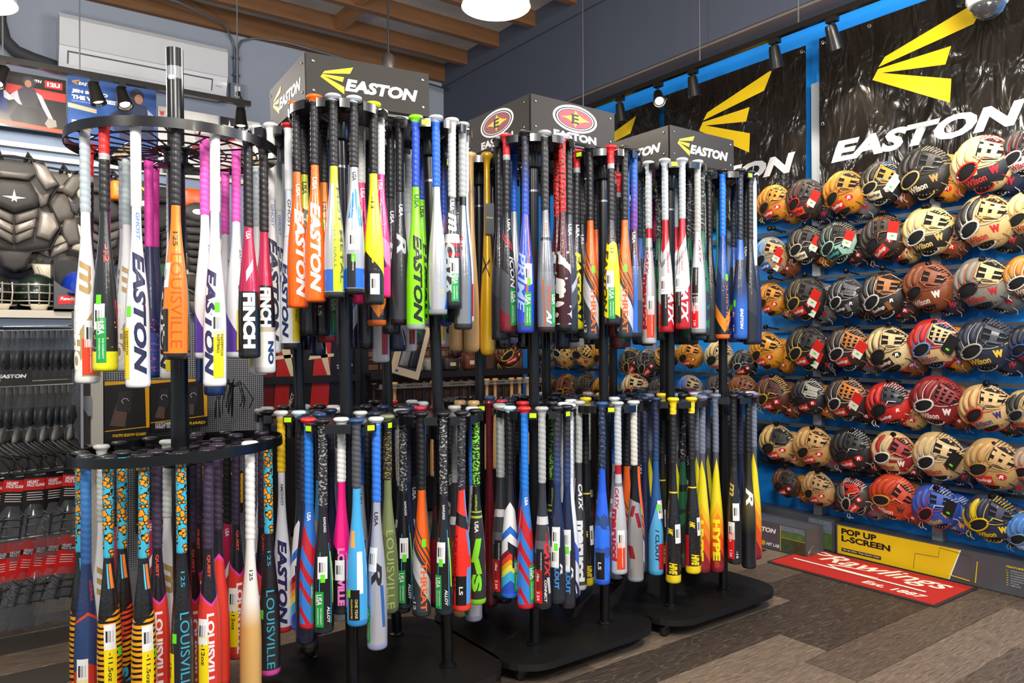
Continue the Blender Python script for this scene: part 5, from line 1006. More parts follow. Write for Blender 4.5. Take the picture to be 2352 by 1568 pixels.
# ------------------------------------------------------------------ banners
def vinyl():
    m = bpy.data.materials.new('banner_vinyl'); m.use_nodes = True; nt = m.node_tree; b = nt.nodes['Principled BSDF']
    b.inputs['Base Color'].default_value = C('#14110e'); b.inputs['Roughness'].default_value = .2
    tc = nt.nodes.new('ShaderNodeTexCoord'); mp = nt.nodes.new('ShaderNodeMapping'); mp.inputs['Scale'].default_value = (1, 7, 3)
    nt.links.new(tc.outputs['Object'], mp.inputs[0]); n1 = nt.nodes.new('ShaderNodeTexNoise'); n1.inputs['Scale'].default_value = 1.7; n1.inputs['Detail'].default_value = 2.5; n1.inputs['Distortion'].default_value = .6
    nt.links.new(mp.outputs[0], n1.inputs['Vector']); bp = nt.nodes.new('ShaderNodeBump'); bp.inputs['Strength'].default_value = .8; bp.inputs['Distance'].default_value = .035
    nt.links.new(n1.outputs['Fac'], bp.inputs['Height']); nt.links.new(bp.outputs[0], b.inputs['Normal'])
    return m
VIN = vinyl()
BYEL = flat('#d9b514', .3); BWHT = flat('#aeaeb2', .3)
def crease(y, z, sd):
    q = max(0, min(1, (2.78-z)/.65)); w_ = sin(y*17+sd+2.2*sin(z*7))*.5+sin(y*31-z*9+sd*2)*.3+sin((y*13+z*23)+sd)*.3
    return .004+(.006+.008*w_)*q*(.4+.6*abs(sin(y*2.1+sd)))
def banner(label, y0, wd, z0, z1, sd):
    t = thing('banner', label, 'banner', (4.012, y0, z0), 0, 'banners along the top of the blue wall')
    X = lambda a, b, l=0: (-crease(y0-a, z0+b, sd)-l, -a, b)
    nx, nz = 44, 30; H = z1-z0
    v = [X(wd*i/nx, H*j/nz) for j in range(nz+1) for i in range(nx+1)]; f = []
    for j in range(nz):
        for i in range(nx): q = j*(nx+1)+i; f.append((q, q+1, q+nx+2, q+nx+1))
    obj('sheet', (v, f), VIN, t, True)
    # printed arrow and word follow the folds of the sheet
    def printed(polyv, polyf, nm, m):
        bm = bmesh.new(); vs = [bm.verts.new((a, b, 0)) for a, b in polyv]
        for q in polyf:
            try: bm.faces.new([vs[i] for i in q])
            except ValueError: pass
        for k in range(1, nx):
            bmesh.ops.bisect_plane(bm, geom=bm.verts[:]+bm.edges[:]+bm.faces[:], plane_co=(wd*k/nx, 0, 0), plane_no=(1, 0, 0))
        for k in range(1, nz):
            bmesh.ops.bisect_plane(bm, geom=bm.verts[:]+bm.edges[:]+bm.faces[:], plane_co=(0, H*k/nz, 0), plane_no=(0, 1, 0))
        bm.verts.index_update()
        g = ([X(p.co.x, p.co.y, .0025) for p in bm.verts], [tuple(q.index for q in p.verts) for p in bm.faces]); bm.free()
        obj(nm, g, m, t, True)
    ax, az = .315, 2.625-z0
    for p in ARROW: printed([(ax+a*1.0, az+b) for a, b in p], [tuple(range(len(p)))], 'arrow_logo', BYEL)
    v, f, _ = text_geo('EASTON', .05, .25); printed([(.075+a*.97, 2.215-z0+b*.118) for a, b in v], f, 'lettering', BWHT)
    for a, b in ((.025, H-.03), (wd-.025, H-.03), (.3, H-.03), (.025, H*.5), (wd-.025, .04)):
        obj('grommet', tube([X(a+.009*cos(q*pi/4), b+.009*sin(q*pi/4), .004) for q in range(8)], .003, 5, True), CHROME, t)
banner('black banner with yellow arrow beside the dome camera', 2.45, 1.10, 1.95, 2.955, 0)
banner('black banner with yellow arrow, middle of the wall row', 3.645, 1.11, 1.95, 2.945, 2.3)
banner('black banner with yellow arrow farthest along the blue wall', 4.80, 1.11, 1.95, 2.935, 4.1)

# ------------------------------------------------------------------ track lights, rods, dome camera
SPOTM = mat('spot_black', '#1a1816', .35, .3, .2)
def spotlight(label, loc, aim, lit, group, power=16, stem=.06):
    t = thing('track_spotlight', label, 'spotlight', loc, 0, group)
    obj('adapter', box(-.018, .018, -.03, .03, -.03, 0), SPOTM, t)
    obj('stem', tube([(0, 0, -.03), (0, 0, -.03-stem)], .006, 8), SPOTM, t)
    d = (Vector(aim)-Vector(loc)).normalized(); q = d.to_track_quat('-Z', 'Y').to_matrix().to_4x4(); q.translation = Vector((0, 0, -.03-stem))
    h = obj('lamp_head', xf(lathe([(.012, .045), (.026, .045), (.030, .03), (.034, -.02), (.043, -.075), (.044, -.082), (.038, -.082), (.034, -.07), (.004, -.06)], 20), q), SPOTM, t, 40)
    obj('bulb', xf(lathe([(.036, -.068), (.03, -.066), (.004, -.064)], 16), q), mat('bulb_lit' if lit else 'bulb_warm', '#fff1d6', .4, emit=14 if lit else 1.6), h)
    o = lamp('spot_beam', 'SPOT', (0, 0, 0), power, (1, .9, .74), .03, None, 62, .6); o.parent = t
    o.location = Vector((0, 0, -.03-stem))+d*.10; o.rotation_euler = d.to_track_quat('-Z', 'Y').to_euler()
tr = thing('track_rail', 'black lighting track under the beam along the blue wall', 'lighting track', (3.74, 2.5, 2.94))
obj('rail', box(-.018, .018, -1.5, 2.6, -.012, .02), SPOTM, tr)
for y in (3.10, 2.41, 1.75, 4.2):
    obj('hanger_rod', tube([(0, y-2.5, .02), (0, y-2.5, 1.1)], .004, 6), mat('rod_steel', '#8f9296', .4, .8), tr)
for i, (y, dx, lit, nm) in enumerate(((3.81, .1, False, 'black track spotlight nearest the shop corner over the far banner'), (3.45, -.25, True, 'lit track spotlight turned toward the shop, over the far banner edge'), (3.155, .12, False, 'black track spotlight above the left edge of the middle banner'), (2.56, .14, False, 'black track spotlight above the right edge of the middle banner'), (2.21, .3, False, 'black track spotlight tilted over the corner of the nearest banner'))):
    spotlight(nm, (3.74, y, 2.93), (3.74+dx*(1.1 if not lit else 1), y-(.0 if not lit else .3), 2.3 if not lit else 2.55), lit, 'track spotlights along the blue wall', 40)
for y in (1.55, .9): spotlight('black track spotlight beyond the dome camera'+(', farther' if y < 1 else ''), (3.74, y, 2.93), (4.0, y, 1.6), False, 'track spotlights along the blue wall', 40)
dm = thing('dome_camera', 'white dome security camera under the beam before the nearest banner', 'security camera', (3.72, 1.45, 2.71))
obj('housing', lathe([(.02, .21), (.02, .14), (.07, .13), (.086, .08), (.088, .02), (.078, .0)], 28), mat('camera_white', '#e6e6e4', .35, 0, .3), dm, 40)
obj('clear_dome', lathe([(.07, .002), (.068, -.018), (.056, -.042), (.033, -.058), (.007, -.064)], 24), mat('smoked_dome', '#2a2a2c', .05, 0, 1, alpha=.75), dm, True)
obj('lens', mv(lathe([(.03, 0), (.034, -.012), (.02, -.028), (.006, -.03)], 16), 0, 0, -.004), mat('lens_black', '#0a0a0b', .1), dm, True)
# ================================================================== boxes and mats along the blue wall
CART = mat('carton_dark_grey', '#4d4e54', .42, 0, .15, .05, 8)
def carton(name, label, x0, x1, y0, y1, z0, z1, m=CART, cat='box', group=None):
    t = thing(name, label, cat, (x0, y1, z0), 0, group)
    bm = bmesh.new(); bmesh.ops.create_cube(bm, size=1)
    for p in bm.verts: p.co = Vector(((p.co.x+.5)*(x1-x0), (p.co.y-.5)*(y1-y0), (p.co.z+.5)*(z1-z0)))
    bmesh.ops.bevel(bm, geom=bm.edges[:], offset=min(.003, (x1-x0)*.2), segments=2, affect='EDGES')
    me = bpy.data.meshes.new('carton'); bm.to_mesh(me); bm.free(); me.materials.append(m)
    link('carton', me, t)
    F = LEFTF(-.0012, 0, 0)    # printed face towards the room: x runs along -Y
    return t, F
def onface(t, F, nm, pts, m, z=.0): return poly(t, pts, z, m, nm, F)
lb, F = carton('screen_box', 'long grey carton with yellow panel for a practice net screen, beside the red mat', 3.972, 4.088, .35, 2.345, .002, .172)
onface(lb, F, 'yellow_panel', [(.012, .006), (.60, .006), (.655, .164), (.012, .164)], flat('#e0bf0e', .45), .0004)
onface(lb, F, 'white_stripe', [(.60, .006), (.606, .006), (.661, .164), (.655, .164)], WHITE, .0004)
letter(lb, 'POP UP', .035, .118, .20, .034, .0009, INK, .045, M=F)
letter(lb, 'L-SCREEN', .035, .078, .275, .034, .0009, INK, .045, M=F)
onface(lb, F, 'dark_strip', [(.035, .022), (.26, .022), (.26, .042), (.035, .042)], flat('#3a2f14', .5), .0008)
letter(lb, 'Set up: 2min  Tear Down: 2min', .045, .028, .205, .009, .0012, WHITE, .02, M=F)
NET = flat('#8f8f94', .5)
def pline(t, pts, r, m, nm, F): return obj(nm, xf(tube([(a, b, .002) for a, b in pts], r, 5), F), m, t)
pline(lb, [(.43, .02), (.44, .10), (.555, .105), (.56, .155), (.70, .145), (.71, .02)], .0013, flat('#6a5c1a', .5), 'net_drawing', F)
pline(lb, [(.725, .02), (.735, .125)], .0022, YEL, 'net_drawing', F); pline(lb, [(.60, .03), (.70, .022)], .0022, YEL, 'net_drawing', F)
letter(lb, 'FEATURES', .86, .128, .08, .009, .0009, YEL, .03, M=F)
for i, s in enumerate(('Lightweight and durable L-Screen for easy transport', "7' x 7' net sets up and breaks down in less than 2 minutes", 'Four rectangular aluminum tubes create stable base', 'Three steel and two fiberglass rods provide frame for net', 'Extremely durable, heavy duty 2mm netting is double stitched to prevent tearing', '57" carry bag', 'Weight: 20 LBS')):
    letter(lb, '%d.' % (i+1), .86, .112-.0115*i, .01, .0055, .0009, YEL, .02, M=F)
    letter(lb, s, .878, .112-.0115*i, 0, .0062, .0009, flat('#d2d2d6', .5), .015, M=F)
arrow(lb, 1.235, .128, .135, .0009, YEL, F)
letter(lb, 'EASTON', 1.30, .105, .17, .03, .0009, WHITE, .05, .22, M=F)
obj('round_seal', xf(([(x, y, .0009) for x, y in ellipse(1.455, .035, .018, .018, .5, 6)], [tuple(range(6))]), F), flat('#c9a21a', .5), lb)
letter(lb, 'HIT LAB', 1.48, .024, .11, .02, .0009, WHITE, .03, .15, M=F)
PHOTO1 = mat('print_field_photo', '#4f6a34', .45, noise=.6, nscale=30)
hb, F = carton('practice_carton', 'shorter grey carton with torn corner and field pictures, nearest the racks', 3.755, 3.93, 2.392, 3.05, .002, .160)
onface(hb, F, 'field_photo', [(.50, .085), (.652, .085), (.652, .150), (.50, .150)], PHOTO1, .0006)
onface(hb, F, 'sky_of_photo', [(.50, .125), (.652, .125), (.652, .152), (.50, .152)], mat('print_stands', '#6a7684', .5, noise=.5, nscale=60), .0009)
onface(hb, F, 'player_photo', [(.50, .008), (.572, .008), (.572, .080), (.50, .080)], mat('print_player', '#34462c', .5, noise=.7, nscale=45), .0006)
onface(hb, F, 'net_photo', [(.578, .008), (.652, .008), (.652, .080), (.578, .080)], mat('print_net', '#3a3a20', .5, noise=.6, nscale=45), .0006)
for q in ([(.497, .006), (.5, .006), (.5, .153), (.497, .153)], [(.497, .082), (.655, .082), (.655, .084), (.497, .084)]): onface(hb, F, 'yellow_line', q, YEL, .0011)
letter(hb, 'EASTON', .30, .095, .17, .028, .0009, WHITE, .05, .22, M=F)
obj('round_seal', xf(([(x, y, .0009) for x, y in ellipse(.385, .03, .016, .016, .5, 6)], [tuple(range(6))]), F), flat('#c9a21a', .5), hb)
letter(hb, 'HIT LAB', .405, .02, .085, .018, .0009, WHITE, .03, .15, M=F)
obj('torn_flap', ([(.02, -.6596, .03), (.028, -.66, .02), (.05, -.6597, .05), (.062, -.665, .055), (.058, -.667, .062), (.024, -.664, .036), (.012, -.662, .006), (.02, -.6597, .004)], [(0, 2, 4, 5), (2, 3, 4), (0, 5, 6, 7), (1, 2, 0)]), flat('#c9b594', .8), hb)
sb2, F = carton('screen_box', 'second practice net carton behind the torn one, only its picture end showing', 3.985, 4.085, 2.36, 3.6, .002, .185)
onface(sb2, F, 'field_photo', [(1.08, .01), (1.225, .01), (1.225, .17), (1.08, .17)], PHOTO1, .0006)
onface(sb2, F, 'stands_of_photo', [(1.08, .10), (1.225, .10), (1.225, .17), (1.08, .17)], MATS['print_stands'], .0009)

MATR = mat('mat_red_pile', '#b4190d', .95, noise=.18, nscale=300, bump=.3, bscale=400)
def floor_mat(label, x0, x1, y0, y1, words):
    t = thing('floor_mat', label, 'mat', (x0, y1, 0), 0, 'red mats along the blue wall')
    F = frame((0, 0, .0085), (0, -1, 0), (1, 0, 0)); L, W = y1-y0, x1-x0
    obj('rubber_edge', prism(rrect(0, W, -L, 0, .01, 3), .0005, .006), mat('mat_rubber', '#2c2624', .8), t)
    obj('pile', prism(rrect(.016, W-.016, -L+.016, -.016, .008, 3), .006, .0085), MATR, t)
    if words:
        CR = flat('#e6dccb', .9)
        for y0_, h_, c in ((.155, .018, CR), (.148, .007, flat('#2a1c18', .9))): poly(t, [(.06, y0_), (L-.12, y0_), (L-.12, y0_+h_), (.06, y0_+h_)], .0006, c, 'stripe', F)
        letter(t, 'Rawlings', .15, .21, .66, .18, .0009, CR, .012, .38, M=F)
        g = tube([(.44, .262, .0012), (.30, .235, .0012), (.24, .205, .0012), (.30, .178, .0012), (.45, .176, .0012), (.52, .186, .0012)], [.003, .008, .01, .009, .007, .003], 6)
        obj('swash', xf(([(x, y, .0006+.15*(z-.0012)) for x, y, z in g[0]], g[1]), F), CR, t)
        g = tube([(.20, .36, .0012), (.10, .395, .0012), (.05, .36, .0012), (.12, .34, .0012), (.22, .40, .0012)], [.004, .011, .012, .01, .005], 6)
        obj('swash', xf(([(x, y, .0006+.15*(z-.0012)) for x, y, z in g[0]], g[1]), F), CR, t)
        letter(t, 'Est. 1887', .50, .055, .30, .055, .0009, CR, .03, .2, M=F)
    return t
floor_mat('red mat with cream script lettering lying before the long carton', 3.519, 3.955, 1.60, 2.481, True)
floor_mat('second red mat, mostly hidden behind the racks and the torn carton', 3.30, 3.72, 2.62, 3.5, False)

# ================================================================== gear wall at the back
SHELF = mat('shelf_cream', '#d6cdbd', .5)
STEELG = mat('steel_grey', '#9a9ca0', .4, .5)
gp = thing('gear_wall', 'slatted display wall carrying catching gear, posters and a cream shelf', 'display wall', (0, 5.2, 0))
obj('back_panel', box(-1.2, 1.62, 0, .05, 1.15, 2.50), mat('panel_blue_grey', '#7f8fa6', .7), gp); obj('lower_panel', box(-1.2, 1.62, 0, .05, .02, 1.15), mat('panel_dark', '#2c2825', .7), gp)
for z in (2.36, 2.30): obj('hanging_rail', box(-1.2, 1.62, -.035, -.012, z-.014, z+.014), SHELF, gp)
for x in (-.42, .70, 1.6): obj('upright', box(x-.025, x+.025, -.02, 0, .02, 2.6), STEELG, gp)
obj('shelf', box(-1.2, .62, -.34, 0, 1.365, 1.39), SHELF, gp); obj('shelf_lip', box(-1.2, .62, -.346, -.34, 1.352, 1.394), SHELF, gp)
obj('lower_box_frame', box(-1.2, .62, -.33, -.28, 1.30, 1.352), mat('frame_slate', '#5d6b80', .6), gp)

def poster(label, x0, x1, z0, z1, y, col, name='poster'):
    t = thing(name, label, 'poster', (x0, y, z0), 0, 'posters standing along the top of the gear wall')
    obj('sheet', box(0, x1-x0, 0, .012, 0, z1-z0), flat(col, .35, .2), t)
    return t, FRONT(0, -.0006, 0)
def figure_print(t, F, cx, z0, s, cols, pose):
    """a printed player silhouette in flat colours"""
    def P(pts, c, k): poly(t, [(cx+a*s, z0+b*s) for a, b in pts], .0006+.0003*k, flat(c, .45), 'player_print', F)
    if pose == 'crouch':
        P([(-.30, .10), (-.12, .42), (.02, .46), (.10, .40), (-.04, .20), (-.02, .02), (-.24, .0)], cols[1], 0)
        P([(.10, .40), (.34, .30), (.36, .04), (.56, .0), (.50, .22), (.42, .44), (.16, .50)], cols[1], 1)
        P([(-.10, .38), (-.16, .74), (-.02, .88), (.22, .86), (.30, .70), (.26, .40)], cols[0], 2)
        P([(.24, .78), (.36, .72), (.50, .40), (.60, .18), (.52, .14), (.38, .42)], cols[2], 3)
        P([(.5, .2), (.66, .16), (.68, .0), (.5, -.06), (.42, .04)], '#8a8478', 4)
        P([(-.14, .76), (-.30, .62), (-.12, .44), (-.04, .42), (-.10, .56)], cols[2], 3)
        P(ellipse(.10, 1.0, .13, .15), cols[0], 5); P(ellipse(.08, .96, .07, .09), '#9a6b52', 6)
    else:
        P([(-.26, .0), (-.22, .5), (-.10, .66), (.18, .66), (.30, .46), (.30, 0)], cols[0], 0)
        P([(.2, .6), (.36, .46), (.62, .52), (.60, .42), (.34, .30), (.22, .36)], cols[2], 1)
        P([(-.16, .6), (-.40, .42), (-.34, .12), (-.24, .12), (-.26, .38)], cols[0], 1)
        P(ellipse(.03, .80, .12, .15), cols[1], 2); P(ellipse(.06, .76, .07, .09), '#a87860', 3)
yq = 5.10
p1, F = poster('red and black poster of a crouching catcher, lettered 12U', -.22, .487, 2.44, 2.757, yq, '#15110f')
poly(p1, [(.0, .20), (.705, .185), (.705, .235), (.0, .26)], .0004, flat('#b3261c', .4), 'red_band', F)
poly(p1, [(.0, .03), (.705, .0), (.705, .022), (.0, .055)], .0004, flat('#e0431c', .4), 'orange_band', F)
letter(p1, 'YOUTH', .505, .276, .08, .016, .0012, WHITE, .04, .25, M=F)
poly(p1, [(.600, .255), (.688, .255), (.688, .297), (.600, .297)], .0008, flat('#c8281e', .4), 'red_tag', F); letter(p1, '12U', .612, .264, .064, .025, .0014, WHITE, .05, M=F)
letter(p1, 'CATCHERS', .06, .125, .225, .03, .0012, WHITE, .05, .25, M=F); letter(p1, 'BOX SET', .13, .096, .14, .019, .0012, WHITE, .05, .25, M=F)
figure_print(p1, F, .36, .09, .20, ('#25356e', '#1c2a5e', '#c9ccd6'), 'stand'); figure_print(p1, F, .50, .035, .235, ('#2c2730', '#1e1c20', '#b9aab8'), 'crouch')
p2, F = poster('blue poster with yellow arrow and white headline', .495, .975, 2.40, 2.81, yq, '#2a5498')
arrow(p2, .02, .358, .075, .0008, flat('#d89a2c', .4), F); letter(p2, 'EASTON', .055, .345, .10, .02, .0008, WHITE, .05, .2, M=F)
letter(p2, 'JEN SCHRO', .02, .292, .19, .025, .0008, WHITE, .06, M=F); letter(p2, 'THE VERY BEST', .02, .258, .255, .025, .0008, WHITE, .06, M=F)
letter(p2, "CATCHER'S BOX SET", .02, .243, .15, .008, .0008, flat('#9fb4d6', .5), .02, M=F)
poly(p2, [(.0, .205), (.15, .19), (.15, .215), (.0, .232)], .0006, flat('#cbb592', .5), 'beige_bar', F)
figure_print(p2, F, .36, .06, .34, ('#1d2c50', '#1b2236', '#aab6cc'), 'stand')
for k, c in enumerate(('#e8e6e2', '#e0b8a0')): poly(p2, [(.02, .11-.04*k), (.045, .11-.04*k), (.045, .135-.04*k), (.02, .135-.04*k)], .0008, flat(c, .5), 'colour_swatch', F)
p3, F = poster('white poster with red letter and a small catcher figure', .985, 1.35, 2.33, 2.70, yq, '#d0cecb')
letter(p3, 'W', .008, .31, .03, .033, .0008, RED, .08, M=F); letter(p3, 'EZ GEAR', .008, .265, .09, .017, .0008, RED, .05, .1, M=F)
figure_print(p3, F, .24, .08, .21, ('#a9a6a6', '#8f2028', '#d8d4d0'), 'crouch'); letter(p3, 'BASEBALL\nSOFTBALL', .305, .275, .035, .017, .0008, RED, .04, M=F)
p4, F = poster('white and black poster with a star for a catching kit', 1.36, 1.62, 2.40, 2.70, yq, '#cfccca')
poly(p4, [(.0, .14), (.09, .16), (.17, .30), (.0, .30)], .0004, flat('#231f20', .4), 'dark_corner', F)
poly(p4, [(.0, .13), (.10, .155), (.10, .165), (.0, .14)], .0006, RED, 'red_band', F)
def star(cx, cy, a, b): return [(cx+(a if k % 2 == 0 else b)*sin(k*pi/5), cy+(a if k % 2 == 0 else b)*cos(k*pi/5)) for k in range(10)]
poly(p4, star(.06, .235, .05, .013), .0008, WHITE, 'star_logo', F)
letter(p4, 'CATCHING', .10, .205, .13, .018, .0012, INK, .05, .1, M=F); letter(p4, 'EQUIPMENT KIT', .10, .182, .13, .014, .0012, INK, .03, .1, M=F)
figure_print(p4, F, .15, .0, .16, ('#3a3436', '#2a2628', '#4a4446'), 'crouch')

# ---- chest protectors and leg guards
def mirror(p): return [(-x, y) for x, y in reversed(p)]
def chest(label, loc, s, c1, c2, c3, logo=None, tail=None, turn=0):
    t = thing('chest_protector', label, 'chest protector', loc, turn, 'catching gear on the gear wall')
    M = FRONT(0, 0, 0) @ Matrix.Scale(s, 4)
    def P(nm, pts, c, d, base=0): obj(nm, xf(pad(pts, d, base), M), c, t, True)
    P('backing', [(-.13, .22), (.13, .22), (.21, .10), (.16, .0), (.22, -.14), (.17, -.26), (.0, -.30), (-.17, -.26), (-.22, -.14), (-.16, .0), (-.21, .10)], c1, .02, -.02)
    P('centre_pad', [(-.075, .10), (.075, .10), (.125, .03), (.115, -.035), (0, -.085), (-.115, -.035), (-.125, .03)], c1, .04)
    P('collar', [(-.10, .145), (.10, .145), (.07, .105), (-.07, .105)], c3, .045)
    for q in (lambda p: p, mirror):
        P('shoulder_pad', q([(.085, .215), (.15, .20), (.21, .10), (.15, .06), (.105, .13)]), c2, .035)
        P('side_pad', q([(.08, .098), (.13, .032), (.17, .05), (.155, -.02), (.122, -.04)]), c3, .03)
        P('hip_pad', q([(.125, -.055), (.185, -.06), (.215, -.14), (.165, -.22), (.10, -.20)]), c2, .03)
        for k in range(3): P('rib_pad', q([(.003, -.092-.055*k), (.112-.01*k, -.042-.055*k), (.112-.012*k, -.094-.055*k), (.003, -.142-.055*k)]), c3 if k != 1 else c2, .032)
    P('tail_pad', [(-.085, -.285), (.085, -.285), (.06, -.375), (0, -.405), (-.06, -.375)], tail or c1, .03)
    if tail:
        for sx in (-1, 1): obj('tail_rib', xf(tube([(sx*.055, -.30, .034), (sx*.03, -.36, .034), (sx*.012, -.39, .03)], .007, 6), M), c2, t, True)
    for sx in (-1, 1): obj('strap', xf(tube([(sx*.09, .215, .0), (sx*.07, .26, -.01), (sx*.05, .20, -.02)], .012, 6), M), mat('webbing', '#1c1b1a', .8), t, True)
    obj('edge_binding', xf(tube([(x, y, 0) for x, y in [(-.13, .225), (.0, .235), (.13, .225), (.212, .10), (.163, .0), (.223, -.14), (.172, -.262), (.0, -.303), (-.172, -.262), (-.223, -.14), (-.163, .0), (-.212, .10)]], .006, 6, True), M), mat('webbing', '#1c1b1a', .8), t, True)
    if logo: obj('star_logo', xf(([(x, y, .0425) for x, y in [(0, .045), (.008, .008), (.055, .004), (.01, -.006), (.012, -.022), (0, -.012), (-.012, -.022), (-.01, -.006), (-.055, .004), (-.008, .008)]], [tuple(range(10))]), M), WHITE, t)
    return t
G1 = mat('pad_charcoal', '#2d2a28', .6, bump=.15, bscale=200); G2 = mat('pad_pewter', '#8a8178', .35, .35); G3 = mat('pad_slate', '#5c564f', .5, .1); G4 = mat('pad_ivory', '#d0c5b0', .4, .1); G5 = mat('pad_graphite', '#3c3836', .55)
chest('charcoal chest protector with white star on its centre pad', (.225, 5.02, 2.02), 1.02, G1, G2, G3, True)
chest('pewter chest protector with ivory edges, half behind the starred one', (.40, 5.10, 1.98), 1.08, G3, G4, G2, None, G4, 0)
chest('dark navy chest protector tail hanging lowest', (.255, 5.13, 1.86), .98, mat('pad_navy', '#23263a', .6), G5, G5, None, mat('pad_navy', '#23263a', .6))
chest('graphite chest protector behind the round rack', (.66, 5.08, 2.0), 1.0, G1, G3, G5)
chest('black chest protector with green waist between the hanging bats', (.98, 5.06, 1.98), .95, G1, G5, G1, None, mat('pad_green', '#2f5a3c', .6))
def leg_guard(label, loc, s, c1, c2):
    t = thing('leg_guard', label, 'leg guard', loc, 0, 'catching gear on the gear wall'); M = FRONT(0, 0, 0) @ Matrix.Scale(s, 4)
    for k in range(7): obj('shin_plate', xf(pad([(-.075+.004*k, .16-.05*k), (.075-.004*k, .16-.05*k), (.07-.004*k, .115-.05*k), (-.07+.004*k, .115-.05*k)], .035), M), c1 if k % 2 else c2, t, True)
    obj('knee_cup', xf(pad(ellipse(0, .21, .085, .07, 0, 14), .05), M), c1, t, True)
    obj('foot_plate', xf(pad([(-.06, -.2), (.06, -.2), (.085, -.28), (0, -.31), (-.085, -.28)], .03), M), c2, t, True)
    obj('oval_logo', xf(([(x, y, .052) for x, y in ellipse(0, .21, .035, .018)], [tuple(range(28))]), M), WHITE, t)
leg_guard('black leg guard with white oval on its knee cup', (.88, 4.98, 1.85), .95, G1, G5)
leg_guard('dark leg guard beside a red and yellow bag', (1.18, 4.98, 1.83), .95, G5, G1)
chest('ivory chest protector low behind the white bats', (1.22, 5.06, 1.72), .85, G3, G4, G4)
hc = thing('header_card', 'black header card with yellow letters above the leg guard', 'header card', (.80, 4.96, 2.10))
obj('card', box(0, .16, 0, .003, 0, .09), INK, hc); letter(hc, 'ING', .03, .03, .10, .035, .0006, YEL, .05, .1, M=FRONT(0, -.0006, 0))
for k, c in enumerate(('#e8851e', '#e05a1e')):
    b_ = thing('gear_bag', ('orange' if k == 0 else 'red-orange')+' corner of a packed bag behind the black pole', 'bag', (.70+.40*k, 5.0, 2.06)); obj('pouch', xf(pad(rrect(0, .13, 0, .12, .02, 3), .05), FRONT(0, 0, 0)), flat(c, .35), b_, True)
bs = thing('blue_sign', 'small blue sign panel behind the hanging bats', 'sign', (.98, 5.185, 1.40)); obj('panel', box(0, .27, 0, .01, 0, .18), flat('#2f7fd0', .4), bs); obj('panel_lip', box(0, .27, -.006, 0, 0, .008), flat('#dfe4ea', .4), bs)

# ---- helmets on the shelf
def mask_helmet(label, loc, c, turn=0):
    t = thing('catcher_helmet', label, 'helmet', loc, turn, 'helmets on the cream shelf')
    n = 20; v = []; f = []
    for j in range(9):
        a = pi/2*j/8
        for i in range(n):
            b = 2*pi*i/n; v.append((.105*cos(b)*cos(a), .125*sin(b)*cos(a), .10+.12*sin(a)))
    for i in range(n):
        b = 2*pi*i/n; v.append((.10*cos(b), .12*sin(b), .0+(.07 if sin(b) < -.55 else 0)))
    for j in range(8):
        for i in range(n): f.append((j*n+i, j*n+(i+1) % n, (j+1)*n+(i+1) % n, (j+1)*n+i))
    for i in range(n): f.append((i, 9*n+i, 9*n+(i+1) % n, (i+1) % n))
    obj('shell', (v, f), c, t, True)
    B = [tube([(.10*sin(radians(q)), -.10-.055*cos(radians(q)), z) for q in range(-80, 81, 16)], .0045, 6) for z in (.145, .10, .055)]
    B += [tube([(x, -.135-.02*(1-abs(x)*9), .155), (x, -.155+.2*x*x*10*.1, .10), (x*.9, -.145, .03)], .0045, 6) for x in (-.05, 0, .05)]
    B.append(tube([(.085*sin(radians(q)), -.10-.045*cos(radians(q)), .025+.01*abs(q)/80) for q in range(-80, 81, 20)], .005, 6))
    obj('face_cage', join(*B), mat('cage_pale', '#b9b2a2', .35, .6), t, 40)
    obj('chin_pad', mv(xf(pad([(-.05, 0), (.05, 0), (.035, -.035), (-.035, -.035)], .02), FRONT(0, 0, 0)), 0, -.13, .04), flat('#c9bda6', .7), t, True)
mask_helmet('dark green catcher helmet with pale cage on the cream shelf', (.335, 5.04, 1.391), mat('helmet_green', '#1c2b23', .3, 0, .5))
mask_helmet('black catcher helmet with lime side at the end of the shelf', (.12, 5.04, 1.391), mat('helmet_black', '#1b1c1e', .3, 0, .5), .3)
hx = thing('helmet_box', 'open black display box holding a blue batting helmet', 'box', (.40, 4.84, 1.391))
obj('tray', box(0, .26, 0, .20, .0, .012), CART, hx); obj('back_wall', box(0, .26, .185, .2, .012, .30), INK, hx)
obj('front_panel', prism([(0, 0), (.26, 0), (.26, .085), (.12, .10), (.04, .135), (0, .17)], 0, .004), CART, hx, M=FRONT(0, .004, 0))
obj('side_panel', box(0, .005, .004, .19, .012, .29), INK, hx)
fp = FRONT(0, -.001, 0); poly(hx, [(.02, .035), (.15, .05), (.15, .095), (.02, .085)], .0006, RED, 'red_patch', fp); letter(hx, 'Rawlings', .03, .055, .10, .024, .001, WHITE, .03, .2, M=fp)
bh = thing('batting_helmet', 'royal blue batting helmet with orange club initials in the open box', 'helmet', (.545, 4.95, 1.41)); 
v, f = lathe([(.10, .02), (.105, .08), (.103, .13), (.09, .175), (.06, .205), (.02, .218)], 20); obj('shell', ([(x, y*1.1, z) for x, y, z in v], f), mat('helmet_blue', '#1c3aa6', .2, 0, .7), bh, True)
obj('bill', prism([(-.10, -.04), (-.07, -.15), (0, -.185), (.07, -.15), (.10, -.04)], .078, .088), MATS['helmet_blue'], bh); letter(bh, 'NY', -.022, .125, .045, .05, .108, flat('#ea6a1e', .5), .03, M=FRONT(0, 0, 0))

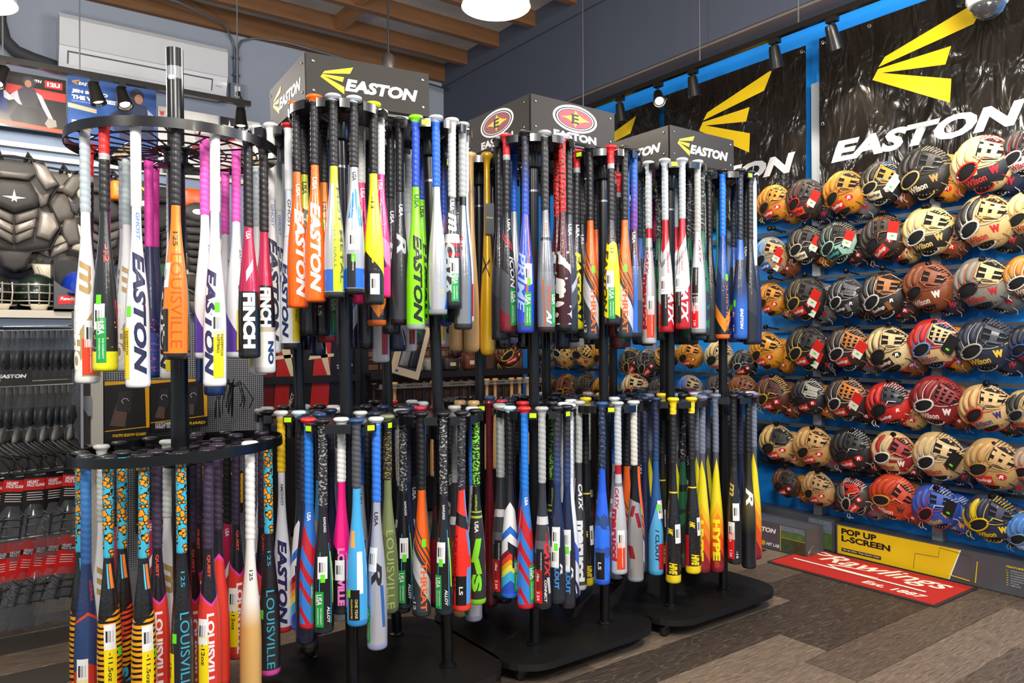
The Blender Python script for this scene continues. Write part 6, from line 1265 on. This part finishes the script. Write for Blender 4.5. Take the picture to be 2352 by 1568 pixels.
# ---- peg hooks with packets, on a perforated side panel
PERF = bpy.data.materials.new('perforated_steel'); PERF.use_nodes = True; nt = PERF.node_tree; N = nt.nodes; L_ = nt.links.new
b = N['Principled BSDF']; b.inputs['Roughness'].default_value = .5
tc = N.new('ShaderNodeTexCoord'); vo = N.new('ShaderNodeTexVoronoi'); vo.inputs['Scale'].default_value = 95; vo.inputs['Randomness'].default_value = 0
L_(tc.outputs['Object'], vo.inputs['Vector']); lt = N.new('ShaderNodeMath'); lt.operation = 'LESS_THAN'; lt.inputs[1].default_value = .36; L_(vo.outputs['Distance'], lt.inputs[0])
mx = N.new('ShaderNodeMix'); mx.data_type = 'RGBA'; mx.inputs['A'].default_value = C('#8d9096'); mx.inputs['B'].default_value = C('#17181a'); L_(lt.outputs[0], mx.inputs['Factor']); L_(mx.outputs['Result'], b.inputs['Base Color'])
MATS['perforated_steel'] = PERF
fx = thing('peg_fixture', 'perforated steel panels with a pale upright behind the round rack', 'display wall', (.49, 4.0, 0))
obj('side_panel', box(-.085, -.075, -.28, .05, .05, 1.36), PERF, fx); obj('back_panel', box(.03, .80, .02, .03, .05, 1.30), PERF, fx)
obj('upright', box(-.025, .025, -.10, -.05, .02, 1.30), mat('upright_pale', '#c3bdb2', .5), fx)
obj('base_shelf', box(-.08, .80, -.25, .05, .02, .12), mat('base_grey', '#6d6f74', .5), fx); obj('bracket', prism([(0, 0), (.06, 0), (.06, -.09), (.045, -.09)], 0, .012), STEELG, fx, M=FRONT(-.085, -.12, .97)); obj('bracket', prism([(0, 0), (.06, 0), (.06, -.09), (.045, -.09)], 0, .012), STEELG, fx, M=FRONT(-.085, -.12, .75))
PLAS = mat('clear_plastic_bag', '#6f7276', .12, 0, .9, alpha=.22); PL2 = mat('clear_plastic_fold', '#a9abad', .15, 0, .6, alpha=.3)
DRK = mat('packed_guard_black', '#1c1d20', .45)
def hook_row(label, z, x0, x1, y):
    t = thing('peg_hook', label, 'hook', (x1, y, z), 0, 'chrome peg hooks')
    obj('wire', tube([(0, .05, -.01), (0, .0, -.01), (0, 0, 0), (x0-x1, 0, -.006), (x0-x1-.01, 0, .016)], .0035, 8), CHROME, t, 40)
    obj('wire', tube([(0, .05, .02), (-.02, .012, .02), (x0-x1+.03, .012, .014)], .0028, 6), CHROME, t, 40)
    return t
OR = ('nearest the post', 'second from the post', 'third from the post', 'fourth from the post', 'fifth from the post', 'sixth from the post', 'seventh from the post', 'eighth from the post', 'ninth from the post', 'tenth from the post', 'eleventh from the post', 'twelfth from the post')
def bag_geo(w_, h, d, seed):
    R = random.Random(seed); n = 8; v = []; f = []
    for side in (1, -1):
        for j in range(7):
            for i in range(n):
                a, q = i/(n-1)-.5, j/6
                bul = sin(pi*q)**.7*cos(a*pi)*d; x = a*w_*(.35+.65*min(1, q*2.2))
                v.append((x+R.uniform(-.003, .003), -side*(bul+R.uniform(0, .006))*1., -h*q-(.02*abs(a)*2 if j == 6 else 0)))
    m = 7*n
    for s in range(2):
        for j in range(6):
            for i in range(n-1):
                q = s*m+j*n+i; f.append((q, q+1, q+n+1, q+n) if s else (q, q+n, q+n+1, q+1))
    return v, f
def rowbags(z, x0, x1, n, w_, h, d, words, cat, group, kind, y=3.76):
    hook_row('chrome hook carrying the '+words+'s', z, x0, x1, y)
    for k in range(n):
        x = x1-.012-(x1-x0-.03)*k/max(1, n-1)
        t = thing('guard_packet' if kind != 'cage' else 'helmet_guard', words+', '+OR[k], cat, (x, y, z-.006), radians(66+rnd.uniform(-9, 9)), group)
        if kind == 'slim':
            obj('bag', bag_geo(w_, h, d, k), PLAS, t, True); obj('header', box(-w_*.2, w_*.2, -.001, .001, -.03, .004), PL2, t)
            obj('guard', xf(pad([(-w_*.25, -h*.45), (w_*.25, -h*.45), (w_*.38, -h*.75), (0, -h*.95), (-w_*.38, -h*.75)], d*.7), FRONT(0, 0, 0)), DRK, t, True)
        elif kind == 'cage':
            obj('visor_plate', xf(pad([(-.05, -.02), (0, .03), (.05, -.02), (.06, -.05), (-.06, -.05)], .012), FRONT(0, 0, 0)), mat('visor_grey', '#6c6a66', .45), t, True)
            B = [tube([(-.055, 0, -.05), (-.06, -.06, -.10), (-.03, -.09, -.16), (.03, -.09, -.16), (.06, -.06, -.10), (.055, 0, -.05)], .004, 6), tube([(-.02, 0, -.05), (-.02, -.09, -.12), (-.02, -.08, -.17)], .004, 6), tube([(.02, 0, -.05), (.02, -.09, -.12), (.02, -.08, -.17)], .004, 6), tube([(-.058, -.05, -.09), (0, -.11, -.12), (.058, -.05, -.09)], .004, 6)]
            obj('wire_cage', join(*B), DRK, t, 40)
        else:
            t.rotation_euler = (0, radians(10+rnd.uniform(-7, 7)), radians(18+rnd.uniform(-14, 14)))
            red = kind == 'redcard'
            obj('bag', mv(bag_geo(w_, h, d, k+50), 0, 0, -.12), PLAS, t, True)
            cd = obj('header_card', box(-.048, .048, -.002, .002, -.15, .012), flat('#c4201e', .4) if red else INK, t)
            poly(cd, [(-.048, -.06), (.048, -.06), (.048, -.012), (-.048, -.012)] if not red else [(-.048, -.05), (.048, -.05), (.048, -.03), (-.048, -.03)], .0008, flat('#c4201e', .4) if not red else INK, 'colour_band', FRONT(0, -.002, 0))
            letter(cd, 'HELMET\nFACE GUARD', -.036, -.045 if not red else -.048, .07, .026 if not red else .022, .0014, WHITE, .03, .1, M=FRONT(0, -.002, 0))
            for q in range(4): poly(cd, [(-.034, -.072-.01*q), (.022+.004*(q % 2), -.072-.01*q), (.022+.004*(q % 2), -.069-.01*q), (-.034, -.069-.01*q)], .0009, flat('#d8c8c4', .5), 'fine_print', FRONT(0, -.002, 0))
            obj('wire_guard', join(*[tube([(-.05, 0, zz), (-.03, -.03, zz-.02), (.03, -.03, zz-.02), (.05, 0, zz)], .004, 6) for zz in (-.15, -.18, -.22)]+[tube([(sx*.03, -.03, -.16), (sx*.034, -.026, -.25)], .004, 6) for sx in (-1, 1)]), DRK, t, 40)
rowbags(1.267, .10, .385, 12, .11, .175, .018, 'slim clear packet with dark guard on the top hook', 'packet', 'packets on the top hook', 'slim')
rowbags(1.033, .08, .382, 12, .12, .19, .018, 'clear packet with dark guard on the second hook', 'packet', 'packets on the second hook', 'slim')
rowbags(.852, .06, .38, 7, .12, .19, .02, 'black wire face cage with grey visor on the third hook', 'face guard', 'cages on the third hook', 'cage')
rowbags(.655, .09, .40, 5, .15, .22, .035, 'bagged face guard under a black and red card, fourth hook', 'face guard', 'bagged guards on the fourth hook', 'blackcard')
rowbags(.372, .03, .385, 8, .15, .22, .03, 'bagged face guard under a red card, bottom hook', 'face guard', 'bagged guards on the bottom hook', 'redcard')
ec = thing('shelf_card', 'small black shelf card with white lettering between the top two hooks', 'card', (.06, 3.74, 1.045)); obj('card', box(0, .17, 0, .003, 0, .055), INK, ec); letter(ec, 'EASTON', .05, .02, .10, .016, .0006, WHITE, .05, .2, M=FRONT(0, -.0006, 0)); letter(ec, 'THE 2023', .01, .008, .05, .007, .0006, YEL, .02, M=FRONT(0, -.0006, 0))
# ---- boxed guards on the perforated back panel
BXM = mat('box_black_print', '#1d1c1b', .4, 0, .2)
def guard_box(label, x0, x1, z0, z1, y, title, tcol='#e8b81a', trim='#e8a818', d=.05):
    t = thing('guard_box', label, 'box', (x0, y, z0), 0, 'boxed guards on the perforated panel'); w_, h = x1-x0, z1-z0
    obj('carton', box(0, w_, 0, d, 0, h), BXM, t); F = FRONT(0, -.0006, 0)
    poly(t, [(0, h-.018), (w_, h-.008), (w_, h), (0, h)], .0004, flat(trim, .4), 'yellow_edge', F); poly(t, [(w_-.014, .05), (w_, .04), (w_, h), (w_-.02, h)], .0004, flat(trim, .4), 'yellow_edge', F)
    poly(t, [(.02, .07), (.06, h*.75), (w_*.55, h*.8), (w_*.45, .06)], .0004, mat('print_arm', '#584438', .5, noise=.25, nscale=20), 'arm_picture', F)
    poly(t, [(w_*.25, h*.5), (w_*.3, h*.82), (w_*.62, h*.84), (w_*.58, h*.45)], .0008, flat('#26252a', .5), 'guard_picture', F)
    cx, cy = w_*.45, h*.66; obj('six_sided_logo', xf(tube([(cx+.015*cos(q*pi/3), cy+.013*sin(q*pi/3), .0012) for q in range(5)], .0012, 4), F), WHITE, t)
    poly(t, [(0, 0), (w_, .012), (w_, .05), (0, .04)], .0008, INK, 'title_band', F); letter(t, title, w_*.16, .014, w_*.76, .014 if '\n' not in title else .03, .0014, flat(tcol, .4), .04, .2, M=F)
    poly(t, [(0, .042), (w_, .052), (w_, .056), (0, .046)], .001, flat(trim, .4), 'yellow_line', F)
guard_box('black and yellow youth elbow guard box, topmost beside the pale upright', .525, .715, .755, 1.03, 3.93, 'YOUTH ELBOW GUARD')
guard_box('black and yellow wrist guard box beside the elbow guard box', .722, .86, .78, 1.03, 3.95, "CATCHER'S\nWRIST GUARD", '#d8d8d6')
guard_box('black and yellow guard box right behind the black pole', .865, .985, .79, 1.03, 3.95, 'GUARD')
guard_box('small black box lettered for thumb guards, under the wire bundle', 1.02, 1.13, .60, .72, 3.90, 'THUMB GUARD')
guard_box('tall black box with white six-sided mark behind the lower bats', .66, .80, .30, .62, 3.95, 'WRIST GUARD')
guard_box('black guard box below the thumb guard box', 1.02, 1.15, .34, .55, 3.92, 'ELBOW GUARD')
guard_box('black yellow-edged box with knee guard at the bottom', .84, .98, .30, .60, 3.95, 'LEG GUARD')
wb = thing('wire_bundle', 'tangled black straps and wire guards hanging beside the boxes', 'straps', (1.10, 3.93, .98))
gs = []
for k in range(16):
    a = rnd.uniform(-.09, .09); gs.append(tube([(0, .0, 0), (a*.6, -.03, .03+rnd.uniform(-.02, .02)), (a*1.2, rnd.uniform(-.05, 0), -.06), (a*1.1, 0, -.12+rnd.uniform(-.03, .03))], .003, 5))
obj('straps', join(*gs), DRK, wb, 40)

# ---- wall fittings: split air conditioner, outlet, conduit, pipe
ac = thing('air_conditioner', 'white split air conditioner high on the grey-blue wall', 'air conditioner', (.55, 6.398, 3.17))
ACW = mat('ac_white', '#d9dbde', .4, 0, .1); W_ = 1.16
obj('casing', xf(prism([(0, .03), (-.0, .40), (.19, .40), (.215, .36), (.215, .17), (.16, .02), (.10, .0)], 0, W_), Matrix(((0, 0, 1, 0), (-1, 0, 0, 0), (0, 1, 0, 0), (0, 0, 0, 1)))), ACW, ac, 30)
obj('front_panel', xf(prism([(.212, .165), (.222, .17), (.222, .365), (.196, .402), (.19, .40)], .0, W_), Matrix(((0, 0, 1, 0), (-1, 0, 0, 0), (0, 1, 0, 0), (0, 0, 0, 1)))), ACW, ac, 30)
obj('air_flap', xf(prism([(.17, .055), (.2, .13), (.204, .128), (.176, .05)], .06, W_-.12), Matrix(((0, 0, 1, 0), (-1, 0, 0, 0), (0, 1, 0, 0), (0, 0, 0, 1)))), mat('ac_flap', '#e3e5e7', .4), ac)
obj('flap_gap', xf(prism([(.1665, .045), (.205, .140), (.2065, .138), (.168, .043)], .05, W_-.11), Matrix(((0, 0, 1, 0), (-1, 0, 0, 0), (0, 1, 0, 0), (0, 0, 0, 1)))), mat('ac_gap', '#5c6066', .6), ac)
letter(ac, 'halcyon', W_-.09, .055, .05, .012, .0, flat('#77808a', .5), .01, M=FRONT(0, -.2, .03))
pp = thing('pipe_cover', 'dark insulated pipe curving to the left end of the air conditioner', 'pipe', (.2, 6.34, 3.3)); obj('pipe', tube([(.0, 0, .5), (.0, 0, .18), (.03, 0, .05), (.10, 0, -.02), (.2, 0, -.05), (.36, 0, -.08)], .045, 12), mat('pipe_wrap', '#3b3c40', .7), pp, True)
ob = thing('outlet_box', 'grey wall outlet box with a black plug beside the air conditioner', 'outlet', (1.83, 6.398, 3.29)); obj('box', box(-.055, .055, -.06, 0, -.07, .07), mat('outlet_grey', '#7f8994', .5, .3), ob); obj('socket', box(-.022, .022, -.064, -.06, -.04, .045), WHITE, ob); obj('plug', box(-.014, .014, -.10, -.064, -.035, -.005), INK, ob); obj('cord', tube([(0, -.10, -.02), (.02, -.1, -.06), (.05, -.06, -.10), (.06, -.03, -.2)], .006, 6), INK, ob, 40)
cd = thing('conduit', 'thin steel conduit rising from the outlet and bending along the joists', 'conduit', (1.83, 6.37, 3.36)); CG = mat('conduit_steel', '#6f757d', .4, .5)
obj('tube', join(tube([(-.012, 0, 0), (-.012, 0, .30), (-.03, 0, .36), (-.12, -.1, .44), (-.5, -.25, .46), (-1.6, -.3, .5)], .009, 8), tube([(.012, 0, 0), (.012, 0, .30), (.04, 0, .37), (.14, 0, .42), (.4, -.05, .43), (1.2, -.1, .37), (2.0, -.1, .32)], .009, 8)), CG, cd, True)
for z in (.08, .22): obj('clamp', box(-.03, .03, -.012, .01, z-.008, z+.008), CG, cd)
tb = thing('track_rail', 'black lighting track hung across the gear wall below the air conditioner', 'lighting track', (.78, 4.85, 2.731))
obj('rail', box(-1.6, .70, -.018, .018, -.012, .02), SPOTM, tb)
for x in (-.61, -.25, .62): obj('hanger_rod', tube([(x-.0, 0, .02), (x-.0, 0, 1.2)], .004, 6), MATS['rod_steel'], tb)
for (x, lit, ax_, nm) in ((.165, True, -.2, 'lit spotlight at the frame edge over the catcher poster'), (.605, False, .12, 'unlit black spotlight before the blue poster headline'), (.745, True, .08, 'lit black spotlight hanging before the blue poster'), (1.42, False, -.02, 'black spotlight at the end of the gear wall track')):
    spotlight(nm, (x, 4.85, 2.725), (x+ax_, 4.75 if not lit else 4.6, 2.2), lit, 'track spotlights before the gear wall', 10, .04)
def pendant(label, loc, lit, r=.155):
    t = thing('pendant_lamp', label, 'pendant lamp', loc, 0, 'pendant lamps'); z = 3.80-loc[2]
    obj('cord', tube([(0, 0, .20), (0, 0, z)], .006, 8), INK, t)
    obj('socket', lathe([(.03, .12), (.034, .13), (.036, .19), (.02, .21), (.008, .22)], 16), mat('socket_brown', '#2b2320', .5), t, 40)
    obj('shade', lathe([(r, 0), (r*.96, .03), (r*.6, .10), (.03, .135), (.028, .133), (r*.57, .094), (r*.93, .026), (r*.985, 0)], 36, False), mat('shade_white', '#d9d5cc', .5), t, 40)
    if lit: obj('diffuser', lathe([(r*.97, .004), (r*.9, .002), (r*.3, .0)], 32), mat('lamp_glow', '#fff2da', .5, emit=9), t)
    return t
pendant('bright white pendant lamp over the emblem-sign rack', (1.93, 2.75, 2.71), True)
pendant('bright pendant lamp cut by the frame edge above the gear wall', (.04, 4.2, 2.78), True, .17)
pendant('unlit pendant with brown socket behind the tall arrow sign', (1.79, 3.53, 2.50), False)

# ================================================================== dark fixtures in the middle distance
FXM = mat('fixture_black', '#131214', .45)
ef = thing('end_display', 'black framed display with a poster of red bats, behind the tall-sign rack', 'display stand', (1.40, 4.6, 0))
for x in (.0, .69): obj('frame_post', box(x-.02, x+.02, -.02, .02, .02, 1.62), FXM, ef)
obj('base', box(-.02, .71, -.02, .45, .02, .62), FXM, ef); obj('crossbar', box(0, .69, -.03, .0, .955, 1.0), FXM, ef); obj('crossbar', box(0, .69, -.03, 0, 1.50, 1.54), FXM, ef)
obj('poster_board', box(.02, .67, .0, .01, .70, 1.50), mat('poster_black', '#17100f', .4, 0, .2), ef)
F = FRONT(0, -.001, 0)
for k, (x0, z0, r) in enumerate(((.18, .78, .09), (.42, .72, .12), (.10, .80, .06))):
    pts = [(x0-r*.5, z0), (x0+r*.55, z0-.02), (x0+r*.9, 1.49), (x0+r*.15, 1.49)]
    obj('bat_print', xf(([(a, b, .0006+.0004*k) for a, b in pts], [(0, 1, 2, 3)]), F), flat(('#b01d16', '#c2261a', '#6d120f')[k], .3, .3), ef)
    if k < 2:
        obj('bat_print', xf(([(a, b, .002) for a, b in ellipse(x0, z0-.01, r*.7, .018, -.15)], [tuple(range(28))]), F), flat('#b9b4ae', .4), ef)
        for q in ([(x0-.02, 1.24), (x0+.05, 1.24), (x0+.09, .98), (x0+.075, .97)], [(x0-.06, 1.10), (x0+.11, 1.12), (x0+.11, 1.14), (x0-.05, 1.125)]): obj('cross_mark', xf(([(a, b, .0024) for a, b in q], [(0, 1, 2, 3)]), F), flat('#d9c8a6', .4), ef)
letter(ef, 'CONNECT', .24, 1.02, .16, .02, .0026, flat('#d9c8b6', .4), .03, .2, M=F @ Matrix.Translation((.22, .74, 0)) @ Matrix.Rotation(radians(72), 4, 'Z') @ Matrix.Translation((-.24, -1.02, 0)))
letter(ef, 'MARUCCISPORTS', .55, 1.055, .11, .012, .0026, WHITE, .02, M=F); letter(ef, '@MarucciSports', .55, 1.04, .10, .008, .0026, WHITE, .02, M=F)
poly(ef, [(.03, .70), (.66, .70), (.66, .76), (.03, .80)], .0005, mat('print_boards', '#5a4a3e', .5, noise=.4, nscale=6, stretch=(1, 1, 8)), 'floor_print', F)
mf = thing('wood_bat_fixture', 'black grid display with a rail of wooden bats, behind the racks', 'display stand', (2.15, 4.62, 0))
obj('base', box(0, 1.42, .05, .45, .02, .55), FXM, mf); obj('back_board', box(0, 1.42, .12, .14, .55, 1.5), mat('brick_print', '#6d4c40', .8, noise=.3, nscale=9), mf)
for x in (.0, .95, 1.42): obj('frame_post', box(x-.025, x+.025, -.02, .03, .02, 1.62), FXM, mf)
obj('shelf', box(0, 1.42, -.10, .12, .985, 1.005), FXM, mf); obj('shelf_edge', box(0, 1.42, -.112, -.10, .965, 1.008), FXM, mf)
for k in range(9): obj('grid_wire', tube([(.05+.11*k, .09, 1.01), (.05+.11*k, .09, 1.5)], .003, 5), FXM, mf)
for k in range(5): obj('grid_wire', tube([(.03, .095, 1.08+.09*k), (.95, .095, 1.08+.09*k)], .003, 5), FXM, mf)
for k in range(12):
    zz = 1.02+.045*k
    for q in range(7 if k % 2 == 0 else 6): obj('brick', box(.03+.135*q+(.065 if k % 2 else 0), .155+.135*q+(.065 if k % 2 else 0), .105, .122, zz, zz+.038), mat('brick_face', '#7f5a4a', .85, noise=.3, nscale=20), mf)
CLR = mat('clear_rail', '#a8a294', .12, 0, .8, alpha=.3)
obj('bat_rail', box(.02, 1.4, -.19, -.185, .905, .935), CLR, mf); obj('bat_rail_top', box(.02, 1.4, -.19, -.08, .903, .906), CLR, mf)
for k in range(8): letter(mf, 'Louisville Slugger', .04+.17*k, .913, .13, .014, .0, INK, .02, .1, M=FRONT(0, -.1915, 0))
WB = ['wk', 'wk', 'wd', 'wk', 'wk', 'wk', 'wd', 'wk', 'wk', 'wk', 'wk', 'wd', 'wd', 'wd', 'wk', 'wd', 'wd', 'wd']
for k, c in enumerate(WB):
    t = hang_bat(c, 2.16+.074*k, 4.62-.135-.0*(k % 2), .945, .66, ('pale' if c == 'wd' else 'black')+' wooden bat in the clear rail behind the racks, '+('first second third fourth fifth sixth seventh eighth ninth tenth eleventh twelfth thirteenth fourteenth fifteenth sixteenth seventeenth eighteenth'.split()[k])+' from the poster', 'wooden bats in the clear rail')
gb = thing('glove_box', 'tilted beige carton with a grey batting glove under its window', 'box', (2.26, 4.42, 1.01)); Mx = Matrix.Rotation(radians(16), 4, 'Y')
obj('carton', xf(box(0, .20, 0, .05, 0, .36), Mx), mat('carton_beige', '#c9b594', .6), gb); obj('window', xf(box(.025, .165, -.001, .0, .05, .34), Mx), mat('window_dark', '#2a2a2c', .3), gb)
obj('mesh_glove', xf(pad([(.03, .06), (.09, .06), (.10, .30), (.05, .32)], .012), Mx @ FRONT(0, -.001, 0)), mat('glove_grey', '#7d7c7a', .6, noise=.5, nscale=120), gb, True); obj('black_palm', xf(pad([(.10, .06), (.16, .07), (.16, .27), (.11, .28)], .012), Mx @ FRONT(0, -.001, 0)), DRK, gb, True); obj('seal', xf(box(.015, .035, -.0015, -.001, .015, .03), Mx), flat('#2a4a9a', .4), gb)
# goods on the black shelf
for k, (x, w_, h, c, lab) in enumerate(((2.62, .10, .09, '#8f8a80', 'grey packet lying on the black shelf'), (2.78, .12, .10, '#2b2725', 'black and gold mitt roll on the black shelf'), (2.94, .10, .12, '#5c2a20', 'dark red leather roll on the black shelf'), (2.50, .10, .06, '#a89a84', 'beige packet at the left of the black shelf'))):
    t = thing('packed_goods', lab, 'packet', (x, 4.56, 1.006)); obj('pouch', xf(pad(rrect(-w_/2, w_/2, 0, h, .02, 3), .05), FRONT(0, 0, 0)), flat(c, .5), t, True); obj('label_patch', xf(([(a, b, .051) for a, b in rrect(-w_*.2, w_*.2, h*.35, h*.6, .004, 2)], [tuple(range(12))]), FRONT(0, 0, 0)), flat('#c8b88a', .5), t)
glove('brown glove with yellow lace hanging on the black grid', 'gloves on the wall beyond the bat racks', frame((3.28, 4.55, 1.13), (1, 0, 0), (0, 0, 1)) @ Matrix.Scale(.12, 4), body='#5a3020', trim='#d8b03a', lace='#e0bc3a', kind='H', **RR)
# low shelf under the farther gloves
ls_ = thing('glove_shelf', 'dark shelf along the blue wall under the farther gloves', 'shelf', (3.9, 4.2, 0)); obj('board', box(-.12, .19, -1.4, .8, .66, .69), FXM, ls_); obj('front_board', box(-.12, -.10, -1.4, .8, .05, .66), FXM, ls_)
